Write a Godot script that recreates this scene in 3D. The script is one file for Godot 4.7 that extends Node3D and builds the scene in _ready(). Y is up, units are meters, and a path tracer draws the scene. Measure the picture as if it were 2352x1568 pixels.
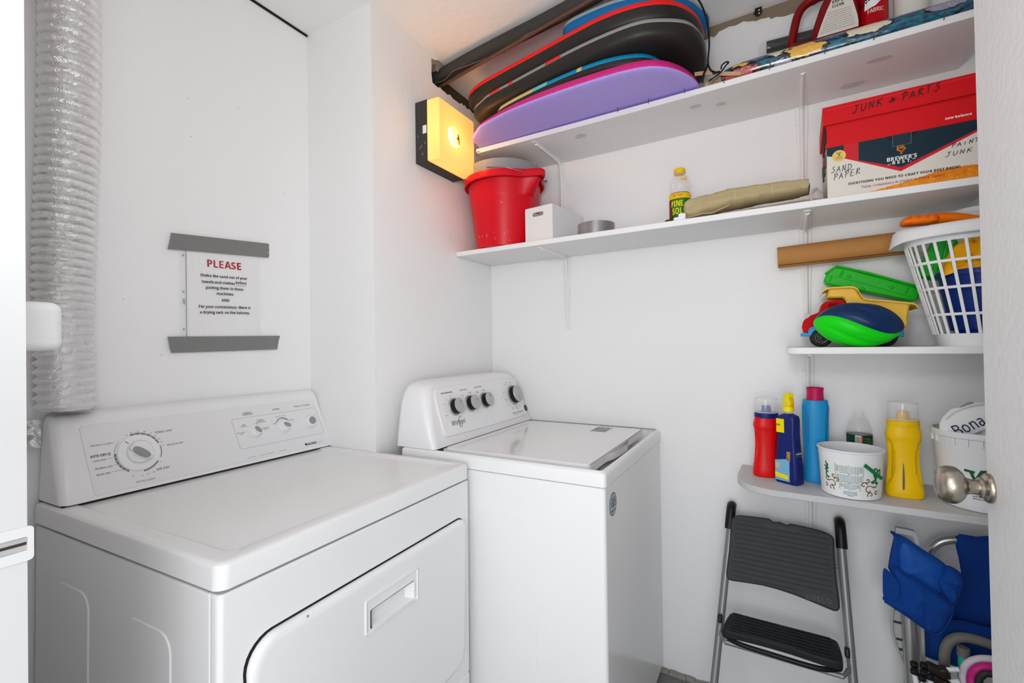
extends Node3D
# A narrow laundry closet seen from its doorway: dryer and washer, shelves of household things, a lit lamp.
# Metres, y up, floor at 0. The shelf wall runs along WD; W(u, y, n) places things along, up and off it.

var M := {}
var rng := RandomNumberGenerator.new()

func _ready() -> void:
	rng.seed = 7
	# camera
	var cam := Camera3D.new()
	cam.name = "camera"
	cam.keep_aspect = Camera3D.KEEP_HEIGHT
	cam.fov = rad_to_deg(2.0 * atan(784.0 / 1063.86))
	cam.position = Vector3(0, 1.2632, 0)
	cam.rotation = Vector3(0.0073, 0.5115, -0.0141)
	cam.near = 0.02
	add_child(cam)
	cam.current = true
	# daylight: an even bright sky that comes in by the open doorway behind the camera
	var we := WorldEnvironment.new()
	var e := Environment.new()
	var sm := ProceduralSkyMaterial.new()
	sm.sky_top_color = Color(0.93, 0.96, 1.0)
	sm.sky_horizon_color = Color(1.0, 1.0, 1.0)
	sm.ground_horizon_color = Color(0.9, 0.9, 0.9)
	sm.ground_bottom_color = Color(0.75, 0.75, 0.75)
	var sk := Sky.new()
	sk.sky_material = sm
	e.background_mode = Environment.BG_SKY
	e.sky = sk
	e.background_energy_multiplier = SKY_ENERGY
	e.tonemap_mode = Environment.TONE_MAPPER_LINEAR
	e.tonemap_exposure = EXPOSURE
	e.sdfgi_enabled = true
	e.ssao_enabled = true
	e.ssil_enabled = true
	we.environment = e
	add_child(we)
	# the photographer's big soft flash, up by the head of the doorway
	var al := AreaLight3D.new()
	al.name = "flash"
	al.area_size = Vector2(0.45, 0.45)
	al.light_energy = FLASH_ENERGY
	al.light_color = Color(1, 1, 1)
	al.area_range = 12.0
	al.shadow_enabled = true
	al.position = Vector3(0.08, 1.05, 0.5)
	al.look_at_from_position(al.position, Vector3(-0.35, 1.2, -1.9))
	add_child(al)
	# added fill light, aimed at the ceiling to even out the room
	var bl := AreaLight3D.new()
	bl.name = "added_fill"
	bl.area_size = Vector2(0.25, 0.25)
	bl.light_energy = FILL_ENERGY
	bl.area_range = 12.0
	bl.shadow_enabled = true
	bl.look_at_from_position(Vector3(-0.1, 1.62, 0.0), Vector3(-0.5, 2.42, -0.75))
	add_child(bl)
	materials()
	room()
	machines()
	lamp_and_pipes()
	shelves()
	top_shelf()
	middle_shelf()
	toy_shelf()
	bottle_shelf()
	floor_things()

const SKY_ENERGY := 2.1
const FILL_ENERGY := 0.75
const FLASH_ENERGY := 0.65
const EXPOSURE := 1.0
const LAMP_ENERGY := 0.034

func materials() -> void:
	var rough := noise_tex(0.02, 512, 3, true, 3.0)
	var fine := noise_tex(0.06, 512, 4, true, 3.0)
	M.fine = fine
	M.rough = rough
	M.wall = bump(mat(rgb(243, 243, 243), 0.5), rough, 2.2, 0.2, true)
	M.wallr = bump(mat(rgb(241, 241, 241), 0.38), noise_tex(0.05, 512, 9, true, 4.0), 3.0, 0.22, true)
	M.ceil = bump(mat(rgb(244, 243, 242), 0.75), rough, 2.0, 0.3, true)
	M.shelf = bump(mat(rgb(236, 236, 236), 0.45), fine, 3.0, 0.12)
	M.shelf_shaded = mottle(bump(mat(rgb(216, 216, 216), 0.5), fine, 3.0, 0.15), 0.3, 4.0, 0.86)  # lowest shelf: its dimmer light is put into a greyer, speckled colour
	M.floor = bump(mat(rgb(120, 119, 116), 0.5), rough, 3.0, 0.8, true)
	M.enamel = mat(rgb(238, 238, 238), 0.16)
	M.enamel2 = mat(rgb(238, 238, 239), 0.22)
	M.plasticw = mat(rgb(236, 236, 236), 0.35)
	M.black = mat(rgb(22, 22, 23), 0.45)
	M.gap = mat(rgb(30, 28, 24), 0.8)
	M.ink = mat(rgb(40, 40, 42), 0.7)
	M.grey = mat(rgb(150, 151, 153), 0.5)
	M.inkgrey = mat(rgb(128, 129, 131), 0.6)
	M.inklight = mat(rgb(172, 173, 175), 0.6)
	M.steel = mat(rgb(190, 190, 190), 0.3, 0.9)
	M.chrome = mat(rgb(215, 215, 215), 0.15, 1.0)
	M.nickel = mat(rgb(176, 168, 154), 0.27, 1.0)
	M.white = mat(rgb(245, 245, 245), 0.6)
	M.brown = bump(mat(rgb(84, 68, 52), 0.85), rough, 6.0, 1.0)

func slab(c: Vector3, s: Vector3) -> ArrayMesh:
	var b := MB.new()
	b.box(c, s)
	return b.done(0.0)

func room() -> void:
	struct("floor", slab(Vector3(-0.3, -0.06, -0.9), Vector3(3.0, 0.12, 2.6)), M.floor, "worn grey painted concrete floor")
	struct("ceiling", slab(Vector3(-0.3, 2.4796, -1.05), Vector3(2.8, 0.12, 2.3)), M.ceil, "smooth white painted ceiling")
	var wl := struct("wall_left", slab(Vector3(-1.5462, 1.21, -1.05), Vector3(0.12, 2.42, 2.3)), M.wall, "white wall behind the dryer with the paper notice")
	for q in [[2.001, -0.721], [1.892, -0.729], [2.040, -0.87], [1.808, -1.03], [1.249, -0.648], [1.255, -0.848], [1.80, -0.513], [1.822, -1.118], [1.49, -0.985], [1.398, -0.562]]:
		var sb := MB.new()
		sb.lathe(pv([0.0013, 0, 0.0008, 0.0008]), 7, 1.0, rng.randf_range(0.5, 1.6))
		part("paint_speck", sb.done(0.0), M.grey, wl, place(Vector3(-1.4863, q[0], q[1]), 0, 0, -PI / 2))
	var b := MB.new()
	b.box(Vector3(0.75, 1.21, -0.06), Vector3(2.9, 2.42, 0.12))
	struct("wall_back", b.done(0.0), M.wallr, "white rough-painted wall that carries the shelves", Transform3D(Basis(Vector3.UP, WA), WO))
	struct("wall_right", slab(Vector3(0.86, 1.21, -0.95), Vector3(0.12, 2.42, 2.0)), M.wall, "white side wall behind the open door")
	# boxed-out corner with the broken slot for the pipes near its top
	b = MB.new()
	b.box(Vector3(-1.3624, 1.21, -1.5331), Vector3(0.2476, 2.42, 0.8138))
	b.T = Transform3D(Basis(Vector3.UP, PI / 2), Vector3(-1.2386, 0, 0))
	var pl := pv([1.1262, 0, 1.94, 0, 1.94, 2.325])
	var x := 1.9
	while x > 1.46:
		pl.append(Vector2(x, 2.309 + rng.randf_range(-0.005, 0.006) + (x - 1.55) * 0.02))
		x -= rng.randf_range(0.008, 0.022)
	pl.append_array(pv([1.449, 2.308, 1.4435, 2.34, 1.445, 2.385, 1.443, 2.402, 1.462, 2.406, 1.475, 2.411, 1.49, 2.42, 1.1262, 2.42]))
	b.prism(pl, 0.0, 0.08)
	struct("wall_corner", b.done(0.0), M.wall, "white boxed-out corner between the dryer wall and the shelf wall")
	b = MB.new()
	b.box(Vector3(-1.235, 2.36, -1.7), Vector3(0.006, 0.12, 0.5))
	b.box(Vector3(-1.20, 2.30, -1.7), Vector3(0.07, 0.012, 0.5))
	struct("trim_1", b.done(0.0), M.brown, "dark raw wood inside the broken slot of the corner")
	# bare torn board edge at the head of the slot
	b = MB.new()
	b.T = Transform3D(Basis(Vector3.UP, PI / 2), Vector3(-1.166, 0, 0))
	b.prism(pv([1.447, 2.40, 1.462, 2.388, 1.478, 2.396, 1.487, 2.372, 1.50, 2.392, 1.512, 2.383, 1.528, 2.388, 1.535, 2.4, 1.52, 2.418, 1.47, 2.418]), 0.0, 0.007)
	struct("trim_2", b.done(0.0), mat(rgb(150, 138, 124), 0.9), "torn drywall edge above the pipe slot")
	# unpainted strip along the top of the shelf wall, ragged along the paint
	b = MB.new()
	pl = PackedVector2Array()
	x = 0.95
	while x < 1.62:
		pl.append(Vector2(x, 2.384 + rng.randf_range(-0.004, 0.007) + 0.012 * sin(x * 19.0)))
		x += rng.randf_range(0.006, 0.02)
	pl.append_array(pv([1.7, 2.40, 1.7, 2.4194, 0.95, 2.4194]))
	b.prism(pl, 0.0005, 0.003)
	struct("trim_3", b.done(0.0), bump(mat(rgb(140, 124, 104), 0.95), M.rough, 8.0, 1.0), "bare brown strip where the shelf wall meets the ceiling", Transform3D(Basis(Vector3.UP, WA), WO))
	b = MB.new()
	pl = PackedVector2Array()
	x = 0.95
	while x < 1.7:
		pl.append(Vector2(x, 0.060 + rng.randf_range(-0.004, 0.004)))
		x += rng.randf_range(0.006, 0.02)
	pl = pv([0.95, 2.4193, 1.7, 2.4193])
	# front wall with the doorway the photograph is taken from
	b = MB.new()
	b.box(Vector3(-1.13, 1.21, -0.11), Vector3(0.9, 2.42, 0.12))
	b.box(Vector3(0.59, 1.21, -0.11), Vector3(0.42, 2.42, 0.12))
	b.box(Vector3(-0.145, 2.26, -0.11), Vector3(1.05, 0.32, 0.12))
	struct("wall_front", b.done(0.0), M.wall, "white wall with the doorway")
	struct("trim_4", slab(Vector3(-0.68, 1.05, -0.115), Vector3(0.02, 2.1, 0.112)), mat(rgb(206, 206, 206), 0.5), "white door jamb with the latch plate")
	struct("trim_6", slab(Vector3(-1.4835, 2.4165, -0.72), Vector3(0.006, 0.0062, 0.81)), M.gap, "dark open crack between the dryer wall and the ceiling")
	# ragged filler where the shelf wall meets the floor
	b = MB.new()
	for i in 70:
		var u := 0.70 + i * 0.016
		b.rbox(Vector3(u, rng.randf_range(0.0, 0.006), rng.randf_range(0.006, 0.02)), Vector3(0.03, rng.randf_range(0.006, 0.02), rng.randf_range(0.012, 0.035)), 0.004, 1)
	struct("trim_5", b.done(30.0), bump(mat(rgb(150, 147, 140), 0.9), M.rough, 8.0, 1.0), "crumbly filler along the foot of the shelf wall", Transform3D(Basis(Vector3.UP, WA), WO))

func machines() -> void:
	dryer()
	washer()
	duct()
	notice()

func dryer() -> void:
	var t := thing("clothes_dryer", "white front-loading clothes dryer with a slanted control panel, grey dial and recessed door pull", "dryer", Vector3(-0.7675, 0.0, -0.4005), 0.0367)
	t.rotation.x = -0.0109
	var b := MB.new()
	# cabinet
	b.rbox(Vector3(-0.365, 0.447, -0.3685), Vector3(0.67, 0.842, 0.729), 0.004, 2)
	part("cabinet", b.done(), M.enamel, t)
	b = MB.new()
	b.box(Vector3(-0.35, 0.01, -0.3685), Vector3(0.6, 0.03, 0.64))
	part("base", b.done(0.0), M.black, t)
	# embossed panels of the near side
	for q in [[-0.598, -0.44], [-0.297, -0.141]]:
		b = MB.new()
		b.prism(rrect(q[0], 0.12, q[1], 0.772, 0.035, 6), -0.002, 0.0022, 0.002, false)
		part("embossed_panel", b.done(30.0), M.enamel, t, place(Vector3(0, 0, -0.004)))
	# front panel, wrapped round the corner, with the door opening
	var FX := Transform3D(Basis(Vector3.UP, PI / 2), Vector3(0, 0, 0))     # local x runs to the far end, z outwards
	b = MB.new()
	stack(b, [[-0.03, -0.735, -0.0015, -0.0012, 0.010, 0.312], [-0.03, -0.735, -0.0015, -0.0012, 0.010, 0.866], [-0.03, -0.731, -0.005, -0.005, 0.008, 0.870]])
	part("front_panel", b.done(), M.enamel, t)
	b = MB.new()
	stack(b, [[-0.03, -0.735, -0.0015, -0.0012, 0.010, 0.02], [-0.03, -0.735, -0.0015, -0.0012, 0.010, 0.302], [-0.03, -0.732, -0.006, -0.004, 0.008, 0.307]])
	part("toe_panel", b.done(), M.enamel, t)
	# door
	var pd := PackedVector2Array()
	pd.append_array(arc(Vector2(0.672, 0.742), 0.03, 90, -2, 6))
	pd.append_array(arc(Vector2(0.640, 0.412), 0.05, -2, -80, 6))
	pd.append_array(arc(Vector2(0.110, 0.412), 0.05, -100, -180, 6))
	pd.append_array(arc(Vector2(0.098, 0.720), 0.052, 178, 92, 7))
	b = MB.new()
	var gapp := PackedVector2Array()
	for p in pd:
		gapp.append(p + (p - Vector2(0.38, 0.57)).normalized() * 0.0 + Vector2(-0.005 if p.x < 0.3 else -0.001, 0.004 if p.y > 0.6 else -0.002))
	b.prism(gapp, -0.006, -0.0008)
	part("door_gap", b.done(0.0), M.gap, t, FX)
	b = MB.new()
	var n := pd.size()
	var hole := rrect(0.313, 0.658, 0.4555, 0.699, 0.003, 2)
	var cc := Vector2(0.38, 0.57)
	var rows := []
	for q in [[0.0, -0.004], [0.0, 0.004], [0.0012, 0.008], [0.004, 0.0115], [0.0085, 0.0135], [0.015, 0.0145]]:
		var row := PackedVector3Array()
		for i in n:
			var e0 := (pd[i] - pd[(i - 1 + n) % n]).normalized()
			var e1 := (pd[(i + 1) % n] - pd[i]).normalized()
			var m := (Vector2(e0.y, -e0.x) + Vector2(e1.y, -e1.x)).normalized()
			var p: Vector2 = pd[i] + m * q[0]
			row.append(Vector3(p.x, p.y, q[1]))
		row.reverse()
		rows.append(row)
	b.grid(rows, true)
	var last := PackedVector2Array()
	for p in rows[-1]: last.append(Vector2(p.x, p.y))
	holed(b, last, hole, 0.0145)
	var door := part("door", b.done(45.0), M.enamel, t, FX)
	# recessed pull with its raised frame
	b = MB.new()
	var fo := rrect(0.298, 0.650, 0.469, 0.7235, 0.004, 2)
	holed(b, fo, hole, 0.0185)
	walls(b, fo, 0.014, 0.0185)
	var inn := rrect(0.3275, 0.664, 0.441, 0.694, 0.002, 2)
	var r0 := PackedVector3Array()
	var r1 := PackedVector3Array()
	for i in hole.size():
		r0.append(Vector3(hole[i].x, hole[i].y, 0.0185))
		r1.append(Vector3(inn[i].x, inn[i].y, 0.0003))
	b.grid([r0, r1], true)
	b.fan(r1, Vector3(0.3845, 0.675, 0.0003))
	var pull := part("door_pull", b.done(20.0), M.enamel2, door)
	text(door, "PULL TO OPEN", 0.0045, mat(rgb(246, 246, 246), 0.4), place(Vector3(0.40, 0.7085, 0.0188)))
	for p in [Vector2(0.156, 0.7655), Vector2(0.553, 0.760)]:
		b = MB.new()
		b.lathe(pv([0.0028, 0, 0.0028, 0.0012, 0.0015, 0.0016]), 10)
		part("screw", b.done(), M.grey, door, place(Vector3(p.x, p.y, 0.0115), PI / 2 - 0.6))
	# lid with its shallow tray
	b = MB.new()
	var lx0 := -0.7065
	var lz := -0.737
	stack(b, [[lx0 + 0.004, lz + 0.004, -0.004, -0.004, 0.016, 0.8745], [lx0, lz, 0.0, 0.0, 0.020, 0.877], [lx0, lz, 0.0, 0.0, 0.020, 0.911], [lx0 + 0.0015, lz + 0.0015, -0.0015, -0.0015, 0.019, 0.916], [lx0 + 0.006, lz + 0.006, -0.006, -0.006, 0.016, 0.9195], [lx0 + 0.012, lz + 0.012, -0.012, -0.012, 0.016, 0.920],
		[lx0 + 0.08, lz + 0.040, -0.036, -0.038, 0.026, 0.920], [lx0 + 0.086, lz + 0.047, -0.042, -0.044, 0.022, 0.9165], [lx0 + 0.092, lz + 0.052, -0.048, -0.050, 0.02, 0.916]], 6)
	part("lid", b.done(35.0), M.enamel, t)
	b = MB.new()
	b.rbox(Vector3(-0.30, 0.9203, -0.706), Vector3(0.53, 0.004, 0.010), 0.0019, 2)
	part("lid_bead", b.done(50.0), M.enamel, t)
	# control console
	b = MB.new()
	stack(b, [[-0.716, -0.750, -0.5865, -0.011, 0.018, 0.9225], [-0.716, -0.752, -0.586, -0.009, 0.020, 0.926], [-0.716, -0.744, -0.6245, -0.011, 0.022, 1.030], [-0.716, -0.738, -0.6455, -0.013, 0.024, 1.093], [-0.716, -0.736, -0.650, -0.015, 0.024, 1.104], [-0.714, -0.733, -0.656, -0.018, 0.022, 1.112], [-0.709, -0.727, -0.667, -0.026, 0.018, 1.117], [-0.70, -0.72, -0.685, -0.035, 0.007, 1.1185]], 6)
	var con := part("console", b.done(38.0), M.enamel2, t)
	b = MB.new()
	b.box(Vector3(-0.65, 0.9212, -0.38), Vector3(0.12, 0.004, 0.735))
	part("console_gap", b.done(0.0), M.gap, t)
	# everything printed or set on the slanted face: x to the far end, y up the slope
	var up := Vector3(-0.064, 0.181, 0).normalized()
	var S := Transform3D(Basis(Vector3(0, 0, -1), up, Vector3(0, 0, -1).cross(up)), Vector3(-0.5845, 0.919, -0.014))
	b = MB.new()
	b.prism(PackedVector2Array([Vector2(0.058, 0.0125), Vector2(0.7135, 0.0125), Vector2(0.7175, 0.018), Vector2(0.694, 0.176), Vector2(0.688, 0.18), Vector2(0.050, 0.18), Vector2(0.0445, 0.174), Vector2(0.0535, 0.017)]), -0.003, 0.0016, 0.0008)
	part("control_panel", b.done(20.0), mat(rgb(231, 231, 232), 0.35), con, S)
	var Pz := S * place(Vector3(0, 0, 0.0017))
	# outline round the three small controls
	b = MB.new()
	var rr := round_poly(pv([0.3935, 0.1445, 0.694, 0.1460, 0.7075, 0.0525, 0.4035, 0.0515]), 0.009)
	rr.append(rr[0])
	stroke(b, rr, 0.0009)
	part("printed_line", b.done(0.0), M.inklight, con, Pz)
	# dial scale
	var dc := Vector2(0.1515, 0.0945)
	for q in [[20, 105, 0.0505, 0.0045], [-25, 10, 0.0505, 0.002], [-85, -38, 0.0495, 0.0038], [172, 238, 0.0505, 0.0042], [137, 170, 0.0505, 0.0008]]:
		b = MB.new()
		var m := 40
		var wide: float = q[3]
		for i in m:
			var a0 := deg_to_rad(lerpf(q[0], q[1], i / float(m)))
			var a1 := deg_to_rad(lerpf(q[0], q[1], (i + 1.0) / m))
			var ra: float = q[2]
			var rb: float = ra - (wide if i % 7 != 6 or wide < 0.003 else 0.0008)
			b.prism(PackedVector2Array([dc + Vector2(cos(a0), sin(a0)) * ra, dc + Vector2(cos(a1), sin(a1)) * ra, dc + Vector2(cos(a1), sin(a1)) * rb, dc + Vector2(cos(a0), sin(a0)) * rb]), 0, 0.0003)
		part("dial_scale", b.done(0.0), M.inkgrey, con, Pz)
	for q in [[0.0865, 0.0925, 0.104], [0.098, 0.0745, 0.104], [0.091, 0.0595, 0.121]]:
		b = MB.new()
		b.prism(pv([q[0], q[1], q[2], q[1], q[2], q[1] + 0.0005, q[0], q[1] + 0.0005]), 0, 0.0003)
		part("leader_line", b.done(0.0), M.inkgrey, con, Pz)
	# main dial: skirt, white grip and its grey inset
	b = MB.new()
	b.lathe(pv([0.0455, 0, 0.0455, 0.002, 0.044, 0.0045, 0.040, 0.006, 0.030, 0.0068, 0.029, 0.0055, 0.0285, 0.0055]), 48)
	var DI := S * place(Vector3(dc.x, dc.y, 0.0015), PI / 2)
	var dial := part("dial", b.done(30.0), M.enamel2, con, DI)
	b = MB.new()
	b.lathe(pv([0.0285, 0.0, 0.0275, 0.010, 0.026, 0.0125, 0.022, 0.014]), 40)
	b.T = Transform3D(Basis(Vector3.UP, 0.85), Vector3(0, 0.0, 0))
	b.rbox(Vector3(0, 0.016, 0), Vector3(0.021, 0.016, 0.053), 0.006, 3)
	part("grip", b.done(40.0), M.enamel2, dial)
	b = MB.new()
	b.T = Transform3D(Basis(Vector3.UP, 0.85), Vector3(0, 0.0, 0))
	b.lathe(pv([0.0, 0.0246, 0.0142, 0.0243, 0.0145, 0.020]), 28, 0.58, 1.5, 2.3, Vector3(0.0, 0, 0), false)
	var dm := b.done(50.0)
	part("grip_inset", dm, M.grey, dial, place(Vector3(-0.003, 0.0004, 0.003)))
	b = MB.new()
	b.prism(pv([-0.021, 0.024, -0.0195, 0.0255, -0.026, 0.0325, -0.0275, 0.031]), 0, 0.0003)
	part("pointer_mark", b.done(0.0), M.inkgrey, dial, place(Vector3(0, 0.0063, 0), -PI / 2))
	for p in [[0.1565, 0.1475, "70"], [0.1425, 0.1480, "80"], [0.171, 0.1455, "60"], [0.1835, 0.139, "50"], [0.1925, 0.1305, "40"], [0.200, 0.121, "30"], [0.2045, 0.112, "20"], [0.2065, 0.103, "10"], [0.150, 0.0365, "10"], [0.1635, 0.0375, "20"], [0.176, 0.0395, "30"], [0.1315, 0.142, "OFF"], [0.1955, 0.062, "OFF"], [0.132, 0.0395, "OFF"]]:
		text(con, p[2], 0.0022 if p[2] == "OFF" else 0.003, M.inkgrey, Pz * place(Vector3(p[0], p[1], 0)))
	fit(con, "TIMED DRY", 0.192, 0.234, 0.1388, 0.0048, M.ink, Pz)
	fit(con, "TOUCH UP", 0.2149, 0.255, 0.1013, 0.0048, M.ink, Pz)
	fit(con, "AIR DRY", 0.1823, 0.2125, 0.0438, 0.0056, M.ink, Pz)
	fit(con, "WRINKLE GUARD I", 0.0592, 0.104, 0.1281, 0.004, M.inkgrey, Pz, false, "Droid Sans", true)
	fit(con, "AUTO DRY II", 0.0561, 0.0945, 0.1033, 0.0058, M.ink, Pz, true)
	fit(con, "LESS DRY", 0.0607, 0.0846, 0.0916, 0.0036, M.ink, Pz)
	fit(con, "NORMAL DRY", 0.0618, 0.0956, 0.0733, 0.0037, M.ink, Pz)
	fit(con, "MORE DRY", 0.0627, 0.0888, 0.0585, 0.0038, M.ink, Pz)
	fit(con, "Soft Heat System", 0.1354, 0.1765, 0.023, 0.0048, M.inkgrey, Pz, false, "Droid Sans", true)
	fit(con, "FABRIC", 0.432, 0.4608, 0.1583, 0.0055, M.ink, Pz)
	fit(con, "TEMPERATURE", 0.4295, 0.464, 0.1531, 0.0028, M.ink, Pz)
	fit(con, "SIGNAL", 0.531, 0.558, 0.1591, 0.0052, M.ink, Pz)
	fit(con, "PUSH TO START", 0.6119, 0.6744, 0.1593, 0.0048, M.ink, Pz)
	fit(con, "KNIT\nMEDIUM", 0.418, 0.437, 0.121, 0.0028, M.ink, Pz)
	fit(con, "DELICATE\nLOW", 0.4025, 0.427, 0.0985, 0.0026, M.ink, Pz)
	fit(con, "NORMAL\nPERM PRESS\nMEDIUM / HIGH", 0.4665, 0.5005, 0.1275, 0.0024, M.ink, Pz)
	fit(con, "COTTON\nHIGH", 0.4845, 0.507, 0.1015, 0.0026, M.ink, Pz)
	fit(con, "END OF CYCLE", 0.5365, 0.5735, 0.1335, 0.0026, M.inkgrey, Pz)
	fit(con, "OFF", 0.5235, 0.534, 0.112, 0.0028, M.ink, Pz)
	fit(con, "LOUD", 0.584, 0.5985, 0.1155, 0.0028, M.ink, Pz)
	fit(con, "Heavy Duty    •    Super Capacity Plus    •    Quiet Pak", 0.417, 0.547, 0.0225, 0.0032, M.inklight, Pz)
	b = MB.new()
	b.prism(pv([0.6205, 0.0215, 0.6665, 0.0215, 0.6665, 0.0285, 0.6205, 0.0285]), 0, 0.0004)
	part("badge", b.done(0.0), M.ink, con, Pz)
	fit(con, "KENMORE", 0.6265, 0.6655, 0.0257, 0.0036, M.white, Pz * place(Vector3(0, 0, 0.0005)), true)
	fit(con, "80 Series", 0.6735, 0.693, 0.0244, 0.003, M.inklight, Pz)
	b = MB.new()
	for i in 8:
		var a0 := deg_to_rad(155.0 - i * 18.0)
		var a1 := deg_to_rad(155.0 - (i + 1) * 18.0)
		var c2 := Vector2(0.557, 0.103)
		b.prism(PackedVector2Array([c2 + Vector2(cos(a0), sin(a0)) * 0.026, c2 + Vector2(cos(a0), sin(a0)) * 0.0235, c2 + Vector2(cos(a1), sin(a1)) * (0.0235 - i * 0.0004), c2 + Vector2(cos(a1), sin(a1)) * 0.026]), 0, 0.0003)
	part("signal_scale", b.done(0.0), M.inkgrey, con, Pz)
	# three small controls
	for q in [[0.4585, 0.1, 0.75], [0.559, 0.1, 1.05], [0.6575, 0.1, 9.0]]:
		b = MB.new()
		b.lathe(pv([0.0225, 0, 0.0222, 0.003, 0.0195, 0.0062, 0.018, 0.010, 0.0165, 0.0125, 0.014, 0.0135]) if q[2] < 5 else pv([0.0225, 0, 0.0205, 0.012, 0.0185, 0.0165, 0.016, 0.018]), 36)
		var k := part("knob" if q[2] < 5 else "push_button", b.done(35.0), M.enamel2, con, S * place(Vector3(q[0], q[1], 0.0015), PI / 2))
		b = MB.new()
		if q[2] < 5:
			b.T = Transform3D(Basis(Vector3.UP, q[2]), Vector3.ZERO)
			b.rbox(Vector3(0, 0.0135, 0), Vector3(0.018, 0.012, 0.030), 0.005, 3)
			part("grip", b.done(40.0), M.enamel2, k)
			b = MB.new()
			b.T = Transform3D(Basis(Vector3.UP, q[2]), Vector3.ZERO)
			b.lathe(pv([0.0, 0.0203, 0.009, 0.02, 0.0093, 0.016]), 24, 0.72, 1.42, 2.3, Vector3.ZERO, false)
			part("grip_inset", b.done(50.0), M.grey, k)
		else:
			b.lathe(pv([0.0, 0.0192, 0.0135, 0.0188, 0.0138, 0.016]), 28, 1, 1, 2, Vector3.ZERO, false)
			part("button_cap", b.done(40.0), M.grey, k)

	clear_of(t, func(p: Vector3) -> Vector3: return Vector3(maxf(p.x, -0.7165 - 0.0367 * p.z), p.y, p.z))

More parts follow.
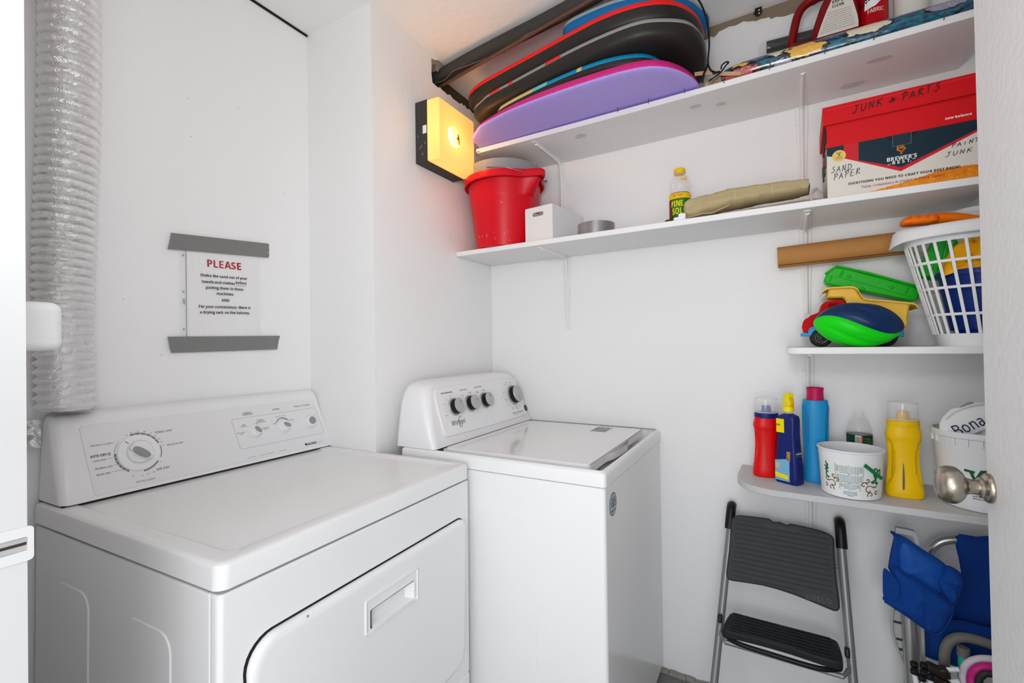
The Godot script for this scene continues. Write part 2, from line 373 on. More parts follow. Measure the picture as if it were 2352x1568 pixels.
func washer() -> void:
	var t := thing("washing_machine", "white top-loading washing machine with four silver and black knobs and its lid closed", "washer", Vector3(-0.3845, 0.0, -1.1678))
	var b := MB.new()
	stack(b, [[-0.70, -0.684, -0.001, -0.001, 0.012, 0.03], [-0.70, -0.684, -0.001, -0.001, 0.012, 0.872], [-0.70, -0.684, -0.001, -0.001, 0.012, 0.880], [-0.697, -0.681, -0.004, -0.004, 0.010, 0.884]], 6)
	part("cabinet", b.done(35.0), M.enamel, t)
	b = MB.new()
	b.box(Vector3(-0.35, 0.016, -0.34), Vector3(0.6, 0.032, 0.6))
	part("base", b.done(0.0), M.black, t)
	b = MB.new()
	b.prism(rrect(-0.60, 0.1, -0.205, 0.775, 0.06, 6), -0.002, 0.0006, 0.0006, false)
	part("embossed_panel", b.done(30.0), M.enamel, t, place(Vector3(0, 0, -0.001)))
	# deck with the lid well and the finger scoop
	b = MB.new()
	stack(b, [[-0.704, -0.688, 0.001, 0.0, 0.012, 0.8865], [-0.705, -0.69, 0.002, 0.001, 0.013, 0.889], [-0.705, -0.69, 0.001, 0.0, 0.013, 0.915], [-0.704, -0.689, -0.001, -0.001, 0.012, 0.922], [-0.700, -0.685, -0.006, -0.006, 0.011, 0.9265], [-0.694, -0.679, -0.012, -0.012, 0.011, 0.928]], 5, false)
	var UPX := Transform3D(Basis(Vector3.RIGHT, -PI / 2), Vector3(0, 0.928, 0))     # local x stays, y runs to the far end, z up
	b.T = UPX
	var well := PackedVector2Array()
	well.append_array(arc(Vector2(-0.075, 0.058), 0.018, -90, 0, 4))
	well.append_array(smooth2(pv([-0.057, 0.175, -0.0555, 0.20, -0.046, 0.245, -0.0425, 0.31, -0.044, 0.37, -0.0535, 0.42, -0.057, 0.44]), 4))
	well.append_array(arc(Vector2(-0.075, 0.622), 0.018, 0, 90, 4))
	well.append_array(pv([-0.555, 0.640, -0.555, 0.040]))
	var outl := rrect(-0.694, 0.012, -0.012, 0.679, 0.011, 5)
	holed(b, outl, well, 0.0)
	walls(b, well, -0.022, 0.0, true)
	var fl := PackedVector3Array()
	for p in well: fl.append(Vector3(p.x, p.y, -0.022))
	b.fan(fl, Vector3(-0.3, 0.33, -0.022))
	part("deck", b.done(35.0), M.enamel, t)
	b = MB.new()
	stack(b, [[-0.552, -0.637, -0.062, -0.043, 0.015, 0.913], [-0.552, -0.637, -0.060, -0.042, 0.016, 0.928], [-0.551, -0.636, -0.0605, -0.0425, 0.016, 0.9305], [-0.549, -0.634, -0.063, -0.045, 0.015, 0.932]], 5)
	var lid := part("lid", b.done(40.0), mat(rgb(236, 236, 237), 0.07, 0.0, 0.5), t)
	b = MB.new()
	b.prism(pv([-0.225, 0.51, -0.165, 0.51, -0.165, 0.61, -0.225, 0.61]), 0, 0.0003)
	var st := part("warning_sticker", b.done(0.0), mat(rgb(176, 177, 178), 0.5), lid, UPX * place(Vector3(0, 0, 0.0041)))
	st.set_meta("label", "grey printed warning sticker")
	b = MB.new()
	for i in 9: b.prism(pv([-0.221 + i * 0.0062, 0.515, -0.2182 + i * 0.0062, 0.515, -0.2182 + i * 0.0062, 0.604 - (i % 3) * 0.01, -0.221 + i * 0.0062, 0.604 - (i % 3) * 0.01]), 0, 0.0003)
	part("sticker_print", b.done(0.0), M.grey, lid, UPX * place(Vector3(0, 0, 0.0045)))
	# console
	b = MB.new()
	stack(b, [[-0.735, -0.698, -0.565, -0.006, 0.018, 0.9285], [-0.735, -0.695, -0.578, -0.008, 0.022, 0.965], [-0.735, -0.688, -0.595, -0.014, 0.026, 1.02], [-0.735, -0.679, -0.611, -0.021, 0.030, 1.07], [-0.735, -0.670, -0.621, -0.031, 0.034, 1.10], [-0.733, -0.659, -0.630, -0.045, 0.034, 1.122], [-0.730, -0.646, -0.642, -0.065, 0.034, 1.134], [-0.725, -0.615, -0.660, -0.10, 0.028, 1.1405], [-0.72, -0.55, -0.675, -0.17, 0.02, 1.1425]], 7)
	var con := part("console", b.done(40.0), M.enamel2, t)
	var up := Vector3(-0.0565, 0.18, 0).normalized()
	var S := Transform3D(Basis(Vector3(0, 0, -1), up, Vector3(0, 0, -1).cross(up)), Vector3(-0.563, 0.93, 0))
	b = MB.new()
	b.prism(smooth2(pv([0.072, 0.05, 0.080, 0.036, 0.10, 0.028, 0.40, 0.024, 0.63, 0.026, 0.66, 0.036, 0.655, 0.12, 0.640, 0.19, 0.60, 0.1945, 0.35, 0.1965, 0.11, 0.195, 0.082, 0.188, 0.072, 0.17, 0.070, 0.12]), 4, true), -0.004, 0.0014, 0.001)
	part("control_panel", b.done(25.0), mat(rgb(238, 238, 239), 0.3), con, S)
	var Pz := S * place(Vector3(0, 0, 0.0015))
	for q in [[0.160, 0.1225, 0.027, 0.9], [0.259, 0.123, 0.027, 0.5], [0.359, 0.1235, 0.027, 1.2], [0.585, 0.122, 0.037, -1.4]]:
		var r: float = q[2]
		b = MB.new()
		b.lathe(pv([r * 1.19, 0, r * 1.19, 0.0015, r * 1.14, 0.0035, r, 0.0055]), 40)
		var k := part("knob", b.done(30.0), mat(rgb(178, 178, 178), 0.35, 0.6), con, Pz * place(Vector3(q[0], q[1], 0), PI / 2))
		b = MB.new()
		b.lathe(pv([r, 0.004, r * 0.985, 0.024, r * 0.97, 0.025]), 40)
		part("knob_grip", b.done(30.0), M.black, k)
		b = MB.new()
		b.lathe(pv([r * 0.985, 0.024, r * 0.985, 0.0255, r * 0.955, 0.0275, r * 0.93, 0.0275, r * 0.90, 0.0268]), 40)
		part("knob_face", b.done(30.0), mat(rgb(186, 187, 188), 0.38, 0.5), k)
		b = MB.new()
		b.box(Vector3(0, 0, 0), Vector3(r * 0.5, 0.0008, 0.0012))
		part("pointer_mark", b.done(0.0), M.black, k, Transform3D(Basis(Vector3.UP, q[3]), Vector3(cos(q[3]) * r * 0.55, 0.0269, -sin(q[3]) * r * 0.55)))
	b = MB.new()
	b.lathe(pv([0.0125, 0, 0.0125, 0.001, 0.011, 0.002]), 24, 1, 1.15)
	part("start_button", b.done(30.0), mat(rgb(60, 64, 66), 0.3), con, Pz * place(Vector3(0.661, 0.054, 0), PI / 2))
	for i in 6:
		b = MB.new()
		b.lathe(pv([0.0028, 0, 0.0026, 0.0008]), 12)
		part("indicator_light", b.done(), M.black, con, Pz * place(Vector3(0.5455 + i * 0.0158, 0.0455, 0), PI / 2))
	fit(con, "WASH TEMPERATURE", 0.1056, 0.1702, 0.176, 0.0048, M.ink, Pz, true)
	fit(con, "WATER LEVEL", 0.2168, 0.2625, 0.1775, 0.0048, M.ink, Pz)
	fit(con, "RINSE OPTION", 0.3137, 0.361, 0.1794, 0.0048, M.ink, Pz)
	for q in [[0.127, 0.151, "Cool"], [0.1075, 0.137, "Cold"], [0.155, 0.1625, "Warm"], [0.105, 0.098, "Tap Cold"], [0.224, 0.157, "Auto\nSensing"], [0.2745, 0.162, "Deep Water\nWash"], [0.3235, 0.160, "Auto with\nExtra Rinse"], [0.371, 0.1625, "Deep Water\nRinse"], [0.411, 0.140, "Fabric\nSoftener"], [0.306, 0.134, "Low"], [0.541, 0.171, "Heavy"], [0.553, 0.179, "Normal"], [0.590, 0.1755, "Casual"], [0.514, 0.140, "Bulky"], [0.5155, 0.107, "Delicate\nCold"], [0.522, 0.082, "Colors"], [0.555, 0.0665, "Quick\nWash"], [0.6155, 0.0665, "Drain\nSpin"], [0.650, 0.0745, "Soak"], [0.5895, 0.0685, "Clean\nWasher"]]:
		text(con, q[2], 0.0026, M.inkgrey, Pz * place(Vector3(q[0], q[1], 0)))
	fit(con, "sensing  wash  rinse  spin  done", 0.55, 0.63, 0.038, 0.0024, M.inkgrey, Pz)
	text(con, "DONE", 0.003, M.ink, Pz * place(Vector3(0.592, 0.0605, 0)))
	fit(con, "Whirlpool", 0.1225, 0.2015, 0.0675, 0.0165, M.black, Pz)
	b = MB.new()
	var sw := PackedVector3Array()
	for i in 33:
		var a := 0.9 + TAU * i / 36.0
		sw.append(Vector3(0.174 + cos(a) * 0.0105 + sin(a) * 0.004, 0.067 + sin(a) * 0.0185, 0.0004))
	b.tube(sw, 0.0007, 5)
	part("logo_ring", b.done(60.0), M.black, con, Pz)
	# round sticker near the front corner
	b = MB.new()
	var FX := Transform3D(Basis(Vector3.UP, PI / 2), Vector3(-0.0005, 0, 0))
	b.lathe(pv([0.031, 0.0, 0.031, 0.0006]), 36)
	var sk := part("round_sticker", b.done(20.0), mat(rgb(78, 84, 90), 0.4), t, FX * place(Vector3(0.069, 0.8255, 0), PI / 2))
	b = MB.new()
	b.lathe(pv([0.0285, 0.0, 0.0285, 0.0003]), 36)
	part("sticker_face", b.done(20.0), mat(rgb(176, 182, 186), 0.4), sk, place(Vector3(0, 0.0006, 0)))
	for i in 3: text(sk, ["QUALITY", "INSPECTED", "WASHER"][i], 0.0062, mat(rgb(70, 78, 86), 0.5), place(Vector3(0, 0.001, -0.014 + i * 0.009), -PI / 2))
	text(sk, "800-253", 0.007, mat(rgb(52, 110, 150), 0.5), place(Vector3(0, 0.001, 0.0165), -PI / 2))
	b = MB.new()
	b.prism(pv([-0.024, -0.0002, 0.024, -0.0002, 0.024, 0.0004, -0.024, 0.0004]), 0, 0.0003)
	part("sticker_line", b.done(0.0), M.white, sk, place(Vector3(0, 0.001, 0.0105), -PI / 2))

	clear_of(t, func(p: Vector3) -> Vector3: return Vector3(p.x, p.y, maxf(p.z, -0.6775 + 0.0318 * p.x)))

func duct() -> void:
	var b := MB.new()
	var rows := []
	var y := 1.128
	var k := 0
	var jit := FastNoiseLite.new()
	jit.seed = 5
	jit.frequency = 0.9
	while y < 2.4185:
		var s := (y - 1.128) / 1.3
		var pitch := lerpf(0.0195, 0.0240, smoothstep(0.25, 0.6, s))
		for j in 6:
			var f := j / 6.0
			var yy := y + f * pitch
			if yy > 2.4185: break
			var bulge := lerpf(1.0 - absf(2.0 * f - 1.0), pow(sin(PI * f), 0.7), smoothstep(0.1, 0.35, s))
			var r := lerpf(0.0445, 0.0555, bulge)
			var row := PackedVector3Array()
			for i in 64:
				var a := TAU * i / 64.0
				var q := r + rng.randf_range(-0.0008, 0.0008) + 0.0014 * jit.get_noise_2d(a * 7.0, y * 60.0)
				var tilt := sin(a + 0.8) * 0.003 * sin(y * 3.0)
				row.append(Vector3(cos(a) * q, yy + tilt + rng.randf_range(-0.0007, 0.0007), -sin(a) * q) + Vector3(-0.007 * sin(s * 3.0), 0, -0.014 * s + 0.004 * sin(s * 8.0)))
			rows.append(row)
		y += pitch
	b.grid(rows, true)
	var foil := bump(mat(rgb(240, 240, 240), 0.32, 0.92), noise_tex(0.07, 512, 11, true, 8.0), 9.0, 0.9)
	var t := thing("exhaust_duct", "crinkled silver foil exhaust hose rising behind the dryer to the ceiling", "duct", Vector3(-1.427, 0, -0.43))
	part("foil_hose", b.done(24.0), foil, t)
	# torn scrap of foil hanging by the end of the console
	b = MB.new()
	rows = []
	for i in 9:
		var row := PackedVector3Array()
		for j in 6:
			row.append(Vector3(rng.randf_range(-0.004, 0.004), 1.045 + i * 0.008, 0.036 + j * 0.004 * (0.5 + absf(sin(i * 1.1))) + rng.randf_range(-0.001, 0.001)))
		rows.append(row)
	b.grid(rows)
	part("foil_scrap", b.done(0.0), foil, t, place(Vector3(-0.025, 0, 0)))

func notice() -> void:
	var LX := Transform3D(Basis(Vector3.UP, PI / 2), Vector3(-1.4862, 0, 0))   # x = -z of the world, on the dryer wall
	var t := thing("paper_notice", "white paper notice in a clear plastic sleeve taped to the wall above the dryer", "notice", LX.origin + Vector3(0, 1.43, -0.82), PI / 2)
	var b := MB.new()
	var rows := []
	for i in 15:
		var row := PackedVector3Array()
		for j in 13:
			var x := -0.107 + 0.2145 * j / 12.0
			row.append(Vector3(x, -0.1385 + 0.277 * i / 14.0, 0.0022 + 0.0012 * sin(i * 0.6 + j * 0.2) * sin(PI * j / 12.0)))
		rows.append(row)
	b.grid(rows)
	part("sheet", b.done(60.0), mat(rgb(240, 240, 240), 0.75), t)
	b = MB.new()
	rows = []
	for i in 22:
		var row := PackedVector3Array()
		for j in 30:
			var x := -0.129 + 0.243 * j / 29.0
			row.append(Vector3(x, -0.139 + 0.279 * i / 21.0, 0.0048 + 0.0007 * sin(j * 1.35 + i * 0.12) + 0.0006 * sin(i * 0.8 + j * 0.5)))
		rows.append(row)
	b.grid(rows)
	var clear := mat(Color(0.97, 0.97, 0.97, 0.05), 0.06)
	clear.transparency = BaseMaterial3D.TRANSPARENCY_ALPHA
	M.clear = clear
	part("sleeve", b.done(60.0), clear, t)
	b = MB.new()
	b.prism(pv([-0.1105, -0.139, -0.1093, -0.139, -0.1093, 0.14, -0.1105, 0.14]), 0.004, 0.0062)
	b.prism(pv([-0.1185, -0.02, -0.114, -0.021, -0.1125, -0.036, -0.117, -0.035]), 0.004, 0.0054)
	part("sleeve_seam", b.done(0.0), M.inklight, t)
	for y in [0.106, 0.0, -0.108]:
		b = MB.new()
		b.lathe(pv([0.003, 0.0, 0.003, 0.0005]), 16)
		part("punched_hole", b.done(), M.inklight, t, place(Vector3(-0.1175, y, 0.005), PI / 2))
	var red := mat(rgb(178, 20, 36), 0.7)
	var T := func(y: float, slope: float) -> Transform3D: return place(Vector3(-0.82, y - 1.43, 0.0041), 0, 0, slope)
	var L := [["PLEASE", 0.7681, 0.8704, 1.5245, 0.0225, red, true], ["Shake the sand out of your", 0.7493, 0.8905, 1.4875, 0.0085, M.ink, true], ["towels and clothes", 0.7527, 0.8505, 1.4685, 0.0085, M.ink, true], ["before", 0.8533, 0.8877, 1.4715, 0.0085, M.ink, true], ["putting them in these", 0.7644, 0.8771, 1.4515, 0.0085, M.ink, true], ["machines.", 0.7953, 0.8473, 1.4345, 0.0085, M.ink, true], ["AND", 0.8099, 0.8332, 1.4145, 0.0085, M.ink, true], ["For your convenience, there is", 0.7438, 0.9004, 1.3935, 0.0085, M.ink, true], ["a drying rack on the balcony.", 0.7472, 0.8983, 1.3765, 0.0085, M.ink, true]]
	for q in L:
		fit(t, q[0], q[1] - 0.82, q[2] - 0.82, 0.0, q[4], q[5], place(Vector3(0, q[3] - 1.43, 0.0041), 0, 0, 0.035), q[6], "Droid Sans", q[0] == "before")
	b = MB.new()
	b.prism(pv([0.0333, 0.0335, 0.0677, 0.0347, 0.0677, 0.0355, 0.0333, 0.0343]), 0, 0.0003)
	part("underline", b.done(0.0), M.ink, t, place(Vector3(0, 0, 0.0043)))
	# strips of duct tape, ribbed across
	var ttex := noise_tex(0.02, 256, 8, true, 2.0)
	for q in [[[0.6624, 1.5469, 0.668, 1.572, 0.6714, 1.5943, 0.9631, 1.6168, 0.9645, 1.609, 0.961, 1.605, 0.966, 1.596, 0.9605, 1.588, 0.9645, 1.577, 0.9626, 1.5695], "upper"], [[0.6605, 1.2999, 0.6688, 1.2544, 0.9907, 1.2593, 0.994, 1.28, 0.9965, 1.291, 1.0009, 1.3058], "lower"]]:
		var pl := pv(q[0])
		var cy := 0.0
		for i in pl.size(): cy += pl[i].y / pl.size()
		for i in pl.size(): pl[i] -= Vector2(0.815, cy)
		b = MB.new()
		b.prism(pl, 0.0, 0.0009, 0.0002)
		var tp := thing("tape_strip", "grey duct tape strip holding the %s edge of the paper notice" % q[1], "tape", Vector3(-1.4797, cy, -0.815), PI / 2, "duct tape strips on the notice")
		part("backing", b.done(20.0), bump(mat(rgb(134, 134, 133), 0.42), ttex, 10.0, 0.2), tp)
		b = MB.new()
		for i in 78:
			var x := -0.148 + i * 0.0043
			var ys := []
			for s in pl.size():      # where this rib crosses the strip
				var p := pl[s]
				var r := pl[(s + 1) % pl.size()]
				if (p.x - x) * (r.x - x) < 0.0: ys.append(p.y + (r.y - p.y) * (x - p.x) / (r.x - p.x))
			ys.sort()
			if ys.size() >= 2:
				b.prism(pv([x - 0.0008, ys[0] + 0.001, x + 0.0008, ys[0] + 0.001, x + 0.0008, ys[-1] - 0.001, x - 0.0008, ys[-1] - 0.001]), 0.0008, 0.00115, 0.0002, false)
		var ribs := part("ribs", b.done(20.0), mat(rgb(126, 126, 125), 0.42), tp)
		ribs.set_meta("kind", "stuff")

func lamp_and_pipes() -> void:
	# square wall lamp with a hole broken in its diffuser
	var t := thing("wall_lamp", "square wall lamp with dark box and glowing cream diffuser broken open in the middle", "lamp", Vector3(-1.1586, 2.064, -1.461), PI / 2)
	var b := MB.new()      # x runs away from the doorway, y up, z off the wall
	b.rbox(Vector3(0, 0, 0.028), Vector3(0.236, 0.230, 0.056), 0.002, 1)
	part("housing", b.done(), bump(mat(rgb(62, 60, 57), 0.6), M.fine, 6.0, 0.4), t)
	b = MB.new()
	b.box(Vector3(-0.1183, 0.005, 0.045), Vector3(0.0006, 0.030, 0.018))
	part("housing_sticker", b.done(0.0), M.white, t)
	b = MB.new()
	for p in [[-0.055, 0.03], [-0.045, 0.045], [-0.06, 0.022], [-0.085, 0.035], [-0.015, 0.012]]:
		b.box(Vector3(-0.1182, p[0], p[1]), Vector3(0.0004, 0.010, 0.0015))
	part("housing_scuffs", b.done(0.0), M.inklight, t)
	b = MB.new()
	var rows := []
	for q in [[0.1165, 0.0565], [0.1165, 0.060], [0.1158, 0.104], [0.114, 0.1085], [0.1115, 0.110]]:
		var row := PackedVector3Array()
		for p in rrect(-q[0], -q[0] * 0.975, q[0], q[0] * 0.975, 0.006, 3): row.append(Vector3(p.x, p.y, q[1]))
		rows.append(row)
	b.grid(rows, true)
	var hole := PackedVector2Array()
	for i in 26:
		var a := TAU * i / 26.0
		hole.append(Vector2(-0.022 + cos(a) * 0.0385 + rng.randf_range(-0.0016, 0.0016), -0.004 + sin(a) * 0.0405 + rng.randf_range(-0.0016, 0.0016)))
	var last := PackedVector2Array()
	for p in rows[-1]: last.append(Vector2(p.x, p.y))
	holed(b, last, hole, 0.110)
	walls(b, hole, 0.1065, 0.110, true)
	var dm := mat(rgb(250, 212, 140), 0.35)
	dm.emission_enabled = true
	dm.emission = rgb(255, 190, 96)
	dm.emission_energy_multiplier = 0.5
	dm.backlight_enabled = true
	dm.backlight = rgb(150, 120, 74)
	part("diffuser", b.done(35.0), dm, t)
	b = MB.new()
	b.lathe(smooth2(pv([0.014, -0.06, 0.016, -0.035, 0.026, -0.012, 0.0335, 0.012, 0.033, 0.026, 0.025, 0.042, 0.012, 0.049, 0.001, 0.050]), 4), 24)
	var bm := mat(Color(1, 1, 1), 0.3)
	bm.emission_enabled = true
	bm.emission = rgb(255, 236, 190)
	bm.emission_energy_multiplier = 3.2
	var rf := MB.new()
	rf.rbox(Vector3(0, 0, 0.0575), Vector3(0.224, 0.218, 0.002), 0.0008, 1)
	part("reflector", rf.done(), M.white, t)
	part("bulb", b.done(50.0), bm, t, place(Vector3(-0.033, 0.002, 0.072), 0, 0, PI - 0.3))
	b = MB.new()
	b.prism(pv([-0.004, 0.002, 0.006, 0.006, 0.0075, 0.028, 0.0120, 0.010, 0.0155, -0.012, 0.0158, -0.030, 0.0120, -0.012, 0.008, -0.002]), 0.1055, 0.1085)
	part("broken_shard", b.done(0.0), mat(rgb(120, 66, 30), 0.7), t)
	var li := OmniLight3D.new()
	li.name = "lamp_light"
	li.light_color = rgb(255, 184, 98)
	li.light_energy = LAMP_ENERGY
	li.light_size = 0.05
	li.omni_range = 6.0
	li.omni_attenuation = 2.0
	li.shadow_enabled = true
	t.add_child(li)
	li.position = Vector3(-0.01, 0.0, 0.085)
	# insulated pipe, copper pipe and wire running out of the slot under the ceiling
	var pp := PackedVector3Array()
	for i in 25:
		var s := i / 24.0
		pp.append(W(lerpf(-0.07, 1.66, s), 2.378 + 0.003 * sin(s * 9.0), lerpf(0.336, 0.56, s) + 0.004 * sin(s * 14.0)))
	b = MB.new()
	b.tube(pp, 0.0262, 18)
	t = thing("insulated_pipe", "thick black foam-wrapped pipe hung under the ceiling above the foam boards", "pipe")
	part("foam_sleeve", b.done(), bump(mat(rgb(64, 62, 60), 0.8), M.rough, 8.0, 0.8), t)
	b = MB.new()
	var fl := []
	for i in 2:
		var row := PackedVector3Array()
		for j in 14:
			var s := j / 13.0
			row.append(W(0.0 + s * 0.20, 2.3515 - i * (0.008 * (1.0 - s) + 0.002) + 0.002 * sin(j * 1.7) * i, 0.366 + s * 0.02 - i * 0.004))
		fl.append(row)
	b.grid(fl)
	part("torn_flap", b.done(), mat(rgb(46, 43, 40), 0.85), t)
	pp = PackedVector3Array()
	for i in 20:
		var s := i / 19.0
		pp.append(W(lerpf(-0.05, 1.66, s), 2.331, lerpf(0.347, 0.64, s)))
	b = MB.new()
	b.tube(pp, 0.0062, 10)
	tag(part("copper_pipe", b.done(), mat(rgb(104, 78, 66), 0.5, 0.5), self), "thin dull copper pipe running beside the black insulated pipe", "pipe")
	b = MB.new()
	b.tube(smooth(PackedVector3Array([W(-0.02, 2.3415, 0.37), W(0.03, 2.3415, 0.368), W(0.091, 2.3445, 0.392), W(0.17, 2.3435, 0.393), W(0.237, 2.3425, 0.393), W(0.31, 2.3395, 0.39), W(0.367, 2.3415, 0.391), W(0.42, 2.3395, 0.424), W(0.466, 2.3395, 0.434), W(0.578, 2.3415, 0.432), W(0.685, 2.3415, 0.464), W(0.9, 2.3415, 0.49)]), 5), 0.0016, 6)
	tag(part("wire", b.done(), mat(rgb(112, 100, 92), 0.6), self), "thin wavy wire drooping along the black insulated pipe", "wire")
	b = MB.new()
	b.T = Transform3D(Basis(Vector3.UP, WA), W(1.137, 0, 0.02))
	var strap := pv([-0.011, 2.4190, -0.011, 2.402, -0.0085, 2.392, 0.002, 2.389, 0.010, 2.397, 0.0105, 2.4190])
	b.prism(strap, 0, 0.0015)
	t = thing("pipe_strap", "rusty perforated metal strap hanging at the top of the shelf wall", "strap")
	part("band", b.done(0.0), mat(rgb(44, 34, 28), 0.7, 0.4), t)
	b = MB.new()
	b.tube(smooth(PackedVector3Array([W(1.131, 2.396, 0.03), W(1.127, 2.391, 0.032), W(1.124, 2.394, 0.034), W(1.125, 2.402, 0.034)]), 4), 0.0013, 6)
	part("hook", b.done(), mat(rgb(44, 34, 28), 0.7, 0.4), t)
	for y in [2.398, 2.409]:
		b = MB.new()
		b.lathe(pv([0.0028, 0, 0.0028, 0.0004]), 12)
		part("hole", b.done(), mat(rgb(200, 200, 200), 0.7), t, Transform3D(Basis(Vector3.UP, WA), W(1.139, y, 0.0216)) * place(Vector3.ZERO, PI / 2))

# a board along the shelf wall, its plan outline in (u, n)
func board(called: String, label: String, o: PackedVector2Array, y0: float, y1: float, sag := 0.0) -> Node3D:
	var t := wthing(called, label, "shelf", 0, 0, 0)
	var b := MB.new()
	var pl := PackedVector2Array()
	for p in o: pl.append(Vector2(p.x, -p.y))
	var f := Geometry2D.triangulate_polygon(pl)
	var a0 := 0
	bands(b, pl if not Geometry2D.is_polygon_clockwise(pl) else PackedVector2Array(Array(pl).duplicate()), [[0.0015, y0], [0.0, y0 + 0.0015], [0.0, y1 - 0.0015], [0.0015, y1]])
	for k in range(0, f.size(), 3):
		var q := offset(pl, 0.0015)
		var p0 := q[f[k]]
		var p1 := q[f[k + 1]]
		var p2 := q[f[k + 2]]
		if (p1 - p0).cross(p2 - p0) < 0.0:
			var s := p1; p1 = p2; p2 = s
		b.tri(Vector3(p0.x, y1, -p0.y), Vector3(p1.x, y1, -p1.y), Vector3(p2.x, y1, -p2.y))
		b.tri(Vector3(p0.x, y0, -p0.y), Vector3(p2.x, y0, -p2.y), Vector3(p1.x, y0, -p1.y))
	if sag > 0.0:
		b.bend(a0, func(p: Vector3) -> Vector3: return p - Vector3(0, sag * sin(clampf((p.x - 0.1) / 1.6, 0, 1) * PI), 0))
	part("board", b.done(30.0), M.shelf if y0 > 1.0 else M.shelf_shaded, t)
	return t

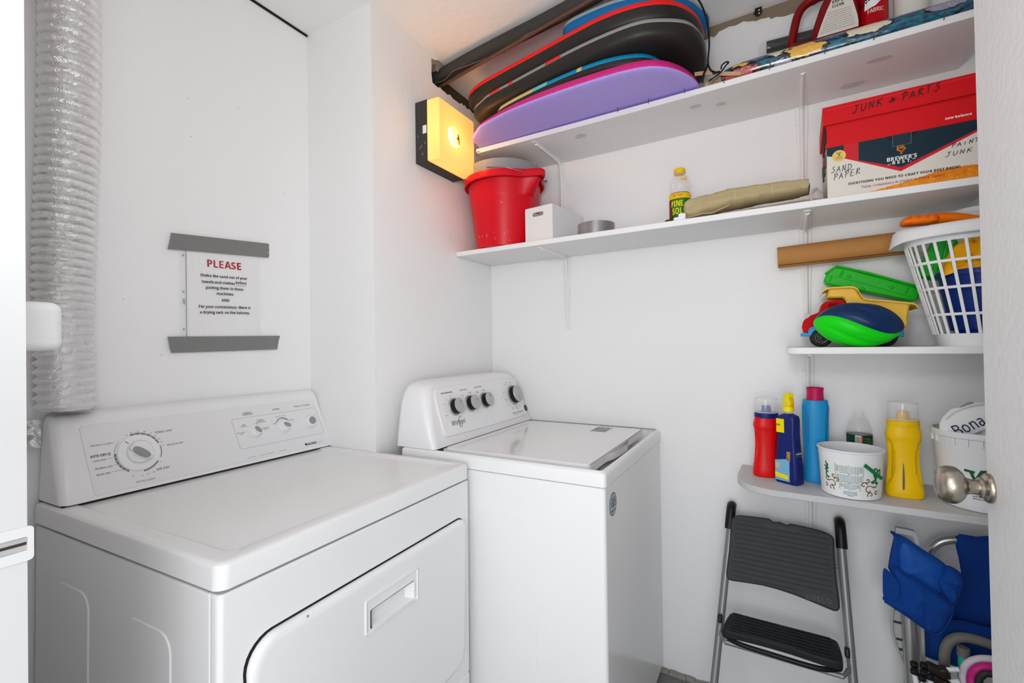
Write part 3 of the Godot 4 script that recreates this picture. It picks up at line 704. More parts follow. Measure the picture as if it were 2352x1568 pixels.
func shelves() -> void:
	var o := PackedVector2Array()
	for i in 13: o.append(Vector2(0.118 + i * 0.1275, 0.279))
	for i in 13: o.append(Vector2(1.648 - i * 0.1275, 0.001))
	var s1 := board("wall_shelf", "uppermost long white shelf, holding the foam boards and the patterned roll", o, 2.0525, 2.0715, 0.006)
	o = pv([0.001, 0.2835, 0.8, 0.2835, 1.65, 0.2835, 1.65, 0.001, 0.034, 0.001, 0.01, 0.002])
	o[0].x = 0.0115; o[5].x = 0.002
	board("wall_shelf", "long white shelf holding the red bucket, towels and cardboard box", o, 1.639, 1.658)
	o = PackedVector2Array([Vector2(1.65, 0.001), Vector2(1.203, 0.001)])
	o.append_array(arc(Vector2(1.240, 0.264), 0.037, 180, 90, 6))
	o.append(Vector2(1.65, 0.301))
	board("wall_shelf", "short white shelf with the football, toy truck and laundry basket", o, 1.2257, 1.244)
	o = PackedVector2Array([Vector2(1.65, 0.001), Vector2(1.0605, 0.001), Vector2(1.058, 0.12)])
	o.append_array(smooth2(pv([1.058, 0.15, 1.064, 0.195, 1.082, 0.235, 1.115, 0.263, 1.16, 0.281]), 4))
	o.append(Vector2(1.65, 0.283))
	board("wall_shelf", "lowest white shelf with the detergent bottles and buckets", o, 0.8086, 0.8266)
	# knots showing through the paint underneath
	for q in [[0.545, 0.20, 0.022, 0.012], [0.955, 0.20, 0.018, 0.008], [1.03, 0.17, 0.016, 0.007], [1.44, 0.19, 0.03, 0.013], [1.39, 0.07, 0.03, 0.012]]:
		var b := MB.new()
		b.lathe(pv([1.0, 0.0, 1.0, 0.0004]), 20, q[2], q[3])
		part("knot", b.done(20.0), mat(rgb(206, 205, 204), 0.5), s1, place(Vector3(q[0], 2.0521 - 0.006 * sin(clampf((q[0] - 0.1) / 1.6, 0, 1) * PI), q[1])))
	# nails along the front edge of the uppermost shelf
	for q in [[0.124, 2.043, 1], [0.718, 2.068, 0], [0.821, 2.068, 0], [0.936, 2.069, 0], [1.052, 2.066, 0], [1.174, 2.067, 0], [1.309, 2.068, 0], [1.417, 2.066, 1], [1.557, 2.067, 0]]:
		var b := MB.new()
		var lean := 0.002 * sin(q[0] * 40.0)
		if q[2] == 1: b.tube(smooth(pv3([0, 0, -0.008, 0.001, 0.001, 0.010, 0.006, 0.003, 0.016, 0.012, 0.008, 0.014, 0.016, 0.010, 0.008]), 4), 0.0013, 6)
		else:
			b.tube(pv3([0, -0.002, -0.008, 0, -0.001, 0.004, 0.001 + lean, 0.004, 0.008, 0.002 + lean, 0.012, 0.009]), 0.0011, 6)
			b.lathe(pv([0.0024, 0, 0.0024, 0.0008]), 10, 1, 1, 2, Vector3(0.002 + lean, 0.0118, 0.009))
		part("nail", b.done(), mat(rgb(112, 78, 54), 0.6, 0.5), s1, place(Vector3(q[0], q[1] - 0.006 * sin(clampf((q[0] - 0.1) / 1.6, 0, 1) * PI), 0.279)))
	# painted steel brackets: [u, underside, arm below, whose]
	for q in [[0.372, 2.0525, 0.31, "white steel bracket under the foam boards, behind the red bucket"], [1.258, 2.0525, 0.31, "white steel bracket beneath the patterned roll, left of the red box"], [0.391, 1.639, 0.315, "white steel bracket under the red bucket and the white bin"], [1.2625, 1.639, 0.315, "white steel bracket above the cardboard tube, below the towels"], [1.262, 1.2257, 0.31, "white steel bracket under the toy truck, above the red detergent"], [1.2625, 0.8086, 0.31, "white steel bracket behind the step stool, under the lowest shelf"]]:
		var t := wthing("shelf_bracket", q[3], "bracket", q[0], q[1], 0.0, 0.0, "shelf brackets")
		var L: float = q[2]
		var b := MB.new()
		var pl := pv([-0.018, 0.0, -0.0185, -0.05, -0.017, -0.08, -0.0105, -L + 0.02])
		pl.append_array(arc(Vector2(0, -L + 0.009), 0.0095, 200, 340, 6))
		pl.append_array(pv([0.0105, -L + 0.02, 0.017, -0.08, 0.0185, -0.05, 0.018, 0.0]))
		b.prism(pl, 0.0005, 0.0040, 0.0014)
		part("wall_arm", b.done(30.0), M.shelf, t)
		b = MB.new()
		pl = pv([-0.018, 0.0, -0.0165, 0.05, -0.010, 0.235])
		pl.append_array(arc(Vector2(0, 0.248), 0.0105, 170, 10, 6))
		pl.append_array(pv([0.010, 0.235, 0.0165, 0.05, 0.018, 0.0]))
		b.T = Transform3D(Basis(Vector3.RIGHT, PI / 2), Vector3(0, 0, 0))
		b.prism(pl, 0.0002, 0.0040, 0.0014)
		part("shelf_arm", b.done(30.0), M.shelf, t)
		b = MB.new()
		b.tube(smooth(PackedVector3Array([Vector3(0, -L + 0.03, 0.002), Vector3(0, -0.10, 0.004), Vector3(0, -0.03, 0.009), Vector3(0, -0.012, 0.018), Vector3(0, -0.0052, 0.04), Vector3(0, -0.0032, 0.12), Vector3(0, -0.002, 0.232)]), 4), 0.0070, 10)
		part("rib", b.done(50.0), M.shelf, t)
		for p in [Vector3(-0.0125, -0.062, 0.0040), Vector3(0.0125, -0.062, 0.0040), Vector3(0, -L + 0.010, 0.0028)]:
			b = MB.new()
			b.lathe(pv([0.0042, 0, 0.0038, 0.0012, 0.002, 0.0018]), 12)
			part("screw", b.done(), M.shelf, t, place(p, PI / 2))
		b = MB.new()
		b.lathe(pv([0.006, 0, 0.0055, 0.0015, 0.003, 0.0015, 0.0025, 0.0008]), 14)
		part("screw", b.done(), M.shelf, t, place(Vector3(0, -0.0026, 0.248), PI))

func foam_board(label: String, o: PackedVector2Array, layers: Array) -> Node3D:
	var t := wthing("foam_board", label, "bodyboard", 0, 0, 0, 0.0, "foam boards stacked on the uppermost shelf")
	var pl := PackedVector2Array()
	for p in smooth2(o, 7, true): pl.append(Vector2(p.x, -p.y))
	if Geometry2D.is_polygon_clockwise(pl): pl.reverse()
	for i in layers.size():
		var q: Array = layers[i]
		var b := MB.new()
		bands(b, pl, q[2], i == 0, i == layers.size() - 1, q[3] if q.size() > 3 else null)
		part(q[0], b.done(50.0), q[1], t)
	return t

# the same mesh with every corner moved
func reshaped(mesh: ArrayMesh, f) -> ArrayMesh:
	var arr := mesh.surface_get_arrays(0)
	var v: PackedVector3Array = arr[Mesh.ARRAY_VERTEX]
	for i in v.size(): v[i] = f.call(v[i])
	arr[Mesh.ARRAY_VERTEX] = v
	var o := ArrayMesh.new()
	o.add_surface_from_arrays(Mesh.PRIMITIVE_TRIANGLES, arr)
	return o

func top_shelf() -> void:
	var weave := noise_tex(0.11, 512, 21, true, 6.0)
	var foam := func(c: Color, r := 0.45) -> StandardMaterial3D: return bump(mat(c, r), weave, 9.0, 0.5)
	var black: StandardMaterial3D = foam.call(rgb(40, 38, 35), 0.30)
	var grey: StandardMaterial3D = foam.call(rgb(150, 148, 150), 0.5)
	var red: StandardMaterial3D = foam.call(rgb(240, 36, 34), 0.5)
	var pb := foam_board("lowest foam board of the stack, purple underneath with a bright pink rail", pv([0.128, 0.24, 0.134, 0.30, 0.148, 0.352, 0.20, 0.396, 0.26, 0.431, 0.424, 0.468, 0.636, 0.481, 0.812, 0.473, 0.901, 0.436, 0.958, 0.352, 0.980, 0.25, 0.965, 0.13, 0.9, 0.06, 0.6, 0.03, 0.3, 0.04, 0.16, 0.11]), [
		["slick_bottom", mottle(foam.call(rgb(192, 172, 255), 0.4), 0.08, 6.0, 0.93), [[0.03, 2.0730], [0.010, 2.0735], [0.003, 2.0755], [0.0, 2.079]]],
		["rail", mottle(foam.call(rgb(255, 56, 158), 0.5), 0.06, 9.0, 0.72), [[0.0, 2.079], [0.0, 2.083], [0.012, 2.1055], [0.022, 2.1095]]]])
	for ch in pb.get_children():
		ch.mesh = reshaped(ch.mesh, func(p: Vector3) -> Vector3: return Vector3(p.x, 2.079 + (p.y - 2.079) * lerpf(0.58, 1.0, smoothstep(0.15, 0.62, p.x)) if p.y > 2.079 else p.y, p.z))
	var o2 := pv([0.278, 0.33, 0.288, 0.378, 0.335, 0.405, 0.486, 0.440, 0.624, 0.460, 0.736, 0.462, 0.825, 0.438, 0.872, 0.395, 0.892, 0.32, 0.87, 0.18, 0.8, 0.1, 0.6, 0.07, 0.4, 0.09, 0.31, 0.2])
	var cream: StandardMaterial3D = foam.call(rgb(236, 206, 134), 0.5)
	var tb := foam_board("thin foam board with a cyan and cream rail on top of the purple board", o2, [
		["slick_bottom", black, [[0.02, 2.1105], [0.004, 2.1125], [0.0, 2.116], [0.0, 2.130]]],
		["deck", mottle(foam.call(rgb(24, 172, 232), 0.5), 0.05, 9.0, 0.75), [[0.0, 2.130], [0.001, 2.134], [0.008, 2.147], [0.02, 2.1505]]]])
	var pl2 := PackedVector2Array()
	for p in smooth2(o2, 7, true): pl2.append(Vector2(p.x, -p.y))
	if Geometry2D.is_polygon_clockwise(pl2): pl2.reverse()
	var b := MB.new()
	bands(b, pl2, [[-0.0006, 2.1305], [0.0004, 2.1342], [0.0074, 2.1474], [0.0194, 2.1509]], false, false, func(p) -> bool: return p.x < 0.462)
	part("cream_print", b.done(50.0), cream, tb)
	b = MB.new()
	bands(b, pl2, [[-0.0006, 2.1305], [0.0004, 2.1342], [0.0074, 2.1474], [0.0194, 2.1509]], false, false, func(p) -> bool: return p.x > 0.63 and p.x < 0.65 and p.y < -0.3)
	part("cream_print", b.done(50.0), cream, tb)
	b = MB.new()
	bands(b, pl2, [[-0.0006, 2.1305], [0.0004, 2.1342], [0.0074, 2.1474]], false, false, func(p) -> bool: return p.x > 0.462 and p.x < 0.51 and p.y < -0.3)
	part("aqua_print", b.done(50.0), foam.call(rgb(110, 206, 216), 0.5), tb)
	var o3 := pv([0.135, 0.25, 0.140, 0.30, 0.152, 0.338, 0.20, 0.365, 0.26, 0.391, 0.396, 0.420, 0.522, 0.446, 0.632, 0.467, 0.748, 0.481, 0.849, 0.479, 0.921, 0.446, 0.974, 0.397, 0.997, 0.32, 0.996, 0.22, 0.96, 0.11, 0.8, 0.05, 0.5, 0.03, 0.25, 0.05, 0.16, 0.13])
	var t3 := foam_board("black foam board with a worn grey and red stripe, middle of the stack", o3, [
		["slick_bottom", black, [[0.05, 2.1515], [0.022, 2.154], [0.006, 2.164], [0.0, 2.178], [0.0, 2.198]]],
		["stripe", grey, [[0.0, 2.198], [0.0005, 2.204], [0.004, 2.2115], [0.015, 2.2155]]]])
	var pl3 := PackedVector2Array()
	for p in smooth2(o3, 7, true): pl3.append(Vector2(p.x, -p.y))
	if Geometry2D.is_polygon_clockwise(pl3): pl3.reverse()
	b = MB.new()
	bands(b, pl3, [[-0.0006, 2.1995], [-0.0002, 2.204], [0.0034, 2.2119], [0.010, 2.2146]], false, false, func(p) -> bool: return (p.x > 0.25 and p.x < 0.31) or (p.x > 0.335 and p.x < 0.375) or (p.x > 0.515 and p.x < 0.575))
	part("red_print", b.done(50.0), red, t3)
	foam_board("black foam board with a bright red rail, second from the top of the stack", pv([0.100, 0.23, 0.103, 0.29, 0.116, 0.322, 0.188, 0.362, 0.309, 0.389, 0.488, 0.422, 0.625, 0.448, 0.743, 0.464, 0.843, 0.455, 0.916, 0.422, 0.960, 0.368, 0.985, 0.29, 0.985, 0.2, 0.94, 0.1, 0.8, 0.05, 0.5, 0.03, 0.25, 0.05, 0.13, 0.12]), [
		["slick_bottom", black, [[0.05, 2.2165], [0.03, 2.2175], [0.010, 2.226], [0.001, 2.242], [0.0, 2.266]]],
		["rail", red, [[0.0, 2.266], [-0.001, 2.272], [0.002, 2.281], [0.02, 2.2865]]]])
	foam_board("blue foam board with a grey speckled rail, topmost of the stack", pv([0.560, 0.34, 0.567, 0.395, 0.60, 0.430, 0.68, 0.441, 0.771, 0.438, 0.87, 0.41, 0.95, 0.345, 0.99, 0.26, 1.004, 0.205, 0.98, 0.150, 0.90, 0.10, 0.75, 0.08, 0.62, 0.12, 0.575, 0.24]), [
		["slick_bottom", foam.call(rgb(14, 104, 164), 0.4), [[0.04, 2.288], [0.012, 2.291], [0.002, 2.301], [0.0, 2.320]]],
		["rail", foam.call(rgb(176, 190, 196), 0.6), [[0.0, 2.320], [0.003, 2.332], [0.014, 2.339], [0.03, 2.3405]]]])
	# leash, looped over the board ends
	b = MB.new()
	b.tube(smooth(PackedVector3Array([W(0.955, 2.36, 0.28), W(0.985, 2.33, 0.30), W(1.006, 2.27, 0.29), W(1.012, 2.20, 0.28), W(1.006, 2.145, 0.27), W(1.012, 2.118, 0.272), W(1.022, 2.106, 0.274), W(1.034, 2.100, 0.274)]), 6), 0.0027, 7)
	b.tube(smooth(PackedVector3Array([W(1.006, 2.14, 0.268), W(1.000, 2.12, 0.275), W(0.994, 2.098, 0.285), W(0.990, 2.077, 0.28)]), 5), 0.003, 7)
	b.tube(smooth(PackedVector3Array([W(1.008, 2.080, 0.277), W(1.03, 2.089, 0.277), W(1.046, 2.099, 0.277), W(1.058, 2.113, 0.277), W(1.065, 2.120, 0.275), W(1.058, 2.1245, 0.274), W(1.046, 2.118, 0.274), W(1.044, 2.106, 0.275)]), 6), 0.0022, 7)
	b.rbox(W(1.030, 2.100, 0.276), Vector3(0.022, 0.005, 0.006), 0.002, 1)
	tag(part("board_leash", b.done(), mat(rgb(16, 16, 16), 0.6), self), "black cord leash hanging over the ends of the foam boards", "leash")
	b = MB.new()
	var st := smooth(PackedVector3Array([W(0.965, 2.121, 0.262), W(1.0, 2.113, 0.2635), W(1.05, 2.094, 0.2655), W(1.098, 2.0785, 0.268)]), 5)
	var rows := []
	for k in 4:
		var row := PackedVector3Array()
		for p in st: row.append(p + [Vector3(0, -0.006, 0), Vector3(0, -0.006, 0) + WN * 0.003, Vector3(0, 0.006, 0) + WN * 0.003, Vector3(0, 0.006, 0)][k])
		rows.append(row)
	b.grid(rows, false, true)
	tag(part("wood_slat", b.done(30.0), bump(mat(rgb(196, 160, 124), 0.6), M.rough, 9.0, 0.6), self), "thin bent wooden slat lying at the end of the patterned roll", "slat")
	gift_roll()
	var t := wthing("plastic_sleeve_roll", "black roll in a clear plastic bag behind the dark red jug", "roll", 1.245, 2.105, 0.042)
	b = MB.new()
	b.tube(pv3([-0.085, 0.155, 0, 0.16, 0.150, -0.012]), 0.0185, 16)
	part("roll", b.done(), mat(rgb(30, 30, 30), 0.5), t)
	b = MB.new()
	rows = []
	for i in 20:
		var row := PackedVector3Array()
		for j in 20:
			var a := TAU * j / 20.0
			var r := (0.0245 if i > 1 else 0.012 + i * 0.008) + rng.randf_range(-0.0022, 0.0022)
			row.append(Vector3(-0.110 + i * 0.0138, 0.153 + cos(a) * r, -0.0 + sin(a) * r))
		rows.append(row)
	b.grid(rows, true)
	part("plastic_bag", b.done(0.0), M.clear, t)
	b = MB.new()
	b.rbox(Vector3(0.0, 0.05, 0.0), Vector3(0.2, 0.168, 0.03), 0.003, 1)
	part("carton", b.done(), mat(rgb(214, 214, 214), 0.7), t, place(Vector3(0.14, 0, -0.012)))
	red_jug()
	# red spray can and white can behind the roll
	t = wthing("spray_can", "bright red can with a white and black label beside the dark red jug", "can", 1.438, 2.0715, 0.125)
	b = MB.new()
	b.lathe(pv([0.033, 0, 0.0345, 0.004, 0.0345, 0.225, 0.031, 0.24, 0.024, 0.248]), 32)
	part("body", b.done(), mat(rgb(196, 14, 26), 0.25, 0.2), t)
	var cyl := func(r: float) -> Callable: return func(p: Vector3) -> Vector3:
		var a := p.x / r
		return Vector3(sin(a) * (r + p.z), p.y, cos(a) * (r + p.z))
	b = MB.new()
	var i0 := b.size()
	for k in 12:
		var x0 := -0.026 + k * 0.0045
		var sl := func(x: float, hi: bool) -> float: return (0.20 if hi else 0.150) + x * 0.55 - (0.012 * absf(x / 0.03) if hi else -0.012 * absf(x / 0.03))
		b.prism(PackedVector2Array([Vector2(x0, sl.call(x0, false)), Vector2(x0 + 0.0045, sl.call(x0 + 0.0045, false)), Vector2(x0 + 0.0045, sl.call(x0 + 0.0045, true)), Vector2(x0, sl.call(x0, true))]), 0.0002, 0.0004)
	b.bend(i0, cyl.call(0.0345))
	part("label", b.done(20.0), M.white, t)
	fit(t, "Scotchgard", -0.046, 0.028, 0.0, 0.017, M.black, place(Vector3(0.002, 0.186, 0.0006), 0, 0, 0.5), true, "Droid Sans", true, cyl.call(0.0345))
	fit(t, "3M", 0.006, 0.016, 0.172, 0.008, mat(rgb(220, 20, 30), 0.5), place(Vector3(0, -0.006, 0.0006)), true, "Droid Sans", false, cyl.call(0.0345))
	fit(t, "FABRIC", -0.018, 0.02, 0.139, 0.011, M.white, place(Vector3(0, 0, 0.0004)), false, "Droid Sans", false, cyl.call(0.0345))
	t = wthing("white_canister", "white canister with small print at the end of the uppermost shelf", "canister", 1.522, 2.0715, 0.125)
	b = MB.new()
	b.lathe(pv([0.038, 0, 0.0395, 0.004, 0.0395, 0.235, 0.036, 0.245, 0.030, 0.25]), 32)
	part("body", b.done(), mat(rgb(226, 222, 216), 0.4), t)
	b = MB.new()
	b.lathe(pv([0.0397, 0.196, 0.0399, 0.196, 0.0399, 0.206]), 32, 1, 1, 2, Vector3.ZERO, false)
	part("red_band", b.done(), mat(rgb(190, 30, 40), 0.4), t)
	for k in 5: fit(t, "cleans tough carpet and fabric spots", -0.03, 0.012, 0.190 - k * 0.006, 0.0024, M.inkgrey, place(Vector3(0, 0, 0.0004)), false, "Droid Sans", false, cyl.call(0.0395))
	fit(t, "M", 0.008, 0.024, 0.158, 0.016, mat(rgb(30, 90, 150), 0.5), place(Vector3(0, 0, 0.0004)), false, "Droid Serif", false, cyl.call(0.0395))

func gift_roll() -> void:
	var im := Image.create(640, 160, false, Image.FORMAT_RGB8)
	var nz := FastNoiseLite.new()
	nz.seed = 12
	nz.frequency = 0.035
	var blobs := []       # centre, radii, colour: sea creatures and sand, loosely drawn
	for q in [[60, 70, 62, 34, 0], [120, 50, 60, 30, 0], [70, 118, 40, 22, 1], [110, 120, 44, 20, 2], [175, 118, 46, 22, 3], [195, 72, 40, 24, 4], [240, 98, 50, 20, 1], [250, 58, 34, 17, 3], [310, 112, 40, 14, 5], [345, 62, 44, 18, 4], [390, 104, 52, 16, 3], [450, 60, 40, 20, 5], [470, 118, 48, 14, 2], [520, 56, 44, 14, 3], [560, 104, 40, 12, 4], [610, 70, 38, 22, 5]]:
		blobs.append(q)
	var cols := [rgb(196, 84, 84), rgb(232, 178, 66), rgb(66, 84, 140), rgb(226, 214, 186), rgb(150, 146, 166), rgb(30, 80, 120)]
	for y in 160:
		for x in 640:
			var n := nz.get_noise_2d(x, y * 2.2)
			var c := rgb(34, 116, 132).lerp(rgb(18, 62, 100), clampf(n * 1.6 + 0.4, 0, 1))
			for q in blobs:
				var d := Vector2((x - q[0]) / float(q[2]), wrapf(y - (q[1] - 85) * 1.15, -80.0, 80.0) / float(q[3])).length() + n * 0.36
				if d < 1.0: c = cols[q[4]].lerp(Color.WHITE, clampf(nz.get_noise_2d(x * 3.0, y * 3.0) * 0.5, 0, 0.4))
				elif d < 1.16: c = rgb(18, 20, 26)
			im.set_pixel(x, y, c)
	var m := mat(Color.WHITE, 0.22)
	m.albedo_texture = ImageTexture.create_from_image(im)
	m.clearcoat_enabled = true
	m.clearcoat = 1.0
	m.clearcoat_roughness = 0.05
	m.normal_enabled = true
	m.normal_texture = noise_tex(0.02, 256, 31, true, 5.0)
	m.normal_scale = 0.5
	var t := wthing("patterned_roll", "glossy roll of colourful sea-patterned sheet lying along the front of the uppermost shelf", "roll", 1.02, 2.0715, 0.225)
	var b := MB.new()
	var rows := []
	for j in 33:
		var a := TAU * j / 32.0
		var row := PackedVector3Array()
		for i in 41:
			var s := i / 40.0
			var r := 0.0305 - 0.013 * exp(-s * 26.0)
			row.append(Vector3(0.016 + s * 0.61, 0.0312 - 0.5 * (0.0305 - r) + cos(a + 2.0) * r, sin(a + 2.0) * r))
		rows.append(row)
	b.grid(rows)
	b.bend(0, func(p: Vector3) -> Vector3: return p)
	part("printed_sheet", b.done(60.0), m, t)
	b = MB.new()
	rows = []
	for j in 16:
		var a := TAU * j / 16.0
		var row := PackedVector3Array()
		for i in 6:
			var r: float = [0.019, 0.020, 0.016, 0.012, 0.014, 0.018][i] + rng.randf_range(-0.003, 0.003)
			row.append(Vector3(0.022 - i * 0.010, 0.021 + cos(a) * r * 0.95, sin(a) * r))
		rows.append(row)
	b.grid(rows, false, true)
	part("crumpled_wrap", b.done(0.0), mat(rgb(168, 152, 128), 0.3), t)

func red_jug() -> void:
	var m := bump(mat(rgb(132, 12, 18), 0.42), M.fine, 8.0, 0.25)
	var t := wthing("cleaner_jug", "dark red cleaner jug with a loop handle and a white wedge-shaped label", "jug", 1.345, 2.0715, 0.115)
	var b := MB.new()
	stack(b, [[-0.062, -0.042, 0.058, 0.042, 0.02, 0.0], [-0.066, -0.046, 0.060, 0.046, 0.022, 0.006], [-0.066, -0.046, 0.060, 0.046, 0.024, 0.10], [-0.056, -0.045, 0.060, 0.045, 0.024, 0.15], [-0.040, -0.043, 0.057, 0.043, 0.024, 0.20], [-0.022, -0.038, 0.049, 0.038, 0.024, 0.24], [-0.008, -0.026, 0.034, 0.026, 0.02, 0.265], [-0.004, -0.019, 0.028, 0.019, 0.015, 0.272], [-0.004, -0.019, 0.028, 0.019, 0.015, 0.285]], 5)
	var body := part("body", b.done(50.0), m, t)
	b = MB.new()
	b.lathe(pv([0.021, 0.28, 0.021, 0.305, 0.019, 0.308]), 24, 1, 1, 2, Vector3(0.012, 0, 0))
	part("cap", b.done(), mat(rgb(24, 24, 24), 0.4), t)
	b = MB.new()
	b.tube(smooth(pv3([-0.055, 0.112, 0, -0.090, 0.118, 0, -0.110, 0.122, 0, -0.1135, 0.135, 0, -0.106, 0.175, 0, -0.097, 0.212, 0, -0.085, 0.236, 0, -0.066, 0.249, 0, -0.035, 0.256, 0, -0.012, 0.252, 0]), 5), 0.0125, 12)
	b.bend(0, func(p: Vector3) -> Vector3: return Vector3(p.x, p.y, p.z * 1.25))
	part("handle", b.done(60.0), m, t)
	b = MB.new()
	var zf := func(p: Vector3) -> Vector3:
		var zs := pv([0.046, 0.0, 0.046, 0.10, 0.045, 0.15, 0.043, 0.20, 0.038, 0.24, 0.026, 0.265, 0.02, 0.3])
		return Vector3(p.x, p.y, curve_on(zs, p.y) + 0.0012 + p.z)
	var lrows := []
	for q in [[0.104, -0.048, 0.053], [0.12, -0.043, 0.0535], [0.14, -0.0365, 0.051], [0.16, -0.029, 0.047], [0.18, -0.0215, 0.043], [0.20, -0.0125, 0.038], [0.215, -0.006, 0.034], [0.23, 0.001, 0.029], [0.238, 0.006, 0.025]]:
		var row := PackedVector3Array()
		for i in 6: row.append(zf.call(Vector3(lerpf(q[1], q[2], i / 5.0), q[0], 0.0)))
		lrows.append(row)
	b.grid(lrows)
	var lab := part("label", b.done(60.0), mat(rgb(226, 220, 210), 0.5), t)
	var X := place(Vector3(0, 0, 0.0004))
	fit(lab, "EXPERT", -0.008, 0.032, 0.199, 0.0085, M.ink, X, true, "Droid Sans", false, zf)
	fit(lab, "CLEAN", -0.008, 0.020, 0.186, 0.0085, M.ink, X, true, "Droid Sans", false, zf)
	for i in 9:
		var w0 := -0.020 - i * 0.0024
		fit(lab, "deep carpet cleaning for pets, spots and odors", w0, 0.036 + i * 0.0012, 0.170 - i * 0.0068, 0.0022, mat(rgb(190, 60, 66), 0.6) if i < 2 else M.inkgrey, X, false, "Droid Sans", false, zf)
	b = MB.new()
	b.lathe(pv([0.0125, 0, 0.0125, 0.0003]), 24)
	part("emblem", b.done(), mat(rgb(190, 40, 50), 0.5), lab, place(Vector3(0.012, 0.2235, 0.0415), PI / 2 - 0.12))
	fit(lab, "H", 0.006, 0.018, 0.2235, 0.014, M.white, X * place(Vector3(0, 0, 0.0012)), true, "Droid Sans", true, zf)

# strokes of block capitals in a unit box, for marker handwriting
const HAND := {
	"J": [[0.15, 0.98, 0.85, 1.0], [0.55, 1.0, 0.5, 0.3, 0.38, 0.06, 0.15, 0.0, -0.1, 0.1]],
	"U": [[0.1, 0.95, 0.08, 0.3, 0.25, 0.02, 0.55, 0.05, 0.8, 0.35, 0.85, 0.95]],
	"N": [[0.1, 0.0, 0.15, 0.95], [0.15, 0.95, 0.75, 0.05], [0.75, 0.05, 0.82, 1.0]],
	"K": [[0.1, 0.0, 0.22, 1.0], [0.9, 1.0, 0.18, 0.45], [0.3, 0.52, 0.95, 0.08]],
	"&": [[0.9, 0.25, 0.5, 0.08, 0.25, 0.2, 0.6, 0.55, 0.55, 0.75, 0.42, 0.62, 0.75, 0.12], [0.55, 0.42, 1.0, 0.5]],
	"P": [[0.2, 0.0, 0.28, 1.0], [0.0, 0.85, 0.35, 1.05, 0.8, 0.95, 0.75, 0.6, 0.25, 0.48]],
	"A": [[0.0, 0.0, 0.45, 0.9, 0.9, 0.0], [0.15, 0.35, 0.75, 0.38]],
	"R": [[0.15, 0.0, 0.2, 0.9], [0.05, 0.85, 0.55, 0.98, 0.75, 0.75, 0.25, 0.45, 1.0, 0.05]],
	"T": [[-0.1, 1.0, 0.9, 1.05], [0.4, 1.02, 0.35, 0.05]],
	"S": [[0.85, 0.95, 0.45, 0.95, 0.3, 0.75, 0.75, 0.45, 0.6, 0.12, 0.0, 0.0]],
	"D": [[0.15, 0.0, 0.2, 0.95], [0.0, 0.95, 0.6, 0.9, 0.9, 0.55, 0.65, 0.12, 0.0, 0.0]],
	"E": [[0.75, 0.95, 0.2, 0.9, 0.12, 0.0, 0.8, 0.05], [0.15, 0.48, 0.65, 0.52]],
	"I": [[0.4, 0.0, 0.45, 0.7]],
}

func hand(parent: Node, s: String, x0: float, x1: float, y: float, h: float, wd: float, at: Transform3D, rise := 0.0) -> void:
	var n := s.length()
	var step := (x1 - x0) / n
	for i in n:
		var ch := s.substr(i, 1)
		if not HAND.has(ch): continue
		var b := MB.new()
		for q in HAND[ch]:
			var p := pv(q)
			if p.size() > 3: p = smooth2(p, 4)
			for k in p.size():
				p[k] = Vector2(x0 + step * i + (p[k].x * 0.74 + p[k].y * 0.16) * step, y + p[k].y * h + rise * (i + p[k].x) / n)
			stroke(b, p, wd)
		part("marker_letter", b.done(0.0), M.ink, parent, at)

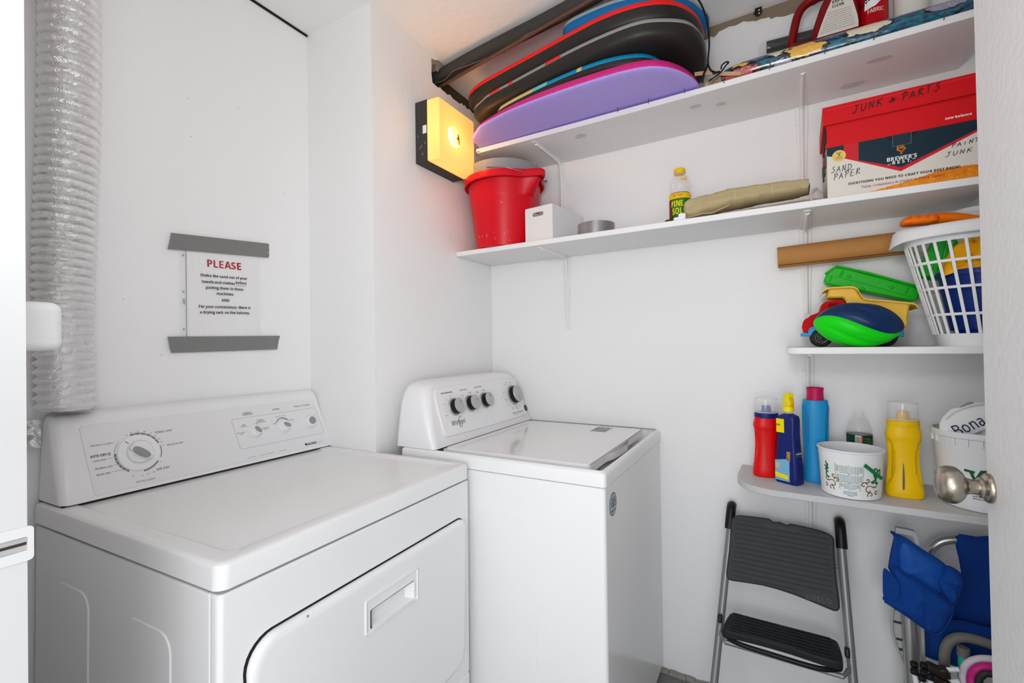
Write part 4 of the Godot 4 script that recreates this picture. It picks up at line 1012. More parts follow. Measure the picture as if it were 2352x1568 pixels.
func middle_shelf() -> void:
	red_bucket()
	# narrow white bin
	var t := wthing("storage_bin", "small white plastic bin with an oval hand hole beside the red bucket", "bin", 0.4015, 1.658, 0.135, -0.11)
	var b := MB.new()
	var o := rrect(-0.0635, 0.0, 0.0635, 0.138, 0.004, 2)
	var hole := rrect(-0.029, 0.101, 0.023, 0.117, 0.0079, 5)
	holed(b, o, hole, 0.118)
	walls(b, hole, 0.1155, 0.118, true)
	var ob := o.duplicate()
	b.T = place(Vector3.ZERO, 0, PI)
	b.prism(o, 0.115, 0.118, 0.001)
	b.T = Transform3D.IDENTITY
	b.rbox(Vector3(0.0622, 0.069, 0), Vector3(0.0026, 0.138, 0.236), 0.0012, 1)
	b.rbox(Vector3(-0.0622, 0.069, 0), Vector3(0.0026, 0.138, 0.236), 0.0012, 1)
	b.rbox(Vector3(0, 0.0015, 0), Vector3(0.125, 0.003, 0.234), 0.0012, 1)
	b.T = place(Vector3(0, 0, 0.1155), 0, PI)
	holed(b, o, rrect(-0.023, 0.101, 0.029, 0.117, 0.0079, 5), 0.0)
	part("shell", b.done(30.0), mat(rgb(228, 229, 230), 0.35), t)
	# roll of silver tape
	t = wthing("tape_roll", "roll of silver duct tape lying flat beside the white bin", "tape", 0.598, 1.658, 0.19)
	b = MB.new()
	b.lathe(pv([0.066, 0.0005, 0.0685, 0.001, 0.0685, 0.049, 0.066, 0.0495, 0.042, 0.0495]), 48, 1, 1, 2, Vector3.ZERO, false)
	b.lathe(pv([0.042, 0.0005, 0.066, 0.0005]), 48, 1, -1, 2, Vector3.ZERO, false)
	part("tape", b.done(40.0), bump(mat(rgb(150, 149, 148), 0.34, 0.55), noise_tex(0.012, 256, 41, true, 2.0), 5.0, 0.2), t)
	b = MB.new()
	b.lathe(pv([0.0422, 0.05, 0.0422, 0.0004, 0.0385, 0.0004, 0.0385, 0.05, 0.0422, 0.05]), 40, 1, 1, 2, Vector3.ZERO, false)
	part("core", b.done(40.0), mat(rgb(168, 138, 104), 0.8), t)
	pine_bottle()
	# bits at the shelf edge
	t = wthing("plug_adapter", "small white plastic plug lying at the shelf edge in front of the yellow-capped bottle", "plug", 0.917, 1.658, 0.268)
	b = MB.new()
	b.rbox(Vector3(0.004, 0.011, 0), Vector3(0.022, 0.021, 0.02), 0.003, 2)
	b.rbox(Vector3(-0.014, 0.006, 0.002), Vector3(0.016, 0.011, 0.014), 0.003, 2)
	part("body", b.done(), M.plasticw, t)
	b = MB.new()
	b.tube(smooth(PackedVector3Array([W(0.905, 1.667, 0.262), W(0.893, 1.673, 0.268), W(0.884, 1.665, 0.272), W(0.872, 1.662, 0.275), W(0.868, 1.6615, 0.272)]), 5), [0.001, 0.003, 0.003, 0.0032, 0.003, 0.003, 0.0034, 0.003, 0.003, 0.003, 0.0034, 0.003, 0.0026, 0.003, 0.0028, 0.0025, 0.0022, 0.002, 0.0015, 0.0012, 0.0008], 7)
	tag(part("dried_twig", b.done(0.0), mat(rgb(66, 48, 40), 0.9), self), "dark dried twig lying beside the small white plug", "twig")
	towels()
	boxes()

func red_bucket() -> void:
	var red := mat(rgb(214, 10, 32), 0.36)
	var t := wthing("mop_bucket", "bright red plastic bucket with a pouring lip, a grey wringer insert and wire bail", "bucket", 0.186, 1.658, 0.173)
	var b := MB.new()
	var prof := pv([0.110, 0.0, 0.119, 0.004, 0.121, 0.02, 0.1435, 0.196, 0.1445, 0.199, 0.1455, 0.205, 0.1525, 0.262])
	b.lathe(prof, 64, 1, 1, 2, Vector3.ZERO, 1)
	b.lathe(pv([0.149, 0.262, 0.138, 0.19, 0.118, 0.01, 0.0, 0.008]), 64, 1, 1, 2, Vector3.ZERO, false)
	var spout := func(p: Vector3) -> Vector3:
		var a := atan2(-p.z, p.x)
		var k := exp(-pow(wrapf(a + 0.25, -PI, PI) / 0.20, 2.0)) * smoothstep(0.17, 0.262, p.y)
		return Vector3(p.x * (1.0 + 0.32 * k), p.y, p.z * (1.0 + 0.32 * k))
	b.bend(0, spout)
	part("body", b.done(35.0), red, t)
	b = MB.new()
	b.lathe(pv([0.1525, 0.270, 0.166, 0.262, 0.1695, 0.265, 0.1690, 0.285, 0.166, 0.292, 0.160, 0.294, 0.151, 0.290, 0.149, 0.262]), 64, 1, 1, 2, Vector3.ZERO, false)
	b.bend(0, spout)
	part("rim", b.done(35.0), red, t)
	b = MB.new()
	b.lathe(pv([0.135, 0.285, 0.145, 0.290, 0.147, 0.320, 0.149, 0.328, 0.148, 0.342, 0.143, 0.345, 0.138, 0.342, 0.136, 0.30, 0.10, 0.26]), 56, 1, 1, 2, Vector3(-0.006, 0, -0.004), false)
	part("wringer", b.done(35.0), mat(rgb(150, 151, 152), 0.45), t)
	b = MB.new()
	var pth := PackedVector3Array()
	for i in 22:
		var a := lerpf(0.45, PI * 1.12, i / 21.0)
		pth.append(Vector3(-0.01 + cos(a) * 0.143, 0.356 + 0.006 * sin(a) , -0.01 - sin(a) * 0.143 + 0.03))
	pth.append(pth[-1] + Vector3(0.006, -0.02, 0.006))
	b.tube(smooth(pth, 2), 0.0115, 12)
	part("grip", b.done(), mat(rgb(146, 147, 148), 0.4), t)
	b = MB.new()
	pth = PackedVector3Array()
	for i in 18:
		var a := lerpf(0.16, -1.35, i / 17.0)
		pth.append(Vector3(cos(a) * 0.163, 0.268 + 0.038 * sin(clampf((0.9 + a) * 1.2, -1.5, 1.4)) * 0.6 + 0.008, -sin(a) * 0.163))
	b.tube(pv3([0.207, 0.252, 0.02, 0.200, 0.252, 0.025, 0.175, 0.262, 0.055, 0.140, 0.281, 0.10, 0.09, 0.295, 0.14, 0.02, 0.301, 0.163]), 0.0019, 7)
	b.rbox(Vector3(0.2075, 0.252, 0.02), Vector3(0.008, 0.008, 0.008), 0.003, 2)
	part("wire_bail", b.done(), mat(rgb(120, 112, 104), 0.35, 0.8), t)
	b = MB.new()
	for i in 16:
		var a := 4.0 + rng.randf() * 1.5
		var y := rng.randf_range(0.02, 0.06) if i < 11 else rng.randf_range(0.09, 0.2)
		b.T = Transform3D(Basis(Vector3.UP, a - PI / 2 + PI), Vector3(cos(a), 0, -sin(a)) * 0.0) 
		var r := 0.121 + (y - 0.02) * 0.128 + 0.0003
		b.T = Transform3D(Basis(Vector3.UP, a + PI / 2), Vector3(cos(a) * r, y, -sin(a) * r))
		b.rbox(Vector3.ZERO, Vector3(0.0016, rng.randf_range(0.003, 0.011), 0.0006), 0.0003, 1)
	var sc := part("paint_flecks", b.done(), mat(rgb(246, 150, 152), 0.5), t)
	sc.set_meta("kind", "stuff")

func clear_plastic(a := 0.06) -> StandardMaterial3D:
	var m := mat(Color(0.97, 0.97, 0.97, a), 0.05)
	m.transparency = BaseMaterial3D.TRANSPARENCY_ALPHA
	return m

func wrap_label(t: Node, called: String, r: float, y0: float, y1: float, a0: float, a1: float, m: Material, lift := 0.0006, n := 24) -> MeshInstance3D:
	var b := MB.new()
	var rows := []
	for y in [y0, y1]:
		var row := PackedVector3Array()
		for i in n + 1:
			var a := lerpf(a0, a1, i / float(n))
			row.append(Vector3(sin(a) * (r + lift), y, cos(a) * (r + lift)))
		rows.append(row)
	b.grid(rows)
	return part(called, b.done(60.0), m, t)

func bend_on(r: float, turn := 0.0) -> Callable:
	return func(p: Vector3) -> Vector3:
		var a := p.x / r + turn
		return Vector3(sin(a) * (r + p.z), p.y, cos(a) * (r + p.z))

func pine_bottle() -> void:
	var t := wthing("cleaner_bottle", "clear bottle with yellow screw cap and green and yellow label beside the towel", "bottle", 0.889, 1.658, 0.135)
	var b := MB.new()
	b.lathe(smooth2(pv([0.030, 0.0, 0.0345, 0.004, 0.0352, 0.02, 0.0352, 0.06, 0.0352, 0.11, 0.0358, 0.15, 0.0345, 0.166, 0.028, 0.183, 0.0195, 0.194, 0.0175, 0.202]), 4), 36)
	part("body", b.done(), clear_plastic(0.16), t)
	b = MB.new()
	b.lathe(pv([0.030, 0.002, 0.0335, 0.006, 0.0335, 0.126, 0.0, 0.126]), 32)
	var lm := mat(Color(0.16, 0.07, 0.02, 0.55), 0.1)
	lm.transparency = BaseMaterial3D.TRANSPARENCY_ALPHA
	part("liquid", b.done(), mat(rgb(58, 30, 14), 0.15), t)
	b = MB.new()
	b.lathe(pv([0.0178, 0.196, 0.0178, 0.199, 0.0172, 0.200]), 28)
	b.lathe(pv([0.0195, 0.200, 0.0198, 0.2015, 0.0193, 0.2125, 0.0175, 0.2145]), 28)
	part("cap", b.done(30.0), mat(rgb(248, 196, 8), 0.4), t)
	wrap_label(t, "label", 0.0354, 0.022, 0.121, -1.9, 1.9, mat(rgb(38, 120, 32), 0.4))
	wrap_label(t, "label_band", 0.0354, 0.104, 0.122, -1.9, 1.9, mat(rgb(246, 200, 12), 0.4), 0.0008)
	wrap_label(t, "label_wood", 0.0354, 0.03, 0.103, -1.5, -0.62, mat(rgb(96, 42, 20), 0.5), 0.0008)
	wrap_label(t, "neck_sticker", 0.0325, 0.164, 0.172, 0.25, 0.95, mat(rgb(246, 190, 16), 0.4), 0.0012)
	var ye := mat(rgb(250, 226, 30), 0.4)
	fit(t, "PINE", -0.024, 0.016, 0.086, 0.020, ye, place(Vector3(0, 0, 0.0012)), true, "Droid Sans", false, bend_on(0.0354))
	fit(t, "SOL", -0.02, 0.014, 0.060, 0.022, ye, place(Vector3(0, 0, 0.0012)), true, "Droid Sans", false, bend_on(0.0354))
	fit(t, "2X", -0.017, -0.007, 0.114, 0.007, mat(rgb(190, 30, 20), 0.5), place(Vector3(0, 0, 0.0012)), true, "Droid Sans", false, bend_on(0.0354))
	fit(t, "CONCENTRATED\nFORMULA", -0.004, 0.018, 0.114, 0.0026, mat(rgb(190, 30, 20), 0.5), place(Vector3(0, 0, 0.0012)), true, "Droid Sans", false, bend_on(0.0354))

# a soft folded cloth lofted along x: stations [x, bottom, top, back, front]
func cloth_loft(st: Array, fuzz: float, seg := 28, sub := 7) -> ArrayMesh:
	var b := MB.new()
	var ctl := []
	for k in 5:
		var p := PackedVector3Array()
		for q in st: p.append(Vector3(q[0], q[k], 0))
		ctl.append(smooth(p, sub))
	var rows := []
	var nz := FastNoiseLite.new()
	nz.seed = 77
	nz.frequency = 14.0
	for i in ctl[0].size():
		var row := PackedVector3Array()
		var yb: float = ctl[1][i].y
		var yt: float = ctl[2][i].y
		var z0: float = ctl[3][i].y
		var z1: float = ctl[4][i].y
		for j in seg:
			var a := TAU * j / seg
			var c := cos(a)
			var s := sin(a)
			var q := pow(pow(absf(c), 3.0) + pow(absf(s), 3.0), -1.0 / 3.0)
			var p := Vector3(ctl[0][i].x, (yb + yt) / 2.0 + s * q * (yt - yb) / 2.0, (z0 + z1) / 2.0 + c * q * (z1 - z0) / 2.0)
			p += Vector3(0, s, c) * nz.get_noise_3d(p.x, p.y * 1.5, p.z) * 0.004
			p += Vector3(rng.randf_range(-fuzz, fuzz), rng.randf_range(-fuzz, fuzz), rng.randf_range(-fuzz, fuzz))
			if p.y < yb: p.y = yb
			row.append(p)
		row.reverse()
		rows.append(row)
	b.grid(rows, true)
	var r0: PackedVector3Array = rows[0].duplicate()
	r0.reverse()
	b.fan(r0, (r0[0] + r0[seg / 2]) / 2.0)
	b.fan(rows[-1], (rows[-1][0] + rows[-1][seg / 2]) / 2.0)
	return b.done(70.0)

func towels() -> void:
	var terry := noise_tex(0.16, 512, 51, true, 9.0)
	var t := wthing("folded_towel", "pale pink-grey towel lying flat under the beige towel", "towel", 1.0, 1.658, 0)
	var wm := mottle(bump(mat(rgb(232, 220, 212), 0.95), terry, 9.0, 1.2), 0.1, 9.0, 0.85)
	part("cloth", cloth_loft([[0.0, 0.0005, 0.008, 0.06, 0.25], [0.03, 0.0005, 0.009, 0.05, 0.262], [0.12, 0.0005, 0.017, 0.04, 0.268], [0.21, 0.0005, 0.022, 0.04, 0.27], [0.258, 0.0005, 0.026, 0.05, 0.268], [0.285, 0.0005, 0.041, 0.08, 0.262], [0.298, 0.0005, 0.034, 0.10, 0.25], [0.303, 0.001, 0.012, 0.12, 0.24]], 0.0012), wm, t)
	var b := MB.new()
	b.tube(smooth(pv3([0.272, 0.004, 0.2705, 0.270, 0.020, 0.272, 0.276, 0.034, 0.264, 0.288, 0.0425, 0.24]), 5), 0.0028, 7)
	part("hem", b.done(), wm, t)
	t = wthing("folded_towel", "beige terry towel folded into a long roll between the yellow-capped bottle and the cardboard box", "towel", 0.92, 1.658, 0)
	var m := mottle(bump(mat(rgb(238, 216, 166), 0.95), terry, 10.0, 1.6), 0.1, 10.0, 0.84)
	part("cloth", cloth_loft([[0.0, 0.030, 0.058, 0.13, 0.23], [0.006, 0.014, 0.070, 0.105, 0.258], [0.03, 0.006, 0.078, 0.09, 0.27], [0.09, 0.017, 0.083, 0.085, 0.27], [0.15, 0.026, 0.088, 0.08, 0.268], [0.20, 0.031, 0.0885, 0.08, 0.266], [0.25, 0.032, 0.083, 0.08, 0.266], [0.30, 0.034, 0.082, 0.08, 0.264], [0.342, 0.037, 0.078, 0.08, 0.262], [0.346, 0.039, 0.076, 0.09, 0.258]], 0.0013), m, t)
	for k in 3:
		b = MB.new()
		var rows := []
		for i in 8:
			var row := PackedVector3Array()
			for j in 9:
				row.append(Vector3(0.3462 + k * 0.0014 + 0.0006 * sin(i * 1.1), 0.040 + k * 0.001 + (0.037 - k * 0.003) * i / 7.0, 0.10 + 0.16 * j / 8.0 - k * 0.002))
			rows.append(row)
		b.grid(rows)
		part("fold", b.done(60.0), m, t)
	b = MB.new()
	var rows2 := []
	for i in 3:
		var row := PackedVector3Array()
		for j in 24:
			var x := 0.012 + j * 0.0055
			row.append(Vector3(x, 0.002 + i * 0.004 + 0.006 * sin(j * 0.33) * (j / 24.0) + j * 0.0007, 0.272 - i * 0.006 + 0.004 * sin(j * 0.8)))
		rows2.append(row)
	b.grid(rows2)
	part("lower_hem", b.done(60.0), m, t)

func sheet(parent: Node, called: String, pts: Array, z: float, m: Material, thick := 0.0003) -> MeshInstance3D:
	var b := MB.new()
	b.prism(pv(pts), z, z + thick)
	return part(called, b.done(0.0), m, parent)

func boxes() -> void:
	var t := wthing("cardboard_box", "printed cardboard box with a navy and orange front under the red shoe box", "box", 1.31, 1.658, 0.265)
	var b := MB.new()
	b.rbox(Vector3(0.17, 0.0725, -0.115), Vector3(0.34, 0.145, 0.23), 0.002, 1)
	part("carton", b.done(), mat(rgb(222, 216, 206), 0.5), t)
	b = MB.new()
	for i in 12: b.rbox(Vector3(-0.0015, 0.112 + 0.012 * sin(i * 1.3), -0.02 - i * 0.012), Vector3(0.004, 0.03, 0.013), 0.0015, 1)
	part("torn_side", b.done(), mat(rgb(96, 92, 88), 0.9), t)
	var navy := mat(rgb(16, 42, 56), 0.4)
	var red := mat(rgb(206, 28, 44), 0.4)
	sheet(t, "print_corner", [0.0, 0.1445, 0.0394, 0.1445, 0.0389, 0.1104, 0.0, 0.1216], 0.0, navy)
	sheet(t, "print_red", [0.0394, 0.1445, 0.0721, 0.1445, 0.0713, 0.0954, 0.1613, 0.0575, 0.339, 0.134, 0.339, 0.129, 0.1602, 0.0471, 0.0389, 0.1079], 0.0, red)
	sheet(t, "print_navy", [0.0721, 0.1445, 0.339, 0.1445, 0.339, 0.134, 0.1613, 0.0575, 0.0713, 0.0954], 0.0, navy)
	var im := Image.create(256, 64, false, Image.FORMAT_RGB8)
	var nz := FastNoiseLite.new()
	nz.seed = 3
	nz.frequency = 0.05
	for y in 64:
		for x in 256:
			var c := rgb(238, 148, 26).lerp(rgb(206, 98, 10), clampf(y / 64.0 + nz.get_noise_2d(x, y) * 0.5, 0, 1))
			if nz.get_noise_2d(x * 6 + 300, y * 6) > 0.42: c = rgb(250, 206, 120)
			im.set_pixel(x, y, c)
	var om := mat(Color.WHITE, 0.4)
	om.albedo_texture = ImageTexture.create_from_image(im)
	om.uv1_scale = Vector3(4, 16, 1)
	om.texture_repeat = true
	var edge := PackedVector2Array([Vector2(0.339, 0.002), Vector2(0.085, 0.002)])
	for q in smooth2(pv([0.092, 0.004, 0.1275, 0.0105, 0.1688, 0.0172, 0.2173, 0.0284, 0.243, 0.0340, 0.2762, 0.0350, 0.30, 0.0345, 0.339, 0.031]), 8):
		edge.append(q + Vector2(0, rng.randf_range(-0.0008, 0.0012)))
	edge.reverse()
	b = MB.new()
	b.prism(edge, 0.0, 0.0003)
	part("print_orange", b.done(0.0), om, t)
	# gold seal
	var seal := PackedVector2Array()
	for i in 64: seal.append(Vector2(0.0279, 0.117) + Vector2(cos(TAU * i / 64.0), sin(TAU * i / 64.0)) * (0.0163 if i % 2 == 0 else 0.0152))
	b = MB.new()
	b.prism(seal, 0.0003, 0.0006)
	part("seal", b.done(0.0), mat(rgb(230, 196, 106), 0.45), t)
	var X := place(Vector3(0, 0, 0.0007))
	fit(t, "Makes", 0.0225, 0.0335, 0.1255, 0.0026, M.ink, X, true)
	fit(t, "5", 0.0253, 0.0305, 0.1195, 0.0055, M.ink, X, true)
	fit(t, "Gallons", 0.0215, 0.0345, 0.1132, 0.0026, M.ink, X, true)
	fit(t, "Approx. 48 bottles", 0.020, 0.036, 0.1087, 0.0016, M.ink, X)
	# tuck flap and its finger notches
	sheet(t, "flap", [0.1444, 0.1448, 0.1824, 0.1448, 0.1819, 0.1158, 0.1439, 0.1142], 0.0003, mat(rgb(22, 48, 60), 0.5), 0.0012)
	b = MB.new()
	stroke(b, pv([0.1444, 0.1440, 0.1439, 0.1142, 0.1819, 0.1158, 0.1824, 0.1445]), 0.0010, 0.0016)
	part("flap_edge", b.done(0.0), mat(rgb(104, 116, 120), 0.8), t)
	for s in [-1, 1]:
		var c := Vector2(0.1444 if s < 0 else 0.1824, 0.1448)
		var pl := PackedVector2Array([c])
		for q in arc(Vector2.ZERO, 0.0118, 0, -90, 6): pl.append(c + Vector2(q.x * s, q.y))
		b = MB.new()
		b.prism(pl, 0.0, 0.0005)
		part("finger_notch", b.done(0.0), M.black, t)
	var wh := mat(rgb(240, 240, 238), 0.5)
	fit(t, "BREWER'S", 0.1319, 0.1929, 0.0825, 0.0102, wh, X, true)
	fit(t, "B E S T.", 0.1429, 0.1812, 0.0722, 0.0082, wh, X, true)
	fit(t, "EST.", 0.1335, 0.1405, 0.0695, 0.0022, wh, X, true)
	fit(t, "1999", 0.1835, 0.1905, 0.0745, 0.0022, wh, X, true)
	fit(t, "EVERYTHING YOU NEED TO CRAFT YOUR BEST BREW!", 0.0484, 0.2751, 0.0350, 0.0064, M.ink, X, true)
	fit(t, "Value, Consistency & Quality In Every Variety", 0.0763, 0.2469, 0.0205, 0.0066, mat(rgb(150, 42, 44), 0.5), place(Vector3(0, 0, 0.0007), 0, 0, 0.0), false, "Droid Serif", true)
	# the B whose foot runs to a drop
	b = MB.new()
	for q in [[0.1545, 0.1142, 0.1545, 0.1035], [0.1545, 0.1142, 0.164, 0.1135, 0.166, 0.1105, 0.158, 0.1085], [0.158, 0.1085, 0.169, 0.107, 0.1665, 0.1018, 0.1615, 0.0990, 0.1575, 0.1025], [0.1612, 0.0995, 0.1620, 0.0930]]:
		stroke(b, smooth2(pv(q), 4), 0.0034)
	part("emblem", b.done(0.0), mat(rgb(240, 140, 40), 0.45), t, X)
	hand(t, "SAND", 0.0093, 0.0585, 0.0725, 0.0165, 0.0013, X, 0.001)
	hand(t, "PAPER", 0.0141, 0.077, 0.0515, 0.0165, 0.0013, X, 0.007)
	hand(t, "PAINT", 0.2590, 0.3130, 0.0858, 0.0095, 0.0012, X, 0.005)
	hand(t, "JUNK", 0.2485, 0.2995, 0.0648, 0.0105, 0.0012, X, 0.003)
	# red shoe box on top: body below, overhanging lid above
	t = wthing("shoe_box", "bright red shoe box with black marker writing on its lid, topping the printed carton", "box", 1.31, 1.8035, 0.265, -0.012)
	var rm := mat(rgb(212, 0, 16), 0.5)
	b = MB.new()
	b.rbox(Vector3(0.168, 0.033, -0.1155), Vector3(0.338, 0.066, 0.222), 0.0015, 1)
	part("body", b.done(), rm, t)
	b = MB.new()
	b.rbox(Vector3(0.166, 0.0885, -0.1155), Vector3(0.348, 0.053, 0.230), 0.0015, 1)
	part("lid", b.done(), rm, t)
	b = MB.new()
	b.rbox(Vector3(0.166, 0.0628, 0.0), Vector3(0.348, 0.0016, 0.0012), 0.0004, 1)
	part("lid_edge", b.done(), mat(rgb(150, 10, 22), 0.6), t)
	b = MB.new()
	b.prism(pv([0.002, 0.104, 0.34, 0.107, 0.34, 0.1078, 0.002, 0.1048]), -0.0004, 0.0002)
	part("crease", b.done(0.0), mat(rgb(236, 70, 90), 0.6), t)
	b = MB.new()
	for i in 6: b.rbox(Vector3(-0.0015, 0.036 + 0.006 * sin(i * 2.0), -0.012 - i * 0.02), Vector3(0.004, 0.04, 0.02), 0.0015, 1)
	part("frayed_side", b.done(), mat(rgb(60, 40, 38), 0.9), t)
	hand(t, "JUNK", 0.061, 0.128, 0.080, 0.020, 0.0019, place(Vector3(0, 0, 0.0004)), 0.006)
	hand(t, "&", 0.135, 0.158, 0.087, 0.016, 0.0019, place(Vector3(0, 0, 0.0004)), 0.0)
	hand(t, "PARTS", 0.164, 0.244, 0.085, 0.019, 0.0019, place(Vector3(0, 0, 0.0004)), 0.006)
	fit(t, "new balance", 0.2492, 0.2985, 0.017, 0.0062, M.white, place(Vector3(0, 0, -0.0044)), true)

func toy_shelf() -> void:
	dump_truck()
	# toy football
	var t := wthing("toy_football", "toy football with a navy upper half, bright green lower half and spiral grooves", "football", 1.3735, 1.3058, 0.238)
	t.rotation.z = -0.10
	var halves := [MB.new(), MB.new()]
	var n := 72
	var m := 48
	var rows := []
	for i in m + 1:
		var s := -cos(PI * i / m)
		var row := PackedVector3Array()
		for j in n + 1:
			var a := TAU * j / n
			var tw := a
			var g := 0.5 + 0.5 * cos(tw * 8.0)
			var r := 0.0615 * pow(maxf(1.0 - pow(absf(s), 2.15), 0.0), 0.62) * (1.0 - 0.085 * pow(g, 3.0) * (1.0 - s * s))
			var a2 := a - s * 0.75
			row.append(Vector3(s * 0.1025, sin(a2) * r, cos(a2) * r))
		rows.append(row)
	for i in m:
		var s := -cos(PI * (i + 0.5) / m)
		for j in n:
			var th := wrapf(TAU * (j + 0.5) / n, -PI, PI)
			var hb: MB = halves[0] if th > 0.0 and th < PI else halves[1]
			hb.quad(rows[i][j], rows[i + 1][j], rows[i + 1][j + 1], rows[i][j + 1])
	part("upper_half", halves[0].done(60.0), mat(rgb(14, 46, 92), 0.34), t)
	part("lower_half", halves[1].done(60.0), mat(rgb(10, 216, 14), 0.4), t)
	# green sand tray leaning on the wall behind the truck
	t = wthing("sand_tray", "bright green plastic tray leaning on the wall behind the yellow dump truck", "tray", 1.36, 1.244, 0.02)
	var gm := mat(rgb(4, 186, 16), 0.4)
	var b := MB.new()
	var o := pv([-0.044, 0.222, -0.0198, 0.2499, 0.1741, 0.1700, 0.1765, 0.150, 0.1653, 0.129, 0.06, 0.13, -0.0462, 0.1982])
	b.prism(smooth2(pv([-0.0455, 0.226, -0.020, 0.2485, 0.06, 0.219, 0.172, 0.1695, 0.1765, 0.1500, 0.166, 0.130, 0.10, 0.150, 0.02, 0.176, -0.0455, 0.1985]), 3, true), 0.0, 0.052, 0.004)
	part("shell", b.done(30.0), gm, t)
	b = MB.new()
	b.tube(pv3([-0.049, 0.2285, 0.052, -0.018, 0.2505, 0.054, 0.06, 0.2215, 0.054, 0.174, 0.1715, 0.054, 0.1785, 0.150, 0.050]), 0.0035, 8)
	part("rim", b.done(), gm, t)
	for q in [[-0.036, 0.213, 0.008, 0.018], [-0.006, 0.228, 0.006, 0.02], [0.012, 0.216, 0.012, 0.008], [0.045, 0.1745, 0.012, 0.008], [0.114, 0.1745, 0.012, 0.008], [0.148, 0.163, 0.006, 0.02]]:
		b = MB.new()
		b.rbox(Vector3.ZERO, Vector3(q[2], q[3], 0.006), 0.0028, 2)
		part("lug", b.done(), gm, t, place(Vector3(q[0], q[1], 0.052), 0, 0, -0.38))
	b = MB.new()
	b.tube(pv3([-0.022, 0.220, 0.0525, 0.05, 0.190, 0.0525, 0.16, 0.142, 0.0525]), 0.0009, 6)
	part("seam", b.done(), gm, t)
	# cardboard tube lying across the back, from the wall end over the basket
	t = wthing("cardboard_tube", "long brown cardboard tube running behind the laundry basket below the second shelf", "tube", 1.1816, 1.541, 0.052)
	t.rotation.z = 0.028
	b = MB.new()
	b.T = place(Vector3.ZERO, 0, 0, -PI / 2)
	b.lathe(pv([0.0305, 0.02, 0.0325, 0.0, 0.0345, 0.0, 0.0345, 0.365, 0.03, 0.366]), 40, 1, 1, 2, Vector3.ZERO, false)
	part("tube", b.done(30.0), bump(mat(rgb(188, 132, 74), 0.62), noise_tex(0.2, 256, 61, true, 3.0), 8.0, 0.4), t)
	b = MB.new()
	b.box(Vector3(0.18, -0.0285, 0.0205), Vector3(0.36, 0.002, 0.0012))
	part("seam", b.done(0.0), mat(rgb(92, 54, 24), 0.8), t, place(Vector3.ZERO, 0.0))
	basket()

